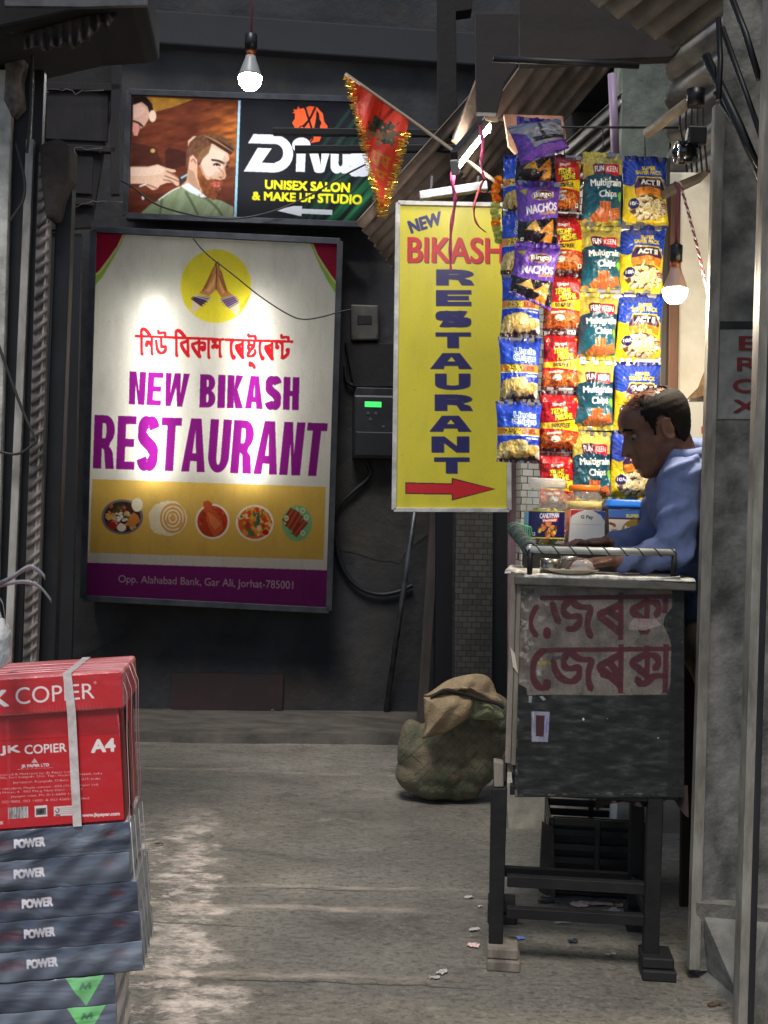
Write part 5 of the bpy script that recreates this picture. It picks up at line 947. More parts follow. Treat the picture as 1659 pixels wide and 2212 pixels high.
def d_nacho():
    cv = new(144, (22, 18, 22)); cv.put(cv.mask([[(-2, -2), (102, -2), (102, 82), (60, 90), (20, 97), (-2, 92)]]), lambda x, y: np.stack([100 + 20 * fbm(x / 18, y / 18, 7), 58 + 16 * fbm(x / 18, y / 18, 7), 170 + 20 * fbm(x / 18, y / 18, 7)], -1))
    cv.poly([(6, 24), (24, 22), (18, 38)], (196, 174, 40)); cv.ell(58, 37, 27, 11, (196, 160, 90), .9, -.12); cv.ell(58, 37, 24, 9, (70, 30, 40), .9, -.12); cv.text('Bingo!', [(37, 32), (83, 27), (84, 41), (38, 46)], (250, 246, 240), .6)
    cv.text('NACHOS', [(20, 62), (94, 50), (95, 66), (22, 82)], (244, 242, 250), .8, .4); cv.text('FLAVOUR', [(60, 74), (94, 67), (94, 73), (60, 81)], (214, 170, 80), .3)
    for p in ([(16, 116), (42, 92), (54, 118)], [(50, 122), (86, 88), (88, 116)], [(54, 138), (86, 112), (84, 140)]):
        p = np.array(p, float); cv.poly(p + [1, 1], (110, 56, 16)); cv.poly(p, (222, 142, 48) if p[0][0] > 30 else (232, 190, 96)); c = p.mean(0)
        for i in range(16): k = np.random.RandomState(i).dirichlet((1, 1, 1)); x, y = k @ p; cv.ell(x, y, 2.4, 1.4, random.choice([(196, 104, 30), (240, 172, 80)]), .7)
    cv.rect(8, 130, 15, 137, (236, 236, 230)); cv.ell(11.5, 133.5, 2, 2, (30, 110, 50)); cv.blur(1); seal(cv, 144, (110, 66, 186), (120, 74, 196), 11, 5); return cv
def d_silver():
    cv = new(100, (176, 178, 196)); cv.put(cv.mask([[(-2, -2), (102, -2), (102, 102), (-2, 102)]]), lambda x, y: np.stack([120 + 110 * fbm(x / 16, y / 16, 3), 120 + 110 * fbm(x / 16, y / 16, 3), 140 + 100 * fbm(x / 16, y / 16, 3)], -1))
    cv.poly([(-2, 20), (22, 40), (30, 78), (102, 72), (102, 102), (-2, 102)], (112, 70, 186)); cv.poly([(30, 52), (95, 60), (98, 68), (34, 66)], (34, 30, 40)); cv.poly([(46, 0), (52, 0), (58, 60), (50, 62)], (40, 36, 48), .7); cv.blur(2); return cv
for k, f in dict(potato=d_potato, stick=d_stick, grain=d_grain, corn=d_corn, nacho=d_nacho, silver=d_silver).items(): DES[k] = f().img()
m_foil = mat('printed_foil', attr=True, rough=.24, coat=.55, spec=.6, bump=.35, scale=26, bscale=36)
m_foilback = mat('foil_back', (150, 150, 156), .3, .7)
def packet(kind, q, d, label, group, seed, bulge=.032, pinch=.05, tilt=0, part=None, name=None, curl=.0):
    I = DES[kind]; ny, nx = I.shape[:2]; U, V = np.meshgrid(np.linspace(0, 1, nx), np.linspace(0, 1, ny))
    sv = np.clip(np.sin(math.pi * V), 0, 1); su = np.clip(np.sin(math.pi * U), 0, 1)
    Up = .5 + (U - .5) * (1 - pinch * sv ** .8 * 1.6) ; q = np.array(q, float); rs = np.random.RandomState(seed + 50); q[:, 0] += rs.uniform(-3.5, 3.5, 4); q[:, 1] += np.array([rs.uniform(-2, 2)] * 2 + [rs.uniform(-2, 2)] * 2); bulge *= rs.uniform(.75, 1.3); pinch *= rs.uniform(.5, 1.7)
    px = (q[0, 0] * (1 - Up) + q[1, 0] * Up) * (1 - V) + (q[3, 0] * (1 - Up) + q[2, 0] * Up) * V
    py = (q[0, 1] * (1 - Up) + q[1, 1] * Up) * (1 - V) + (q[3, 1] * (1 - Up) + q[2, 1] * Up) * V
    b = np.minimum(1, np.clip((V - .055) / .16, 0, 1)) * np.minimum(1, np.clip((.95 - V) / .14, 0, 1)); b = np.sin(b * math.pi / 2)
    f = su ** .55 * b * bulge
    wr = (fbm(U * 3 + seed * 7.3, V * 4 + seed * 3.1, seed) - .5) * .030 + (fbm(U * 9 + seed, V * 7, seed + 3) - .5) * .014 * (1.2 - b * .6)
    wr += .003 * np.sin(U * 40 + seed) * np.exp(-(np.minimum(V, 1 - V) / .10) ** 2) + .004 * np.sin(U * 17 + V * 9 + seed) * (1 - b)
    pl = FR(q[:, 0].mean(), q[:, 1].mean(), d); base = pl.pt(px, py); hgt = f + wr + curl * np.sin(V * 3.1 * 2 + seed)
    P = base + np.array([tilt * 0, -1, 0]) * hgt[..., None]; P[..., 1] += tilt * (U - .5) * .05
    loc = P[0, nx // 2].copy()
    root = thing(name or 'snack_packet', loc, label, 'snack packet', group)
    grid_mesh('printed_front', P, I * (1 + 0), m_foil, root, True)
    B = base.copy(); B[..., 1] += (f * .8)[..., None][..., 0] + .004 + tilt * (U - .5) * .05; grid_mesh('foil_back', B[::4, ::-4].copy() if ny % 4 == 1 else B[:, ::-1].copy(), None, m_foilback, root, True)
    return root
def Q(x0, x1, y0, y1, sk=0, wt=0): return [(x0 + sk, y0), (x1 + sk, y0 + 3), (x1 - wt, y1 + 3), (x0 - wt, y1)]
g_ = 'potato chip packets in the leftmost strip'; D0 = 4.06
packet('potato', [(1086, 334), (1166, 336), (1160, 457), (1084, 455)], D0 + .03, 'blue potato chip packet at the very top of the leftmost strip', g_, 1, tilt=-.8)
packet('potato', [(1082, 456), (1168, 458), (1164, 594), (1080, 590)], D0 + .02, 'blue potato chip packet half behind the upper purple packet', g_, 2, tilt=-.8)
packet('potato', [(1081, 592), (1168, 596), (1168, 730), (1080, 727)], D0, 'blue potato chip packet beside the lower tip of the purple packet', g_, 3)
packet('potato', [(1076, 729), (1172, 733), (1164, 868), (1079, 865)], D0, 'blue potato chip packet second from the bottom of its strip', g_, 4)
packet('potato', [(1073, 866), (1169, 870), (1166, 1003), (1073, 998)], D0 - .01, 'blue potato chip packet hanging lowest, right of the word RESTAURANT', g_, 5)
g_ = 'nacho packets in the purple strip'; D1 = 3.93
packet('nacho', [(1112, 250), (1200, 262), (1202, 396), (1114, 394)], D1 + .02, 'black and purple nacho packet below the rolled silver packet', g_, 6)
packet('nacho', [(1115, 391), (1214, 394), (1206, 530), (1118, 527)], D1, 'purple nacho packet in the middle of its strip', g_, 7)
packet('nacho', [(1112, 526), (1212, 531), (1190, 672), (1103, 632)], D1 - .01, 'purple nacho packet twisted at its strip end', g_, 8, curl=.008)
packet('silver', [(1090, 272), (1214, 256), (1228, 320), (1128, 358)], D1 - .05, 'rolled up silver and purple packet on top of the strips', None, 9, .065)
g_ = 'red snack packets in the third strip'
rows = [334, 458, 588, 715, 844, 975, 1105]; lx = [1180, 1180, 1176, 1172, 1166, 1163]; rx = [1256, 1262, 1262, 1258, 1254, 1248]
lb = ['red snack packet at the top, shaded under the rolled packet', 'red snack packet right of the middle purple packet', 'red snack packet right of the twisted purple packet', 'red snack packet third from the bottom of its strip', 'red snack packet just above the glass jars', 'red snack packet partly hidden behind the clear jar']
for i in range(6):
    a = lx[i]; a1 = lx[min(i + 1, 5)] if i < 5 else 1160; packet('stick', [(a, rows[i]), (rx[i], rows[i] + 3), (rx[i] - 3, rows[i + 1] + 2), (a1, rows[i + 1] - 1)], D0 + .01, lb[i], g_, 20 + i)
g_ = 'multigrain chip packets in the fourth strip'
rows = [327, 487, 632, 776, 929, 1085]; lx = [1258, 1252, 1249, 1243, 1237, 1232]; rx = [1346, 1343, 1338, 1326, 1322, 1316]
lb = ['teal multigrain packet at the top with a broad gold seal', 'teal multigrain packet second from the top', 'teal multigrain packet in the middle with white glare', 'teal multigrain packet left of the man\'s forehead', 'teal multigrain packet above the orange jar lid']
for i in range(5): packet('grain', [(lx[i], rows[i]), (rx[i], rows[i] + 3), (rx[min(i + 1, 4)] + 2, rows[i + 1] + 2), (lx[i + 1], rows[i + 1])], D0, lb[i], g_, 30 + i)
g_ = 'popcorn packets in the rightmost strip'
rows = [338, 487, 633, 780, 929, 1080]; lx = [1343, 1341, 1333, 1325, 1319, 1312]; rx = [1444, 1442, 1434, 1428, 1420, 1412]
lb = ['blue and yellow popcorn packet at the top of its strip', 'blue and yellow popcorn packet just left of the bulb holder', 'blue and yellow popcorn packet right above the man\'s head', 'blue and yellow popcorn packet behind the man\'s head', 'blue and yellow popcorn packet in front of the man\'s chin']
for i in range(5): packet('corn', [(lx[i], rows[i]), (rx[i], rows[i] + 3), (rx[min(i + 1, 4)], rows[i + 1] + 2), (lx[i + 1], rows[i + 1])], D0 + .01, lb[i], g_, 40 + i)
for i, (x, d_) in enumerate(((1128, 4.1), (1218, 4.1), (1302, 4.1), (1392, 4.1))):
    mb = MB(); mb.tube([W(x, 274, 4.15), W(x + 2, 345, d_)], .002, 5); tag(mb.build('hanging_string', m_cable, loc=W(x, 274, 4.15)), ('left', 'second', 'third', 'right')[i] + ' thin string holding up a strip of packets', 'string', 'strings holding the packet strips')
# ================================================================ the counter
O = G(1056, 2086); cu = np.array([1, -.09, 0]) / math.hypot(1, .09); cw = np.array([.09, 1, 0]) / math.hypot(1, .09); CAX = (cu, cw, ez)
FC = Plane(O, -cw)
def C(u, v, z): return O * [1, 1, 0] + cu * u + cw * v + ez * z
def fu(px, py): return float((FC.pt(px, py) - O) @ cu)
ct = thing('counter', C(.25, .2, 0), 'battered dark counter cabinet on an iron stand with a torn banner on its front', 'counter')
m_iron = mat('stand_iron', (34, 33, 33), .6, .3, col2=(22, 21, 21), scale=9, bump=.15); m_worn = mat('worn_wood', (150, 140, 126), .8, col2=(98, 90, 80), scale=11, stretch=(1, 1, .25), bump=.3, grime=.4, gscale=8)
m_cab = mat('cabinet_dark', (36, 34, 33), .6, col2=(24, 23, 23), scale=5, grime=.4, bump=.15)
ZT = float(FC.pt(1130, 1244)[2]); UL, UR = fu(1113, 1500), fu(1476, 1500); ZB = float(FC.pt(1200, 1718)[2])
def legpx(pts, v0=0, th=.045):
    mb = MB(); P = [FC.pt(*p) + cw * v0 for p in pts]; mb.prism(P, cw * th); return mb.build('leg', m_iron, ct, .003)
legpx([(1060, 1703), (1096, 1703), (1086, 2040), (1055, 2040)]); ur = fu(1392, 1990)
for (u0, v0) in ((ur, .0), (.0, .40), (ur, .40)): mb = MB(); mb.box(C(u0 + .022, v0 + .022, (ZB + .05) / 2 + .01), (.044, .044, ZB - .05), CAX); mb.build('leg', m_iron, ct, .003)
def rail(u0, v0, u1, v1, z, h=.03, w=.03): mb = MB(); mb.beam(C(u0, v0, z), C(u1, v1, z), w, h); mb.build('stand_rail', m_iron, ct, .002)
zr = lambda x, y: float(FC.pt(x, y)[2])
rail(.046, .02, ur, .02, zr(1200, 1712), .028, .036); rail(.046, .02, ur, .02, zr(1120, 1907) , .032); rail(.046, .02, ur, .02, zr(1200, 1980), .03)
for z in (zr(1200, 1712), zr(1200, 1980)): rail(.022, .046, .022, .40, z); rail(ur + .022, .046, ur + .022, .40, z); rail(.046, .42, ur, .42, z)
for k, (u0, v0) in enumerate(((0, 0), (ur, 0), (0, .4), (ur, .4))):
    h = O[2] + .05
    for j in range(2): mb = MB(); mb.box(C(u0 + .038 + .003 * j, v0 + .02 - .012 * j, .0315 * (1 - j) + .0165), (.088 + .006 * j, .11, .030), CAX); mb.build('foot_block', m_worn if k == 0 else m_cab, ct, .004)
mb = MB(); mb.box(C((UL + UR) / 2, .225, (ZT + ZB) / 2 - .02), (UR - UL - .004, .43, ZT - ZB - .04), CAX); mb.build('cabinet', m_cab, ct, .004)
mb = MB(); mb.box(C((UL + UR) / 2 + .005, .22, ZT - .012), (UR - UL + .035, .50, .026), CAX); mb.build('top', mat('worn_top', (112, 108, 100), .55, col2=(66, 63, 58), scale=8, bump=.2, grime=.5, gscale=6), ct, .004)
# front: dark grimy panel, the torn painted banner and its strokes
CB = crop(1900, 2200, 900 / 1659); cv = Cv(1112, 1243, 1478, 1722, 1.0, 2, (36, 37, 37)); q = lambda l: cmap(CB, l)
cv.put(cv.mask([[(1100, 1230), (1490, 1230), (1490, 1730), (1100, 1730)]]), lambda x, y: np.stack([38, 39, 38] * (.45 + 1.1 * fbm(x / 60, y / 26, 4))[..., None] * np.ones(3), -1) if False else (np.array([50, 52, 50]) * (.12 + 2.6 * np.clip(fbm(x / 30, y / 9, 4) - .24, 0, 1)[..., None] ** 1.3)))
for i in range(420): x, y = random.uniform(1110, 1480), random.uniform(1500, 1722); cv.line([(x, y), (x + random.uniform(4, 30), y + random.uniform(-2, 3))], random.uniform(.6, 3), random.choice([(46, 51, 48), (14, 15, 15), (60, 64, 60), (20, 20, 20)]), .35)
cv.blur(2)
cv.poly(q([(230, 105), (1400, 105), (1400, 190), (230, 205)]), (96, 94, 86)); cv.poly(q([(240, 200), (1360, 200), (1360, 212), (240, 216)]), (126, 124, 116))
def dirt(base, s): return lambda x, y: np.clip(np.array(base) * (.66 + .62 * fbm(x / 34, y / 30, s)[..., None]), 0, 255)
cv.poly(q([(262, 212), (1350, 205), (1382, 240), (1390, 330), (1362, 372), (1322, 420), (1312, 480), (1350, 560), (1372, 640), (1366, 900), (1338, 985), (900, 992), (560, 986), (325, 990), (318, 940), (262, 905), (262, 640), (245, 480)]), dirt((112, 104, 95), 6))
for i in range(34): x, y = CB(random.uniform(262, 470), random.uniform(300, 900)); cv.ell(x, y, random.uniform(2, 9), random.uniform(2, 8), random.choice([(120, 104, 100), (150, 140, 134), (92, 62, 62), (170, 164, 156)]), .55, random.random() * 3, 14, .4)
rd = (72, 22, 31)
def st(p, w=11.5): cv.line(q(p), w, rd, .93)
st([(430, 286), (1000, 278), (1385, 272)], 10); st([(395, 345), (352, 420), (350, 500), (390, 560)], 9); cv.ell(*CB(468, 540), 9, 13, rd)
for p in ([(508, 325), (525, 400), (552, 460)], [(645, 292), (586, 345), (592, 402), (640, 425), (700, 410), (708, 470), (655, 515), (620, 508)], [(645, 300), (692, 352), (795, 352), (765, 430), (760, 500), (785, 565)], [(1005, 285), (1003, 550)], [(1000, 330), (915, 375), (832, 408), (900, 455), (1000, 540)], [(925, 385), (990, 430)], [(1198, 280), (1192, 440)], [(1190, 312), (1130, 345), (1076, 380), (1140, 425), (1190, 462)], [(1190, 318), (1258, 312), (1285, 360), (1262, 412)], [(1330, 280), (1322, 380)], [(1150, 525), (1170, 532), (1200, 520)]): st(p)
cv.poly(q([(1060, 470), (1110, 430), (1260, 440), (1300, 480), (1180, 520), (1060, 515)]), (150, 136, 130), .8)
st([(405, 690), (450, 662), (900, 660), (1360, 654)], 10)
for p in ([(440, 665), (382, 720), (362, 800), (370, 885), (420, 945), (478, 930)], [(512, 740), (530, 825), (590, 885), (660, 895), (705, 850), (700, 780), (650, 800), (600, 795), (583, 745), (610, 690)], [(640, 676), (700, 735), (802, 730), (772, 800), (765, 880), (788, 948)], [(1006, 662), (1002, 936)], [(1000, 695), (920, 740), (830, 790), (900, 825), (1000, 920)], [(925, 755), (985, 840)], [(868, 838), (912, 852)], [(1196, 660), (1194, 850)], [(1190, 692), (1130, 722), (1076, 756), (1130, 795), (1195, 850)], [(1192, 702), (1258, 700), (1284, 755), (1250, 800)], [(1332, 662), (1326, 935)], [(1122, 872), (1150, 920), (1205, 888), (1240, 848), (1322, 850)]): st(p)
cv.ell(*CB(468, 905), 9, 9.5, rd); cv.poly(q([(395, 745), (490, 735), (500, 765), (405, 775)]), (150, 132, 62), .7); cv.poly(q([(500, 712), (560, 705), (600, 722), (520, 738)]), (60, 56, 54), .8)
cv.poly(q([(355, 1105), (488, 1110), (475, 1332), (355, 1328)]), (96, 84, 92)); cv.polys([q([(355, 1108), (488, 1112), (474, 1330), (356, 1326)]), q([(388, 1136), (452, 1138), (444, 1292), (386, 1288)])], (146, 142, 158)); cv.poly(q([(388, 1136), (452, 1138), (444, 1292), (386, 1288)]), (64, 28, 34)); cv.line(q([(470, 1170), (462, 1250)]), 2.4, (96, 110, 200)); cv.line(q([(368, 1120), (372, 1180)]), 2, (190, 190, 205))
cv.poly(q([(334, 994), (362, 994), (356, 1045), (334, 1045)]), (140, 138, 142)); cv.poly(q([(410, 1000), (436, 996), (462, 1022), (440, 1030)]), (140, 138, 142))
for p in ((732, 1165, 3), (905, 1160, 1), (1275, 1300, 1.6), (640, 1260, .8)): x, y = CB(p[0], p[1]); cv.ell(x, y, p[2] * .7, p[2], (196, 206, 200))
for i in range(260):
    x, y = random.uniform(1112, 1478), random.uniform(1245, 1500); cv.ell(x, y, random.uniform(.6, 5), random.uniform(.4, 3), random.choice([(60, 52, 48), (110, 100, 92), (80, 68, 62), (44, 40, 38)]), random.uniform(.1, .4), random.random() * 3, 12, .4)
for i in range(90):        # chips along the edges and torn paper at the upper left
    s_ = random.choice('lltrb'); x, y = dict(l=(1114 + random.random() * 6, random.uniform(1246, 1716)), t=(random.uniform(1114, 1476), 1246 + random.random() * 16), r=(1474 - random.random() * 4, random.uniform(1246, 1716)), b=(random.uniform(1114, 1476), 1718 - random.random() * 4))[s_]
    cv.ell(x, y, random.uniform(.8, 3.5) * (1 if s_ in 'lr' else 3), random.uniform(.8, 3) * (3 if s_ in 'lr' else 1), random.choice([(120, 112, 100), (150, 142, 130), (84, 78, 70)]), random.uniform(.3, .8), 0, 12, .4)
for i in range(26): x, y = random.uniform(1116, 1150), random.uniform(1262, 1420); cv.ell(x, y, random.uniform(2, 8), random.uniform(2, 9), random.choice([(150, 144, 136), (60, 54, 50), (170, 164, 158), (84, 60, 58)]), .6, random.random() * 3, 14, .5)
for i in range(30): x = random.uniform(1140, 1450); y = random.uniform(1270, 1420); cv.line([(x, y), (x + random.uniform(-3, 3), y + random.uniform(20, 80))], random.uniform(1, 4), (84, 74, 68), .25)
cv.poly([(1452, 1243), (1480, 1243), (1480, 1722), (1440, 1722), (1448, 1500)], (16, 16, 17), .6); cv.grain(.14, 5, .35)  # right side of the panel painted darker, as shade
cv.onplane('front_panel', FC, mat('panel_print', attr=True, rough=.62, bump=.15, scale=20), ct, .0035)
# worn upright strips on the left corner, splinter, block, plate, cloth
for q_, o_, m in (([(1104, 1234), (1116, 1238), (1103, 1650), (1091, 1648)], .010, m_worn), ([(1117, 1240), (1127, 1246), (1114, 1654), (1104, 1652)], .012, m_worn)):
    mb = MB(); mb.prism([FC.pt(*p, o_) for p in q_], cw * .03); mb.build('corner_strip', m, ct, .002)
mb = MB(); mb.prism([FC.pt(*p, .016) for p in ((1102, 1398), (1112, 1412), (1119, 1455), (1108, 1440))], cw * .006); mb.build('splinter', mat('split_wood', (196, 188, 170), .8), ct)
mb = MB(); mb.prism([FC.pt(*p, -.004) for p in ((1066, 1644), (1088, 1648), (1088, 1701), (1067, 1701))], cw * .05); mb.build('corner_block', m_worn, ct, .004)
mb = MB(); mb.prism([FC.pt(*p, -.01) for p in ((1090, 1625), (1110, 1640), (1112, 1676), (1098, 1660))], cw * .03); mb.build('corner_block', m_worn, ct, .004)
mb = MB(); mb.prism([FC.pt(*p, .022) for p in ((1376, 1252), (1471, 1244), (1468, 1256), (1378, 1264))], cw * .016); mb.build('metal_plate', mat('bright_plate', (190, 188, 182), .3, .8, col2=(120, 118, 112), scale=9), ct, .002)
rows = []
for j, t in enumerate(np.linspace(0, 1, 8)): rows.append([FC.pt(1288 + u * 200, 1700 + t * (26 + 40 * float(vn(np.array(u * 5.), np.array(0.), 8))), .0) + cw * (.02 + .02 * math.sin(u * 24) * t) for u in np.linspace(0, 1, 40)])
grid_mesh('skirt_cloth', np.array(rows), None, mat('skirt_cloth', (60, 42, 38), .9, col2=(34, 26, 25), scale=14), ct)
# paper on the top, raised ledge behind
m_news = mat('newsprint', (206, 202, 190), .85, col2=(150, 146, 136), scale=34, lo=.45, hi=.6)
for k, (u0, u1, v0, v1, a) in enumerate(((.055, .36, -.03, .19, .05), (.24, .535, -.028, .2, -.06), (.0, .14, .06, .42, .12))):
    n1, n2 = 16, 10; A = np.zeros((n2, n1, 3))
    for i in range(n2):
        for j in range(n1):
            u = u0 + (u1 - u0) * j / (n1 - 1); v = v0 + (v1 - v0) * i / (n2 - 1); A[i, j] = C(u + UL - .04 + a * (v - v0) * .5, v + a * (u - u0) * .3, ZT + .003 + .002 * k + .006 * float(fbm(np.array(u * 14.), np.array(v * 14.), k)) - (.008 if i == 0 else 0))
    o = grid_mesh('newspaper', A, None, m_news, None, True, None, A[0, 0]); s = o.modifiers.new('t', 'SOLIDIFY'); s.thickness = .0025
    tag(o, ('newspaper sheet spread under the plate on the counter', 'newspaper sheet under the man\'s forearm', 'crumpled newspaper along the left counter edge')[k], 'newspaper', 'newspapers spread on the counter')
ZS = 1.212
mb = MB(); mb.box(C(.315, .40, (ZT + ZS) / 2), (.48, .30, ZS - ZT), CAX); tag(mb.build('ledge', m_cab, bevel=.004, loc=C(.315, .4, ZT)), 'low dark ledge carrying the jars at the back of the counter', 'ledge')
# the guard rail tied with green cord
gr = thing('guard_rail', FC.pt(1150, 1230), 'pale metal guard rail tied with green cord along the counter front', 'rail')
ra, rb = FC.pt(1146, 1187, .012), FC.pt(1457, 1194, .012); m_al = mat('pale_tube', (206, 206, 198), .4, .2, col2=(150, 150, 144), scale=9)
mb = MB(); mb.tube([ra, rb], .0105, 14); mb.build('bar', m_al, gr)
rc = C(fu(1120, 1140) - .01, .30, 1.262); mb = MB(); mb.tube([ra + [.0, 0, 0], (ra + rc) / 2 + [0, 0, .006], rc], .011, 10); mb.build('side_bar', m_al, gr)
for p in (ra, rb): mb = MB(); mb.tube([p, p * [1, 1, 0] + [0, .004, ZT]], .008, 8); mb.build('post', m_iron, gr)
m_cord = mat('green_cord', (36, 62, 52), .8, col2=(24, 40, 36), scale=30); m_cord2 = mat('bright_cord', (96, 160, 116), .7, col2=(60, 110, 84), scale=30)
n = 150; P = []
for i in range(n):
    t = i / (n - 1); a = t * 2 * math.pi * 8.5; P.append(ra * (1 - t) + rb * t + .0112 * (math.cos(a) * np.array([0, 1, 0]) + math.sin(a) * np.array([0, 0, 1])))
mb = MB(); mb.tube(P, .0018, 6); mb.build('cord', m_cord, gr)
P = []; n = 210
for i in range(n):
    t = i / (n - 1); c = ra * (1 - t) + rc * t; a = t * 2 * math.pi * 17; r_ = .014 + .006 * float(vn(np.array(t * 9.), np.array(1.), 2)); P.append(c + r_ * (math.cos(a) * np.array([1, 0, 0]) + math.sin(a) * np.array([0, 0, 1])))
mb = MB(); mb.tube(P, .0045, 6); mb.build('cord_wrap', mat('grey_wrap', (78, 92, 86), .85, col2=(48, 58, 54), scale=24, bump=.3), gr)
mb = MB()
for k in range(5): c = rc + [random.uniform(-.012, .02), -.02, random.uniform(-.03, .012)]; mb.tube([W(*p, 3.72) for p in smooth_line([(1112 + 4 * k, 1128 + 3 * k), (1130 + 5 * k, 1136), (1132 + 3 * k, 1165), (1122 + 6 * k, 1176 + 3 * k), (1140 + 4 * k, 1190)], 2)], .0026, 6)
mb.build('cord_knot', m_cord2, gr)
mb = MB(); mb.tube([W(*p, 3.5) for p in smooth_line([(1150, 1190), (1146, 1205), (1150, 1222), (1142, 1232)], 2)], .006, 6); mb.build('cord_tail', m_cord, gr)

# ================================================================ goods on the counter
clear = clear_plastic('clear_plastic', (250, 252, 250), .87, .7, 46)
def cyl_label(cv, c, r, z0, z1, a0, a1, root, name='label'):
    I = cv.img(); ny, nx = I.shape[:2]; A = np.zeros((ny, nx, 3)); th = np.linspace(R(a0), R(a1), nx)
    A[..., 0] = c[0] + r * np.cos(th)[None]; A[..., 1] = c[1] + r * np.sin(th)[None]; A[..., 2] = c[2] + np.linspace(z1, z0, ny)[:, None]
    return grid_mesh(name, A, I, mat('printed_label', attr=True, rough=.35, coat=.2), root)
def at(px, d, z): w_ = W(px, 1150, d); return np.array([w_[0], d, z])
j1 = at(1179, 3.92, ZS); jr = thing('candy_jar', j1, 'clear plastic candy jar with a navy label and clear lid', 'jar')
mb = MB(); mb.lathe([(0, .001), (.058, .001), (.068, .008), (.070, .03), (.0685, .10), (.071, .13), (.066, .155), (.058, .175), (.056, .182)], j1, 28); mb.build('body', clear, jr)
mb = MB(); mb.lathe([(.0595, .182), (.0605, .184), (.0605, .207), (.057, .212), (0, .212)], j1, 28); mb.build('lid', mat('clear_lid', (226, 224, 216), .25, coat=.4, alpha=.55), jr)
mb = MB(); cc_ = [(226, 60, 50), (240, 200, 50), (110, 180, 70), (236, 120, 60), (250, 226, 120), (220, 90, 120), (190, 214, 90)]
for i in range(80):
    a, r_ = random.random() * 6.28, .058 * math.sqrt(random.random()); z = .012 + .085 * random.random() + .018 * math.cos(a * 2); ax = np.linalg.qr(np.random.RandomState(i).randn(3, 3))[0]
    mb.box(j1 + [r_ * math.cos(a), r_ * math.sin(a), z], (.026, .011, .010), ax, i % 7); e = j1 + [r_ * math.cos(a), r_ * math.sin(a), z]
    for s in (-1, 1): mb.add([e + ax[0] * .013 * s, e + ax[0] * .021 * s + ax[1] * .009, e + ax[0] * .021 * s - ax[1] * .009], [(0, 1, 2)], i % 7)
mb.build('candies', [mat('candy%d' % k, c, .3, coat=.3) for k, c in enumerate(cc_)], jr)
cv = Cv(0, 0, 150, 64, .9, 2, (28, 30, 86)); cv.rect(0, 0, 42, 64, (132, 190, 206)); cv.rect(0, 0, 150, 2.2, (232, 214, 60)); cv.rect(0, 61, 150, 64, (232, 214, 60))
for k in range(9): cv.rect(14, 8 + k * 5.6, random.uniform(30, 39), 9.6 + k * 5.6, (70, 126, 160), .7)
cv.text('CANDYMAN', [(78, 7), (128, 4), (128, 15), (78, 18)], (228, 222, 236), .7); cv.poly([(84, 20), (124, 15), (126, 24), (86, 28)], (206, 40, 50)); cv.text('Fantasy', [(86, 21), (122, 17), (122, 24), (88, 27)], (246, 226, 220), .4)
blobs(cv, 26, 100, 42, 24, 14, 6, [(236, 170, 50), (214, 110, 40), (120, 60, 30), (244, 206, 90), (226, 140, 60)], 1, .8, (40, 24, 30)); cv.rect(58, 50, 66, 58, (220, 220, 226)); cv.ell(62, 54, 2.6, 2.6, (40, 110, 50)); cyl_label(cv, j1, .0716, .018, .108, 168, 318, jr)
j2 = at(1259, 3.94, ZS); jo = thing('pickle_jar', j2, 'clear jar with an orange lid and orange contents', 'jar')
mb = MB(); mb.lathe([(0, .001), (.05, .001), (.060, .008), (.062, .02), (.062, .12), (.0645, .135), (.058, .158), (.047, .174), (.046, .178)], j2, 28); mb.build('body', clear, jo)
mb = MB(); mb.lathe([(.049, .176), (.050, .178), (.050, .192), (.046, .195), (0, .195)], j2, 28); mb.build('lid', mat('orange_lid', (238, 124, 30), .35), jo)
mb = MB(); mb.lathe([(0, .004), (.058, .006), (.059, .112), (0, .113)], j2, 24); mb.build('contents', mat('orange_contents', (226, 104, 28), .5, col2=(196, 70, 20), scale=40, bump=.5), jo)
mb = MB(); mb.lathe([(0, .114), (.058, .114), (.059, .142), (.0, .143)], j2, 24); mb.build('contents', mat('yellow_contents', (214, 180, 70), .5, col2=(240, 214, 120), scale=40, bump=.4), jo)
KP = FR(1267, 1140, 3.80); card = thing('payment_stand', KP.pt(1267, 1176), 'white payment stand with red and blue corners between the jars', 'payment stand')
mb = MB(); pxslab(mb, [(1233, 1100), (1307, 1104), (1305, 1176), (1228, 1176)], KP, .01); mb.build('board', mat('stand_board', (226, 222, 212), .4), card, .001)
cv = Cv(1227, 1098, 1309, 1178, 1.3, 2, (232, 228, 218)); kq = [(1233.5, 1100.5), (1306.5, 1104.5), (1304.5, 1175), (1228.5, 1175)]; cv.poly([(1232, 1100), (1268, 1101), (1250, 1106), (1236, 1114), (1231, 1122)], (200, 36, 40)); cv.poly([(1270, 1101), (1308, 1104), (1306, 1126), (1298, 1113), (1284, 1105)], (40, 80, 180))
cv.text('G Pay', [(1255, 1113), (1281, 1114), (1281, 1123), (1255, 1122)], (84, 84, 88), .5); cv.line([(1241, 1132), (1293, 1134)], .8, (170, 166, 160)); mk = cv.mask([kq]); full = np.zeros((cv.h, cv.w), bool); full[mk[2]:mk[2] + mk[0].shape[0], mk[1]:mk[1] + mk[0].shape[1]] = mk[0]; full = full.reshape(cv.ny, 2, cv.nx, 2).mean((1, 3)) > .4
X, Y = cv.pxgrid(); grid_mesh('printed_face', KP.pt(X, Y, .0015), cv.img(), mat('printed_label'), card, False, full[:-1, :-1])
t0 = at(1358, 3.93, ZS); tb = thing('sweet_tub', t0, 'square clear plastic tub with a bright blue lid and printed label', 'tub')
rot = (np.array([.97, -.1, 0]), np.array([.1, .97, 0]), ez)
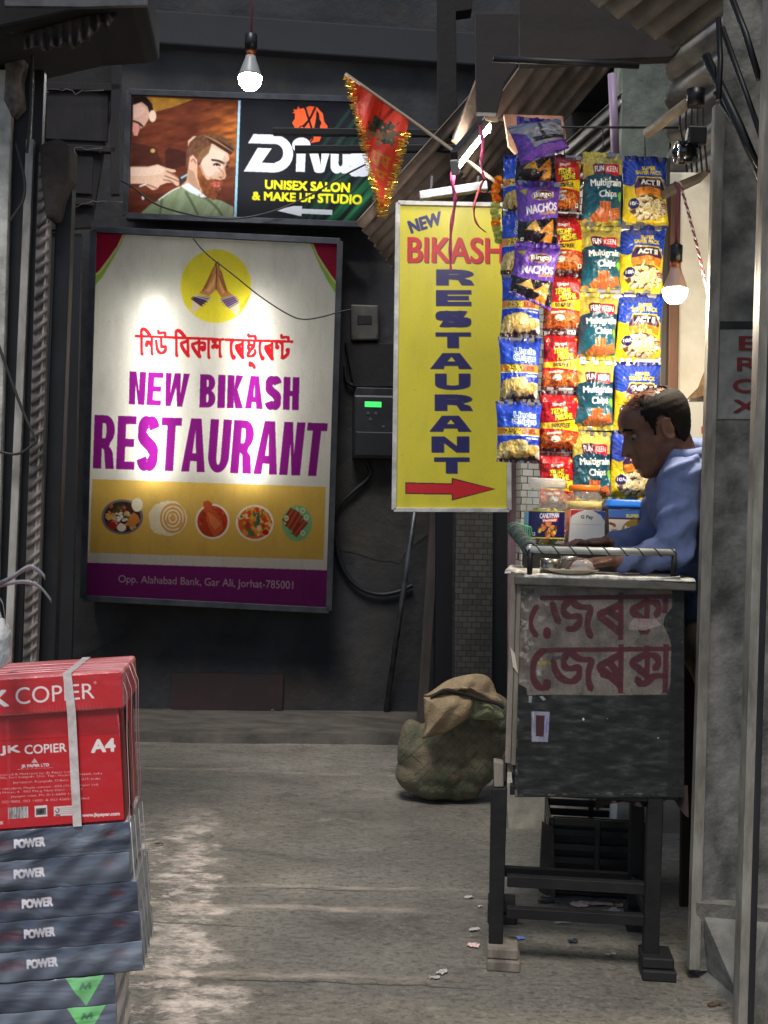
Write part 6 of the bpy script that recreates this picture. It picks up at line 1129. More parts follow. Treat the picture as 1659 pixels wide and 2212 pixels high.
mb = MB(); mb.lathe([(0, .001), (.066, .001), (.072, .006), (.079, .12), (.08, .125)], t0, 40, sq=6, ax=rot); mb.build('body', clear, tb)
mb = MB(); mb.lathe([(.080, .122), (.0855, .124), (.0855, .134), (.083, .138), (.083, .146), (.079, .151), (0, .150)], t0, 40, sq=6, ax=rot); mb.build('lid', mat('blue_lid', (36, 116, 220), .35), tb)
mb = MB(); mb.lathe([(0, .003), (.064, .004), (.072, .075), (0, .08)], t0, 32, sq=6, ax=rot); mb.build('contents', mat('brown_sweets', (120, 76, 40), .6, col2=(70, 42, 26), scale=60, bump=.8), tb)
cv = Cv(0, 0, 110, 84, .9, 2, (222, 216, 204)); cv.rect(0, 0, 110, 20, (66, 110, 190)); cv.text('SUPER', (42, 11, 74, 18), (214, 214, 90), .6); cv.rect(0, 20, 110, 24, (92, 28, 30)); cv.ell(66, 56, 36, 34, (150, 124, 50)); cv.text('Imli', [(40, 40), (76, 36), (76, 48), (40, 52)], (236, 228, 206), 1.2); blobs(cv, 14, 68, 72, 26, 8, 7, [(70, 50, 30), (50, 40, 26), (96, 74, 40)], 1, .6); blobs(cv, 6, 10, 36, 7, 4, 4, [(110, 60, 40), (150, 90, 60)]); cv.rect(4, 48, 20, 49.5, (130, 120, 110)); cv.rect(2, 54, 18, 55.5, (130, 120, 110))
I = cv.img(); ny, nx = I.shape[:2]; A = np.zeros((ny, nx, 3))
for i in range(ny):
    z = .118 - .110 * i / (ny - 1); hw = .072 + .0075 * z / .12
    for k in range(nx): A[i, k] = t0 + rot[0] * (hw * 1.02 * (2 * k / (nx - 1) - 1) * .93) - rot[1] * (hw + .003) + ez * z
grid_mesh('label', A, I, mat('printed_label'), tb)
c = C(.115 + .03, .05, ZT + .004); sc_ = thing('steel_tin', c, 'round steel tin standing below the guard rail', 'tin')
mb = MB(); mb.lathe([(0, 0), (.031, 0), (.031, .046), (.029, .046), (.029, .003), (0, .003)], c, 28); mb.build('tin', mat('tin_steel', (176, 170, 158), .25, .9, col2=(120, 114, 104), scale=12), sc_)
c = C(.20, .075, ZT + .004); s2 = thing('glass_jar', c, 'short clear container right of the steel tin', 'container'); mb = MB(); mb.lathe([(0, 0), (.024, 0), (.024, .05), (.022, .052)], c, 24); mb.build('body', clear, s2); mb = MB(); mb.lathe([(.0255, .045), (.0255, .054), (0, .056)], c, 24); mb.build('lid', mat('silver_lid', (200, 198, 190), .25, .8), s2)
c = C(fu(1238, 1225) , .02, ZT + .010); mb = MB(); mb.lathe([(0, .0), (.05, .0), (.074, .010), (.077, .014), (.073, .013), (.05, .004), (0, .004)], c, 36, sy=.6); pt_ = tag(mb.build('plate', mat('cream_plate', (206, 194, 170), .45, col2=(176, 160, 132), scale=9), loc=c), 'cream oval plate on the newspaper', 'plate')
c = C(fu(1262, 1215), .03, ZT + .022); mb = MB(); vs = []; mb.lathe([(0, -.008), (.030, -.006), (.038, .006), (.030, .018), (.016, .028), (0, .030)], c, 18, sy=.7)
o = tag(mb.build('plastic_pouch', clear_plastic('milky_plastic', (226, 216, 214), .35, .8, 26), loc=c), 'small crumpled plastic pouch lying on the plate', 'pouch'); 
for v in o.data.vertices: v.co += Vector((random.uniform(-.004, .004), random.uniform(-.004, .004), random.uniform(-.003, .003)))
# ================================================================ the man leaning on the counter
def limb(mb, pts, rs, seg=14):
    pts = [np.array(p, float) for p in pts]
    for i in range(len(pts) - 1): mb.tube([pts[i], pts[i + 1]], [rs[i], rs[i + 1]], seg)
    for p, r in zip(pts, rs): sph(mb, p, (r, r, r))
def sph(mb, c, r, ax=None, seg=14):
    n = 9; prof = [(math.sin(math.pi * k / n), -math.cos(math.pi * k / n)) for k in range(n + 1)]; prof[0] = (0, -1); prof[-1] = (0, 1); ax = np.eye(3) if ax is None else np.array(ax)
    vs = []; fs = []
    for (q, z) in prof:
        for k in range(seg): a = 2 * math.pi * k / seg; vs.append(np.array(c) + ax[0] * r[0] * q * math.cos(a) + ax[1] * r[1] * q * math.sin(a) + ax[2] * r[2] * z)
    for i in range(n):
        for k in range(seg): fs.append((i * seg + k, i * seg + (k + 1) % seg, (i + 1) * seg + (k + 1) % seg, (i + 1) * seg + k))
    mb.add(vs, fs, 0, True)
def fused(name, mb, vox, m, parent, smooth=4, fn=None):
    me = mb.mesh('tmp'); o = bpy.data.objects.new('tmp', me); COL.objects.link(o)
    r = o.modifiers.new('r', 'REMESH'); r.mode = 'VOXEL'; r.voxel_size = vox; r.use_smooth_shade = True
    s = o.modifiers.new('s', 'SMOOTH'); s.factor = .5; s.iterations = smooth
    bpy.context.view_layer.update(); ev = o.evaluated_get(bpy.context.evaluated_depsgraph_get()); nm = bpy.data.meshes.new_from_object(ev); nm.name = name
    bpy.data.objects.remove(o)
    nm.materials.clear(); v = np.zeros(len(nm.vertices) * 3, np.float32); nm.vertices.foreach_get('co', v); v = v.reshape(-1, 3).astype(float)
    if fn is not None: v = fn(v, nm); nm.vertices.foreach_set('co', v.reshape(-1).astype(np.float32)); nm.update()
    nm.polygons.foreach_set('use_smooth', [True] * len(nm.polygons))
    return link(name, nm, m, parent)
HC = W(1416, 931, 3.62); HS = 1.107; pit = R(23)
hf = np.array([-math.cos(pit), -.06, -math.sin(pit)]); hf /= np.linalg.norm(hf); hs = np.cross(hf, [0, 0, 1.]); hs /= np.linalg.norm(hs); hs = hs if hs[1] < 0 else -hs; hh = np.cross(hf, hs); hh = hh if hh[2] > 0 else -hh
def hp(f, s, h): return HC + HS * (hf * f + hs * s + hh * h)
HPROF = [(-.116, .060, .030, .016), (-.110, .074, .006, .028), (-.098, .083, -.018, .040), (-.082, .084, -.040, .050), (-.064, .086, -.058, .057), (-.044, .087, -.072, .064), (-.022, .085, -.084, .070), (-.002, .083, -.091, .073),
         (.014, .081, -.096, .075), (.030, .087, -.099, .077), (.048, .089, -.100, .078), (.066, .084, -.096, .076), (.082, .072, -.088, .069), (.096, .052, -.072, .056), (.107, .028, -.048, .038), (.114, .000, -.022, .016)]
def headring(row, n, grow=0):
    h, fr, bk, hw = row; cf = (fr + bk) / 2; rf = (fr - bk) / 2 + grow; hw = hw + grow; out = []
    for k in range(n):
        a = 2 * math.pi * k / n; c, s = math.cos(a), math.sin(a); f = cf + rf * math.copysign(abs(c) ** .92, c); y = hw * math.copysign(abs(s) ** .86, s)
        if not grow and c > 0:
            nz = max(0, 1 - abs(y) / .020); prof = np.interp(h, [-.05, -.040, -.032, -.012, .012, .026], [0, .010, .032, .022, .010, 0]); f += prof * nz ** .8
            eye = math.exp(-((abs(y) - .032) / .014) ** 2 - ((h - .010) / .011) ** 2); f -= .011 * eye
            brow = math.exp(-((abs(y) - .030) / .026) ** 2 - ((h - .030) / .008) ** 2); f += .006 * brow
            lip = max(0, 1 - abs(y) / .028); f += lip * .008 * (math.exp(-((h + .060) / .006) ** 2) + .9 * math.exp(-((h + .074) / .006) ** 2)) - lip * .006 * math.exp(-((h + .067) / .003) ** 2) - lip * .006 * math.exp(-((h + .088) / .006) ** 2)
        out.append((f, y))
    return out
mb = MB(); n = 72; rows = []; hh_ = np.linspace(HPROF[0][0], HPROF[-1][0], 74); HA = np.array(HPROF)
def prof_at(h): return (h,) + tuple(float(np.interp(h, HA[:, 0], HA[:, k])) for k in (1, 2, 3))
vs = []; fs = []
for h in hh_:
    for f, y in headring(prof_at(h), n): vs.append(hp(f, y, h))
m_ = len(hh_)
for i in range(m_ - 1):
    for k in range(n): fs.append((i * n + k, i * n + (k + 1) % n, (i + 1) * n + (k + 1) % n, (i + 1) * n + k))
fs += [tuple(range(n - 1, -1, -1)), tuple(range((m_ - 1) * n, m_ * n))]; mb.add(vs, fs, 0, True)
for s in (-1, 1):       # ears
    sph(mb, hp(-.012, s * .078, -.004), (.016 * HS, .006 * HS, .028 * HS), (hf * .96 + hs * s * -.2, hs, hh))
    P = [hp(-.012 + .016 * math.cos(a) - .002 * math.sin(a), s * .081, -.003 + .027 * math.sin(a)) for a in np.linspace(-2.2, 2.4, 12)]; mb.tube(P, .0046 * HS, 8)
NB = W(1478, 1010, 3.64)
limb(mb, [hp(-.030, 0, -.045), hp(-.038, 0, -.09), NB, W(1500, 1060, 3.66)], [.056 * HS, .050 * HS, .058, .07])
SHL, ELL, WRL = W(1474, 1032, 3.53), W(1458, 1190, 3.50), W(1338, 1213, 3.52)
SHR, ELR, WRR = W(1452, 1030, 3.80), W(1408, 1160, 3.83), W(1326, 1171, 3.80)
CHEST, BELLY, HIP = W(1502, 1085, 3.67), W(1536, 1220, 3.69), W(1556, 1345, 3.71)
for a, r in ((CHEST, (.13, .15, .14)), (BELLY, (.115, .14, .14)), (HIP, (.11, .145, .12)), ((CHEST + BELLY) / 2, (.122, .146, .13))): sph(mb, a, r, None, 20)
def hand(wr, d, up, side, curl, spread=1.0):      # palm, four fingers of unequal length, thumb off the side of the palm
    d = d / np.linalg.norm(d); up = up - d * (up @ d); up /= np.linalg.norm(up); sd = np.cross(up, d) * side
    pc = wr + d * .052; sph(mb, pc, (.050, .042, .016), (d, sd, up)); limb(mb, [wr - d * .03, wr + d * .02], [.026, .024], 12)
    for k, (o, l) in enumerate(((.030, .068), (.010, .078), (-.011, .072), (-.030, .056))):
        b = pc + d * .038 + sd * o; dd = d + sd * o * 3 * spread; dd /= np.linalg.norm(dd); c = curl[k]
        p1 = b + dd * l * .42 + up * .006; d2 = dd * math.cos(c) - up * math.sin(c); p2 = p1 + d2 * l * .32; d3 = dd * math.cos(c * 1.7) - up * math.sin(c * 1.7); p3 = p2 + d3 * l * .28; limb(mb, [b, p1, p2, p3], [.0105, .0098, .0088, .0076], 10)
    b = wr + d * .026 + sd * .030; t1 = b + d * .026 + sd * .022 - up * .006; t2 = t1 + d * .030 + sd * .004 - up * .004; limb(mb, [wr + d * .012 + sd * .012, b, t1, t2], [.015, .0135, .0115, .009], 10)
limb(mb, [SHL, ELL, WRL], [.050, .042, .029]); limb(mb, [SHR, ELR, WRR], [.050, .040, .028])
hand(WRL, np.array([-1, .18, -.06]), np.array([0, 0, 1.]), 1, (.5, .55, .6, .7))
hand(WRR, np.array([-1, .02, -.06]), np.array([.1, 0, 1.]), -1, (.35, .3, .4, .5))
KNL, FTL = W(1615, 1640, 3.68), np.array([1.26, 3.68, .05]); KNR, FTR = W(1615, 1640, 3.86), np.array([1.26, 3.92, .05])
for hpx, k, f in ((HIP + [0, -.09, -.05], KNL, FTL), (HIP + [0, .09, -.05], KNR, FTR)):
    limb(mb, [hpx, k, f + [.02, 0, .05]], [.085, .056, .038]); sph(mb, f + [-.05, 0, -.005], (.12, .045, .04))
man = thing('person', (1.0, 3.7, 0), 'man in a blue long sleeved shirt leaning over the counter and looking down', 'person')
m_skin = mat('skin_dark', (112, 74, 56), .45, col2=(88, 57, 44), scale=34, bump=.15, bscale=190)
body = fused('body', mb, .0042, m_skin, man, 3)
# hair: a shell over the sides and back, thin on the crown
mb = MB(); rows = []; nn = 110; hs_ = np.linspace(-.075, .117, 60); A = np.zeros((len(hs_), nn + 1, 3)); msk = np.zeros((len(hs_) - 1, nn), bool)
for i, h in enumerate(hs_):
    ring = headring(prof_at(min(h, .1139)), nn, .0075)
    for k in range(nn + 1):
        f, y = ring[k % nn]; A[i, k] = hp(f, y, min(h, .1139) + (.004 if h > .1 else 0)) + np.random.RandomState(i * 131 + k % nn).randn(3) * .0003
for i in range(len(hs_) - 1):
    for k in range(nn):
        f, y = headring(prof_at(min(hs_[i], .1139)), nn, .0075)[k]; h = hs_[i]; j = .010 * (float(vn(np.array(k * .7), np.array(i * .5), 3)) - .5)
        low = np.interp(f, [-.12, -.05, -.03, -.012, .012, .03, .05], [-.07, -.06, -.035, .036, .034, -.012, .03]) + j
        fr_ = np.interp(h, [-.03, .03, .06, .09, .115], [.028, .036, .046, .030, -.03]) + j
        bald = (h > .092 + j and -.062 < f < .04)
        msk[i, k] = h > low and f < fr_ and not bald
m_hair = mat('hair_black', (16, 13, 12), .85, spec=.15, col2=(24, 19, 17), scale=90, bump=.2, bscale=260)
o = grid_mesh('hair', A, None, m_hair, man, True, msk); s = o.modifiers.new('t', 'SOLIDIFY'); s.thickness = .005; s.offset = 1
mb = MB()
for i in range(900):       # loose thin hair over the crown
    h = random.uniform(.075, .1139); r_ = headring(prof_at(h), 60, .003); k = random.randrange(60); f, y = r_[k]
    if f > .052: continue
    a = hp(f, y, h); dv_ = hf * random.uniform(.2, 1) + hs * random.uniform(-.5, .5) + hh * random.uniform(.0, .3); dv_ /= np.linalg.norm(dv_); w_ = np.cross(dv_, hh); w_ = w_ / np.linalg.norm(w_) * .0011
    mb.add([a - w_, a + w_, a + dv_ * .020 + w_ * .3 + hh * .002, a + dv_ * .020 - w_ * .3 + hh * .002], [(0, 1, 2, 3)])
mb.build('thin_hair', m_hair, man)
P = []; mb = MB()
for s in (-1, 1):
    mb = MB(); mb.tube([hp(.087, s * .014, .030), hp(.086, s * .030, .034), hp(.074, s * .050, .027)], [.004, .005, .003], 8); mb.build('eyebrow', m_hair, man)
    mb = MB(); sph(mb, hp(.066, s * .032, .008), (.011, .011, .009)); e = mb.build('eye', mat('eye_white', (120, 104, 94), .25), man)
    mb = MB(); sph(mb, hp(.0755, s * .033, .004), (.0035, .005, .005)); mb.build('iris', mat('iris', (24, 16, 12), .15), e)
# shirt
mb = MB()
for a, r in ((CHEST + [.0, 0, .01], (.148, .165, .155)), (BELLY, (.135, .158, .155)), ((CHEST + BELLY) / 2, (.14, .162, .14)), ((BELLY + HIP) / 2 + [0, 0, -.01], (.128, .165, .12)), (W(1490, 1020, 3.66), (.105, .15, .07)), (W(1518, 1046, 3.66), (.10, .15, .10))): sph(mb, a, r, None, 24)
limb(mb, [SHL + [0, .01, 0], (SHL + ELL) / 2, ELL, ELL * .45 + WRL * .55, WRL + (ELL - WRL) * .12], [.068, .064, .056, .043, .036], 18)
limb(mb, [SHR, (SHR + ELR) / 2, ELR, ELR * .45 + WRR * .55, WRR + (ELR - WRR) * .05], [.066, .062, .052, .041, .035], 18)
limb(mb, [SHL, CHEST + [0, 0, .07], SHR], [.066, .10, .066], 18)
def wrinkles(v, me):
    nrm = np.zeros(len(v) * 3, np.float32); me.vertices.foreach_get('normal', nrm); nrm = nrm.reshape(-1, 3)
    q = v[:, 0] * .55 + v[:, 2] * .84; q = v[:, 0] * -.5 + v[:, 2] * .87; d = .020 * (np.abs(np.sin(q * 48 + 9 * fbm(v[:, 0] * 5, v[:, 1] * 5 + v[:, 2] * 3, 4))) ** 3 - .3) * np.clip(2.2 * fbm(v[:, 0] * 7 + 4, v[:, 2] * 7 + v[:, 1] * 3, 12) - .6, 0, 1)
    d += .006 * (fbm(v[:, 0] * 14 + v[:, 2] * 5, v[:, 1] * 12 - v[:, 2] * 9, 7) - .5); return v + nrm * d[:, None]
m_shirt = mat('blue_cotton', (98, 112, 152), .88, col2=(84, 97, 134), scale=30, bump=.12, bscale=260)
fused('shirt', mb, .006, m_shirt, man, 6, wrinkles)
# collar: a folded band round the neck
ax = NB - hp(-.055, 0, -.075); ax /= np.linalg.norm(ax); e1 = np.cross(ax, [0, 1., 0]); e1 /= np.linalg.norm(e1); e2 = np.cross(ax, e1); rows = []
for j, (rr_, t) in enumerate(((.069, .016), (.074, .0), (.080, -.014), (.088, -.004), (.098, .022))):
    rows.append([NB - ax * (.078 - t - 0.02) + (e1 * math.cos(a) + e2 * math.sin(a)) * rr_ * (1 + .03 * math.sin(a * 5)) for a in np.linspace(0, 2 * math.pi, 49)])
o = grid_mesh('collar', np.array(rows), None, m_shirt, man, True); s = o.modifiers.new('t', 'SOLIDIFY'); s.thickness = .003
mb = MB(); sph(mb, HIP + [0, 0, -.03], (.125, .165, .13), None, 22)
limb(mb, [HIP + [0, -.085, -.06], KNL, FTL + [.02, 0, .07]], [.105, .082, .066], 18); limb(mb, [HIP + [0, .085, -.06], KNR, FTR + [.02, 0, .07]], [.105, .082, .066], 18)
fused('trousers', mb, .009, mat('beige_cotton', (158, 146, 122), .9, col2=(128, 118, 98), scale=18, bump=.2, bscale=120), man, 5, lambda v, me: v + np.stack([.006 * np.sin(v[:, 2] * 40 + v[:, 1] * 20), 0 * v[:, 0], 0 * v[:, 0]], -1))
for f in (FTL, FTR): mb = MB(); sph(mb, f + [-.055, 0, -.012], (.135, .054, .04)); mb.build('sandal', mat('sandal_brown', (48, 34, 28), .6), man)
# ================================================================ the leaning stack of paper at the left
th, ps = R(4.6), R(6)
rx_ = np.array([math.cos(th) * math.cos(ps), math.cos(th) * math.sin(ps), math.sin(th)]); up_ = np.array([-math.sin(th), 0, math.cos(th)]); up_ -= rx_ * (rx_ @ up_); up_ /= np.linalg.norm(up_); bk_ = np.cross(up_, rx_); SAX = (rx_, bk_, up_)
BR = W(276, 1775, 2.08)                                     # lower right front corner of the red carton
FB = Plane(BR, -bk_)
def sp(r, b, u): return BR + rx_ * r + bk_ * b + up_ * u
BWID, BDEP, BH, LH = .312, .225, .262, .066
m_red = mat('carton_red', (196, 26, 36), .42, col2=(170, 20, 30), scale=7, coat=.35, bump=.22, bscale=22, stretch=(1, 1, 2.2))
m_redp = mat('carton_red_haze', (206, 80, 86), .4, col2=(232, 160, 158), scale=9, coat=.4, bump=.25, bscale=14, stretch=(1, 3, 1), lo=.42, hi=.6)  # lid paler and pinker: film haze and reflections put into its colour
bx = thing('paper_carton', sp(-BWID / 2, BDEP / 2, 0), 'red lidded carton of A4 copier paper tied with a white strap on the stack', 'carton')
mb = MB(); mb.box(sp(-BWID / 2, BDEP / 2, (BH - .02) / 2), (BWID - .010, BDEP - .010, BH - .02), SAX); mb.build('tray', m_red, bx, .003)
mb = MB(); mb.box(sp(-BWID / 2 + .002, BDEP / 2, BH - LH / 2), (BWID + .004, BDEP + .006, LH), SAX); mb.build('lid', m_redp, bx, .006)
mb = MB(); mb.prism([sp(.0055, .012, .02), sp(.0055, .012, BH - LH - .004), sp(.0055, .030, BH - LH - .002), sp(.0055, .022, .02)], rx_ * -.004); mb.build('gap', mat('gap_shade', (22, 12, 12), .9), bx)  # solid dark strip standing in for the shade inside a gap
mb = MB(); mb.prism([sp(.006, .024, .004), sp(.006, .024, BH - LH - .05), sp(.006, .042, BH - LH - .03), sp(.006, .036, .004)], rx_ * -.004); mb.build('inner_board', mat('kraft_board', (150, 116, 84), .8, col2=(110, 60, 50), scale=20), bx)
KB = crop(0, 2200, 1200 / 1659); q = lambda l: cmap(KB, l); m_print = mat('carton_print', attr=True, rough=.4, coat=.5, bump=.12, scale=16, bscale=12)
# lid print, film haze painted pale into the red
cv = Cv(-12, 1440, 280, 1560, 1.0, 2, (200, 30, 40)); cv.put(cv.mask([[(-20, 1430), (290, 1430), (290, 1570), (-20, 1570)]]), lambda x, y: np.stack([200 + 14 * fbm(x / 30, y / 9, 4) - 6, 40 + 44 * np.clip(fbm(x / 26, y / 12, 5) - .38, 0, 1), 48 + 44 * np.clip(fbm(x / 26, y / 12, 5) - .38, 0, 1)], -1))
wt = (244, 232, 226); cv.text('COPIER', [KB(82, 702), KB(512, 676), KB(516, 760), KB(86, 795)], wt, .25); cv.text('K', [KB(-45, 722), KB(40, 716), KB(44, 800), KB(-40, 806)], wt, 1.6); cv.text('JK', [KB(-140, 724), KB(-30, 718), KB(-28, 806), KB(-138, 812)], wt, 1.6); cv.ell(*KB(518, 674), 2.6, 2.6, wt); cv.ell(*KB(518, 674), 1.6, 1.6, (200, 40, 50))
for k in range(20): x = 66 + k * 8; cv.line([(x, 1527 - k * .4), (x + 1, 1536 - k * .4)], .7, (230, 140, 140), .5)
X, Y = cv.pxgrid(); Pp = FB.pt(X, Y, .0048); rel = Pp - BR; ur_, uu = rel @ rx_, rel @ up_; ok = (ur_ < .002) & (ur_ > -BWID) & (uu > BH - LH + .003) & (uu < BH - .003); grid_mesh('lid_print', Pp, cv.img(), m_print, bx, False, ok[:-1, :-1] & ok[1:, 1:])
# body print
cv = Cv(-12, 1525, 282, 1812, 1.0, 2, (192, 24, 34)); cv.put(cv.mask([[(-20, 1500), (290, 1500), (290, 1830), (-20, 1830)]]), lambda x, y: np.stack([196 - 30 * np.clip((1590 - y) / 8, 0, 1) + 10 * fbm(x / 30, y / 40, 4), 26 + 26 * np.clip(fbm(x / 40, y / 14, 6) - .42, 0, 1) * 2, 36 + 26 * np.clip(fbm(x / 40, y / 14, 6) - .42, 0, 1) * 2], -1))
cv.line(q([(0, 992), (400, 970), (655, 945)]), 1, (120, 10, 20), .8); cv.text('JK', [KB(2, 1022), KB(106, 1016), KB(108, 1064), KB(4, 1070)], wt, 1.1); cv.text('COPIER', [KB(134, 1016), KB(360, 1004), KB(362, 1050), KB(136, 1064)], wt, .3); cv.text('A4', [KB(500, 988), KB(622, 980), KB(626, 1046), KB(500, 1054)], wt, 1.3)
cv.polys([q([(188, 1086), (206, 1110), (170, 1112)])], (236, 190, 190)); cv.text('JK PAPER LTD', [KB(116, 1122), KB(266, 1114), KB(266, 1134), KB(116, 1142)], (244, 214, 210), .5); cv.line(q([(116, 1146), (266, 1138)]), .6, (240, 190, 190))
for (t, y, x0, x1) in (('Manufactured & Marketed by: JK Paper Ltd.', 1174, -70, 388), ('Central Pulp Mills, Fort Songadh, Dist. Tapi, Gujarat - 394660, India', 1194, -150, 556), ('Jaykaypur, Rayagada, Odisha - 765 017, India', 1212, 70, 546), ('For complaint, Please contact : GM (TS), JK Paper Ltd.', 1248, -30, 536), ('Nehru House, 4 - BSZ Marg, New Delhi - 110002', 1270, -60, 450), ('jkpaper.com, Ph: 011-6600 1132', 1288, 60, 420), ('ISO 9001, ISO 14001 & ISO 45001 certified.', 1318, 10, 490)):
    sl_ = -.045 * (x1 - x0); cv.text(t, [KB(x0, y), KB(x1, y + sl_), KB(x1, y + 14 + sl_), KB(x0, y + 16)], (240, 196, 192), .25)
cv.poly(q([(44, 1355), (152, 1348), (154, 1410), (46, 1418)]), (226, 214, 210))
for k in range(18): x = 50 + k * 5.6; cv.line(q([(x, 1360 - k * .4), (x + 1, 1410 - k * .4)]), random.uniform(.4, 1.4), (50, 40, 44))
cv.poly(q([(188, 1346), (256, 1341), (258, 1402), (190, 1407)]), (232, 220, 216)); cv.polys([q([(196, 1360), (250, 1356), (250, 1392), (196, 1396)]), q([(202, 1365), (244, 1362), (244, 1387), (202, 1390)])], (40, 36, 40)); cv.text('ISI', [KB(206, 1368), KB(240, 1365), KB(240, 1384), KB(206, 1387)], (40, 36, 40), .8)
cv.poly(q([(292, 1350), (406, 1342), (408, 1396), (294, 1402)]), (226, 210, 206)); cv.line(q([(302, 1372), (312, 1388), (326, 1366), (312, 1360)]), 1.6, (90, 60, 60)); cv.text('FSC', [KB(304, 1392), KB(328, 1390), KB(328, 1398), KB(304, 1400)], (110, 70, 70), .4)
for k in range(4): cv.line(q([(336, 1358 + k * 10), (396, 1354 + k * 10)]), 1, (170, 130, 128), .8)
cv.text('www.jkpaper.com', [KB(446, 1388), KB(650, 1378), KB(652, 1402), KB(448, 1410)], (246, 220, 216), .45); cv.text('FREE', [KB(-30, 1434), KB(16, 1430), KB(16, 1444), KB(-30, 1448)], (240, 190, 190), .4)
cv.line(q([(38, 880), (50, 1100), (46, 1440)]), 7, (226, 110, 110), .22); cv.line(q([(640, 850), (648, 900), (670, 1100)]), 3, (230, 150, 150), .5)
X, Y = cv.pxgrid(); Pp = FB.pt(X, Y, -.0035); rel = Pp - BR; ur_, uu = rel @ rx_, rel @ up_; ok = (ur_ < -.006) & (ur_ > -BWID + .005) & (uu > .003) & (uu < BH - LH + .004); grid_mesh('tray_print', Pp, cv.img(), m_print, bx, False, ok[:-1, :-1] & ok[1:, 1:])
m_strap = mat('white_strap', (226, 216, 212), .4, col2=(190, 176, 172), scale=40, coat=.2)
xs = float((FB.pt(159, 1600) - BR) @ rx_); mb = MB(); w_ = .0072
for (a, b_) in ((sp(xs, -.0065, .0), sp(xs, -.0075, BH - LH)), (sp(xs, -.0075, BH - LH), sp(xs - .004, -.008, BH + .002)), (sp(xs - .004, -.008, BH + .002), sp(xs - .004, BDEP + .006, BH + .002))):
    dv_ = (b_ - a) / np.linalg.norm(b_ - a); mb.add([a - rx_ * w_, a + rx_ * w_, b_ + rx_ * w_, b_ - rx_ * w_], [(0, 1, 2, 3)])
o = mb.build('strap', m_strap, bx); s = o.modifiers.new('t', 'SOLIDIFY'); s.thickness = .0012
# film ridges round the carton edge: thin glossy lines of shrink film
m_film = mat('film_edge', (232, 176, 176), .2, coat=.6)
for k, (r, b_) in enumerate(((.003, .004), (.006, .05), (.009, .10), (.007, .16))):
    mb = MB(); mb.tube([sp(r - .004, b_, BH - .004), sp(r + .006, b_ + .004, BH - LH * .6), sp(r + .002, b_ + .006, BH - LH - .05), sp(r + .001, b_ + .004, .03), sp(r - .002, b_, .0)], .0007, 5); mb.build('film_fold', m_film, bx)
for k, b_ in enumerate((.03, .06, .09, .14)):
    mb = MB(); mb.tube([sp(-BWID, b_, BH + .001), sp(-.15, b_ + .006, BH + .0015), sp(0, b_, BH)], .0011, 5); mb.build('film_fold', m_film, bx)
# reams
def wrap_mat(name, base, streak):
    m = bpy.data.materials.new(name); m.use_nodes = True; t = m.node_tree; N = t.nodes; K = t.links.new; b = N['Principled BSDF']; tc = N.new('ShaderNodeTexCoord'); at = N.new('ShaderNodeAttribute'); at.attribute_name = 'Col'; oi = N.new('ShaderNodeObjectInfo')
    ad = N.new('ShaderNodeVectorMath'); ad.operation = 'ADD'; K(tc.outputs['Object'], ad.inputs[0]); K(oi.outputs['Random'], ad.inputs[1])
    def noise(sc, st, d, det=5, ry=0):
        mp = N.new('ShaderNodeMapping'); mp.inputs['Scale'].default_value = st; mp.inputs['Rotation'].default_value = (0, ry, 0); K(ad.outputs[0], mp.inputs[0]); n_ = N.new('ShaderNodeTexNoise'); n_.inputs['Scale'].default_value = sc; n_.inputs['Detail'].default_value = det; n_.inputs['Distortion'].default_value = d; K(mp.outputs[0], n_.inputs['Vector']); return n_.outputs[0]
    n1 = noise(3.6, (.8, 1, 2.0), 1.8, 3, .35); n2 = noise(6, (.6, 1, 2.4), 1.2, 3, -.45); mx = N.new('ShaderNodeMath'); mx.operation = 'ADD'; K(n1, mx.inputs[0]); K(n2, mx.inputs[1])
    r = N.new('ShaderNodeMapRange'); r.inputs[1].default_value = .92; r.inputs[2].default_value = 1.36; r.inputs[4].default_value = .62; K(mx.outputs[0], r.inputs[0]); mi = N.new('ShaderNodeMix'); mi.data_type = 'RGBA'; K(r.outputs[0], mi.inputs[0]); K(at.outputs[0], mi.inputs[6]); mi.inputs[7].default_value = L(*streak)  # pale streaks painted in as the film's sheen and haze
    K(mi.outputs[2], b.inputs['Base Color']); b.inputs['Roughness'].default_value = .32; b.inputs['Coat Weight'].default_value = .8; b.inputs['Coat Roughness'].default_value = .2
    bn = N.new('ShaderNodeBump'); bn.inputs['Strength'].default_value = .45; bn.inputs['Distance'].default_value = .016; K(mx.outputs[0], bn.inputs['Height']); K(bn.outputs[0], b.inputs['Normal']); K(bn.outputs[0], b.inputs['Coat Normal']); return m
m_ream = wrap_mat('film_dark', None, (168, 176, 188)); m_reams = wrap_mat('film_side', None, (196, 196, 192))
RW, RD, RH = .297, .212, .0512
def ream_mesh(right, draw, wpx=300, col=(56, 62, 78)):
    cv = Cv(0, 0, RW * 1000, RH * 1000, 1.0, 2, col); draw(cv); I = cv.img(); ny, nx = I.shape[:2]; A = np.zeros((ny, nx, 3))
    for i in range(ny):
        v = i / (ny - 1)
        for k in range(nx): u = k / (nx - 1); A[i, k] = (-RW + RW * u, -.003 * math.sin(math.pi * v) ** .6 - .0015 * math.sin(u * 31 + v * 6), RH * (1 - v))
    return A, I
def d_power(cv):
    cv.text('POWER', (103, 15, 153, 29), (226, 216, 220), .9); cv.text('COPIER', (46, 17, 98, 31), (120, 52, 62), 1.3, al=.5); cv.ell(262, 18, 14, 7, (110, 40, 48), .45, 0, 20, .2); cv.blur(1)
def d_green(cv): cv.poly([(214, 0), (280, 0), (247, 50)], (104, 206, 96)); cv.text('A4', (238, 10, 257, 20), (56, 130, 60), .8)
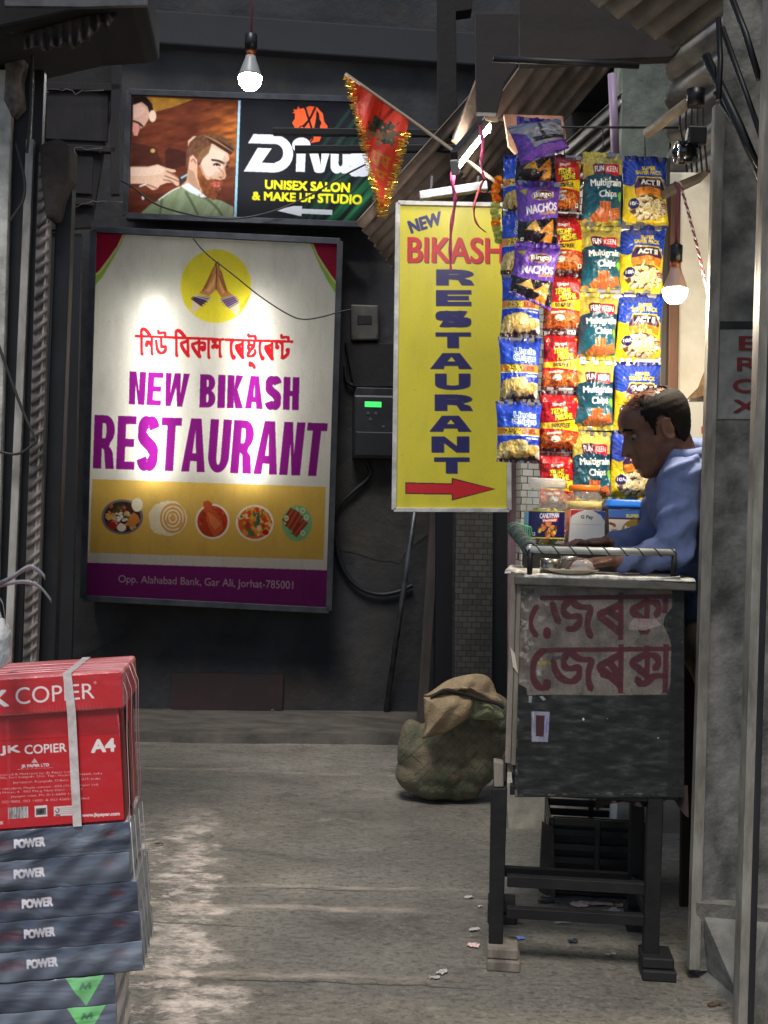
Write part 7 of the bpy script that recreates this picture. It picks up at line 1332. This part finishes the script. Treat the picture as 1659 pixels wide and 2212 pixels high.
def make_ream(name, draw, label, group):
    A, I = ream_mesh(0, draw); root = thing(name, (0, 0, 0), label, 'paper ream', group); grid_mesh('front_wrap', A, I, m_ream, root)
    mb = MB(); mb.box((-RW / 2, RD / 2 + .002, RH / 2), (RW, RD - .004, RH - .0015)); o = mb.build('paper_block', m_reams, root, .008); setcol(o.data, np.full((len(o.data.vertices), 3), (150, 152, 156))); return root
def put_ream(src, first, r, u, label, lean=0, b=0):
    if first: o = src; ks = []
    else:
        o = src.copy(); COL.objects.link(o)
        for chd in src.children: c = chd.copy(); COL.objects.link(c); c.parent = o
    p = sp(r, b, u); o.matrix_world = Matrix([[rx_[i], bk_[i], up_[i], p[i]] for i in range(3)] + [[0, 0, 0, 1]]); o['label'] = label; return o
g_ = 'film wrapped paper reams in the leaning stack'
src = make_ream('paper_ream', d_power, '', g_)
offs = [.003, .000, .011, .012, .014]
lb = ['dark film wrapped ream directly under the red carton', 'dark film wrapped ream second below the red carton', 'dark film wrapped ream in the middle of its bundle', 'dark film wrapped ream just above the lowest one of its bundle', 'dark film wrapped ream right above the green marked reams']
for i in range(5): put_ream(src, i == 0, offs[i], -(i + 1) * RH - .0005 * i, lb[i], b=-.002)
src2 = make_ream('paper_ream', d_green, '', g_)
yb = -5 * RH - .004
for i in range(10):
    l = 'black ream with a green A4 triangle under the dark bundle' if i == 0 else 'black ream with a green A4 triangle at the bottom picture edge' if i == 1 else 'black green marked ream hidden low in the leaning stack'
    if sp(0, 0, yb - (i + 1) * RH)[2] < -.01: break
    put_ream(src2, i == 0, -.036, yb - (i + 1) * (RH + .0004), l)
# loose film over the bundle's right edge
mb = MB()
for k in range(4):
    mb.tube([sp(.004 + .002 * k, .004 + .05 * k, -.002), sp(.006 + .002 * k, .006 + .05 * k, -.10), sp(.014, .006 + .05 * k, -.18), sp(.015, .004 + .05 * k, -5 * RH)], .0009, 5)
tag(mb.build('film_edge', mat('film_white', (206, 208, 210), .2, coat=.6), loc=sp(.01, .05, -.1)), 'folded clear film along the right edge of the dark reams', 'plastic film')
# plastic bag and straps at the very left
bgc = W(-6, 1395, 1.98); mb = MB(); sph(mb, bgc, (.022, .03, .045), None, 22); mb.v = [tuple(np.array(v) + .012 * (np.array([float(vn(np.array(v[0] * 90 + k * 7.), np.array(v[2] * 70 + v[1] * 40), k)) for k in range(3)]) - .5)) for v in mb.v]; mb.tube([bgc + [0, 0, .03], bgc + [-.004, 0, .055], bgc + [-.014, .004, .075]], [.012, .007, .014], 9); o = mb.build('plastic_bag', clear_plastic('bag_plastic', (240, 240, 238), .35, .9, 40), loc=bgc - [0, 0, .04]); tag(o, 'milky plastic bag at the left edge above the red carton', 'plastic bag')
m_cs = mat('clear_strap', (170, 172, 176), .15, .2, coat=.8, col2=(60, 62, 66), scale=16)
for k, (pts, w_, lb_) in enumerate((([(-20, 1268), (20, 1252), (48, 1232), (66, 1222), (88, 1236), (97, 1248)], .0042, 'upper clear plastic strap end curling in from the left'), ([(-20, 1270), (30, 1258), (60, 1256), (85, 1266), (102, 1286), (110, 1298)], .0034, 'lower clear plastic strap end curling in from the left'), ([(-10, 1290), (4, 1296), (10, 1330), (14, 1370)], .003, 'dark strap hanging beside the plastic bag'))):
    P = [W(*p, 2.05 + .03 * k) for p in smooth_line(pts, 3)]; A = np.array([[p + [0, -w_ * .4, w_ ] for p in P], [p + [0, w_ * .4, -w_] for p in P]]); o = grid_mesh('plastic_strap', A, None, m_cs, None, True, None, P[-1]); s = o.modifiers.new('t', 'SOLIDIFY'); s.thickness = .001; tag(o, lb_, 'strap', 'loose straps at the left edge')
P = []
for i in range(60): t = i / 59; P.append(W(14 + 6 * math.sin(i * 1.1), 1362 + 70 * t, 2.1) + [0, .006 * math.cos(i * 1.1), 0])
mb = MB(); mb.tube(P, .0018, 5); tag(mb.build('twine', mat('blue_twine', (96, 130, 150), .7), loc=P[0]), 'twisted blue twine at the left edge', 'twine')
# ================================================================ sack, crate and litter on the floor
C6 = crop(1500, 2600, 600 / 1659); SD = 5.42
def sackpt(x, y, d): return W(*C6(x, y), d)
sk = thing('sack', G(*C6(600, 1525)), 'bulging green netted sack with brown burlap folded over its top', 'sack')
mb = MB()
ax0 = np.array([.80, 0, -.60]); ax2 = np.array([.60, 0, .80]); AXS = (ax0, np.array([0, 1., 0]), ax2)
for (x, y, rx, ry, rz) in ((620, 1150, .165, .16, .125), (760, 900, .17, .165, .13), (900, 700, .16, .16, .12), (1080, 560, .14, .14, .11), (420, 1000, .10, .13, .12), (330, 830, .055, .10, .075), (600, 1330, .13, .14, .075), (1180, 640, .11, .12, .07), (400, 1230, .10, .12, .08), (560, 1470, .045, .05, .022), (1090, 850, .13, .13, .12), (960, 1110, .13, .13, .12), (830, 1330, .12, .12, .085)): sph(mb, sackpt(x, y, SD + .05), (rx, ry, rz), None, 18)
def lumps(v, me):
    nrm = np.zeros(len(v) * 3, np.float32); me.vertices.foreach_get('normal', nrm); nrm = nrm.reshape(-1, 3)
    d = .030 * (fbm(v[:, 0] * 11 + v[:, 1] * 5, v[:, 2] * 11 - v[:, 1] * 4, 3) - .5) + .012 * (fbm(v[:, 0] * 34, v[:, 2] * 30 + v[:, 1] * 20, 5) - .5) - .010 * np.abs(np.sin(v[:, 0] * 26 + v[:, 2] * 18 + 4 * fbm(v[:, 0] * 5, v[:, 2] * 5, 2))) ** 8
    v = v + nrm * d[:, None]; v[:, 2] = np.maximum(v[:, 2], .004); return v
def sack_mat():
    m = mat('sack_weave', (120, 108, 86), .95, col2=(82, 82, 64), scale=6, lo=.40, hi=.62, bump=.6, bscale=120, grime=.5, gscale=5, gcol=(140, 128, 102)); return m
def slump(v, me):
    nrm = np.zeros(len(v) * 3, np.float32); me.vertices.foreach_get('normal', nrm); nrm = nrm.reshape(-1, 3)
    q = v[:, 0] * .8 + v[:, 2] * .6; r = v[:, 2] * .8 - v[:, 0] * .6
    d = .022 * (fbm(q * 7, r * 4 + v[:, 1] * 3, 3) - .5) + .012 * (np.abs(np.sin(q * 30 + 7 * fbm(q * 3, r * 5, 2))) ** 3 - .4) * np.clip(3 * fbm(q * 4, r * 4, 8) - .9, 0, 1) + .005 * (fbm(v[:, 0] * 40, v[:, 2] * 40 + v[:, 1] * 30, 5) - .5)
    v = v + nrm * d[:, None]; v[:, 2] = np.maximum(v[:, 2], .004); return v
fused('bag', mb, .008, sack_mat(), sk, 8, slump)
from mathutils.bvhtree import BVHTree
_b = [o for o in sk.children if o.name.startswith('bag')][0]; _t = BVHTree.FromPolygons([v.co + Vector(BASE[_b.name]) for v in _b.data.vertices], [tuple(p.vertices) for p in _b.data.polygons]); c_ = sackpt(700, 950, SD); mb = MB()
for s in (-1, 1):
    for off in np.arange(-.42, .43, .042):
        run = []
        for t in np.arange(-.45, .45, .012):
            x, z = c_[0] + t + off * .5 + .010 * math.sin(t * 23 + off * 40), c_[2] + s * t * 1.1 - s * off * .5 + .012 * math.sin(t * 17 + off * 31); h = _t.ray_cast(Vector((x, SD - 1, z)), Vector((0, 1, 0)))
            if h[0] is not None and float(vn(np.array(x * 13.), np.array(z * 13.), 6)) > .30: run.append(np.array(h[0]) - [0, .001, 0])
            elif len(run) > 3: mb.tube(run, .0013, 4); run = []
            else: run = []
        if len(run) > 3: mb.tube(run, .0013, 4)
mb.build('netting', mat('net_green', (74, 98, 78), .8), sk)
m_burlap = mat('burlap', (182, 158, 124), .95, col2=(146, 124, 96), scale=12, bump=.5, bscale=110, grime=.35, gscale=9, gcol=(90, 76, 52))
m_burlap2 = mat('burlap_green', (158, 156, 118), .95, col2=(98, 108, 80), scale=14, bump=.5, bscale=110)
def flap(name, outl, ctr, dep, m, puff=.05, n=26, seed=1):     # a cloth panel: outline points round a puffed middle
    o_ = smooth_line(outl + outl[:1], 2); rings = 9; A = np.zeros((rings, len(o_), 3))
    for j in range(rings):
        t = j / (rings - 1)
        for k, (x, y) in enumerate(o_):
            px_, py_ = ctr[0] + (x - ctr[0]) * t, ctr[1] + (y - ctr[1]) * t; A[j, k] = sackpt(px_, py_, dep - puff * (1 - t * t) - .018 * float(fbm(np.array(px_ / 120.), np.array(py_ / 120.), seed)) + .008 * math.sin(px_ / 37 + py_ / 50))
    o = grid_mesh(name, A[::-1], None, m, sk, True); s = o.modifiers.new('t', 'SOLIDIFY'); s.thickness = .008; return o
flap('burlap_fold', [(465, 390), (560, 330), (720, 210), (900, 160), (1060, 140), (1170, 170), (1230, 260), (1270, 400), (1340, 450), (1330, 520), (1160, 420), (960, 380), (720, 330), (560, 400)], (960, 290), SD - .16, m_burlap, .05, seed=3)
flap('burlap_flap', [(462, 400), (560, 400), (700, 340), (960, 375), (1020, 420), (980, 600), (880, 680), (700, 790), (560, 830), (430, 870), (490, 760), (470, 600)], (700, 560), SD - .19, m_burlap, .05, seed=5)
flap('green_flap', [(1010, 410), (1150, 440), (1260, 520), (1345, 590), (1345, 660), (1150, 650), (960, 640), (1000, 540)], (1160, 560), SD - .15, m_burlap2, .04, seed=7)
mb = MB(); mb.tube([sackpt(*p, SD - .215) for p in smooth_line([(540, 405), (620, 360), (700, 318), (820, 340), (960, 372), (1060, 420), (1200, 450), (1290, 480), (1340, 520)], 2)], .009, 6); mb.build('fold_seam', mat('dark_seam', (40, 36, 32), .9), sk)
for k in range(0):
    mb = MB(); x = 200 + k * 60; mb.tube([sackpt(*p, SD - .12 - .01 * k) for p in smooth_line([(x + 260, 470 + k * 18), (x + 60, 640 + k * 40), (x - 20, 820 + k * 70), (x + 60, 1000 + k * 60)], 2)], .0035, 5); mb.build('net_cord', mat('net_green', (40, 84, 62), .8), sk)

CR = FR(1280, 1860, 4.12, -.09); cp = lambda x, y, o=0: CR.pt(x, y, o)
cr = thing('crate', cp(1280, 1946), 'black slatted plastic crate under the counter', 'crate')
m_crate = mat('crate_black', (30, 30, 32), .4, col2=(18, 18, 20), scale=10, coat=.2); a, b_ = cp(1180, 1940), cp(1395, 1950); W_ = np.linalg.norm(b_ - a); e1 = (b_ - a) / W_; e1 = np.array([e1[0], e1[1], 0]); e1 /= np.linalg.norm(e1); e2 = np.array([-e1[1], e1[0], 0]); z0 = .004
def crb(n_, u, v, z, su, sv, sz, m=m_crate, bv=.003): mb = MB(); mb.box(a * [1, 1, 0] + e1 * u + e2 * v + ez * (z0 + z), (su, sv, sz), (e1, e2, ez)); return mb.build(n_, m, cr, bv)
crb('floor', W_ / 2, .15, .008, W_, .3, .012); crb('inner_board', W_ / 2, .022, .14, W_ - .03, .006, .25, mat('crate_dark', (22, 22, 24), .6, col2=(34, 33, 32), scale=16))
for v in (0.006, .294):
    for z in (.03, .075, .12, .165, .215, .25): crb('slat', W_ / 2, v, z, W_ - .02, .010, .026)
for u in (.006, W_ - .006):
    for z in (.03, .075, .12, .165, .215, .25): crb('slat', u, .15, z, .010, .28, .026)
for u in (.01, W_ * .5, W_ - .01):
    for v in (.004, .296): crb('corner_bar', u, v, .134, .02, .014, .262)
mb = MB(); mb.prism([cp(*p, .03) for p in ((1172, 1776), (1196, 1790), (1200, 1945), (1186, 1938), (1164, 1925))], (0, .02, 0)); mb.build('torn_panel', mat('torn_card', (96, 88, 78), .9, col2=(62, 56, 50), scale=12), cr)
for k in range(8): crb('white_slot', .06 + k * .014, -.0015, .042, .008, .004, .036, mat('slot_white', (176, 176, 172), .6), 0)
mb = MB(); 
for k, (x, y, r) in enumerate(((1215, 1788, .05), (1265, 1782, .07), (1325, 1790, .06), (1370, 1796, .05))): sph(mb, cp(x, y + 14, -.14), (r * 1.2, .09, r * .6))
tag(fused('rag_bundle', mb, .008, mat('dark_rag', (44, 42, 40), .95, col2=(26, 25, 26), scale=14, bump=.6), None, 3, lumps), 'dark crumpled rags heaped inside the crate', 'rags')
# curtain and wall behind the counter's right end
upright('curtain', 1478, 1470, 40, 1290, 1960, 4.05, .02, mat('maroon_curtain', (62, 40, 36), .9, col2=(40, 26, 25), scale=8, stretch=(1, 1, .15)), 'dark maroon curtain behind the right end of the counter', 'curtain')
upright('skirting_block', 1092, 1100, 235, 1690, 1800, 5.0, .2, mat('skirt_grey', (190, 184, 170), .9, col2=(140, 134, 122), scale=7, bump=.3), 'low cement plinth behind the counter stand', 'plinth')
# litter
def scrap(px, py, w, h, rot, col, label, curl=.012, name='paper_scrap', seed=1):
    c = G(px, py); n1, n2 = 7, 5; A = np.zeros((n2, n1, 3)); cs, sn = math.cos(rot), math.sin(rot); rs = np.random.RandomState(seed)
    z = rs.rand(n2, n1) * curl * .5
    for i in range(n2):
        for j in range(n1):
            u, v = (j / (n1 - 1) - .5) * w, (i / (n2 - 1) - .5) * h; A[i, j] = c + [u * cs - v * sn + rs.randn() * .002, u * sn + v * cs + rs.randn() * .002, .004 + z[i, j]]
    o = grid_mesh(name, A, None, mat('scrap_%d_%d_%d' % col, col, .7), None, False, None, c); s = o.modifiers.new('t', 'SOLIDIFY'); s.thickness = .001; tag(o, label, 'litter', 'paper scraps on the floor')
wh, ye_, bl_, gy_ = (186, 181, 172), (206, 176, 140), (120, 140, 206), (120, 116, 110)
for i, (x, y, w, h, r_, c, lb_) in enumerate(((1024, 2012, .035, .020, .6, wh, 'white scrap left of the counter foot'), (1022, 2046, .035, .022, -.2, (222, 190, 180), 'pinkish scrap nearest the foot block'), (1124, 2030, .028, .022, .4, bl_, 'blue and white scrap between the stand legs'), (1014, 1942, .03, .014, .2, wh, 'white scrap left of the stand leg'), (1036, 1962, .012, .010, .3, wh, 'tiny white scrap beside the stand leg'), (1182, 1940, .035, .010, .1, wh, 'thin white scrap under the crate end'), (1250, 1958, .05, .05, .5, (226, 190, 176), 'crumpled pinkish paper in front of the crate'), (1290, 1956, .10, .03, -.1, (220, 184, 160), 'long torn paper in front of the crate'), (1322, 1972, .06, .03, .7, wh, 'white folded paper in front of the crate'),
        (1346, 1960, .05, .02, .2, (190, 150, 120), 'brown torn paper at the right of the crate'), (1120, 1997, .03, .012, .1, gy_, 'grey scrap behind the front rail'), (1215, 1997, .05, .01, .1, wh, 'long thin white scrap behind the front rail'), (1238, 2037, .03, .022, .3, (44, 44, 60), 'dark blue scrap under the counter'), (1319, 2066, .03, .012, .4, wh, 'white scrap under the counter front'), (1398, 2072, .07, .012, .35, (160, 156, 146), 'curved pale strip under the right of the counter'), (955, 2104, .035, .02, .9, wh, 'white scrap at the pale floor joint'), (938, 2116, .03, .012, .1, wh, 'small white scrap at the left end of the joint'), (1543, 2174, .04, .016, .4, (90, 66, 52), 'brown leaf scrap by the pier plinth'), (344, 2052 - 226, .03, .008, 0, (70, 64, 58), 'dark sliver near the paper stack'), (930, 1731, .06, .008, -.12, (70, 58, 46), 'twig lying at the foot of the sack'), (1180, 1951, .05, .02, .1, (60, 54, 50), 'dark scrap behind the middle rail'))): scrap(x, y, w, h, r_, c, lb_, seed=i)
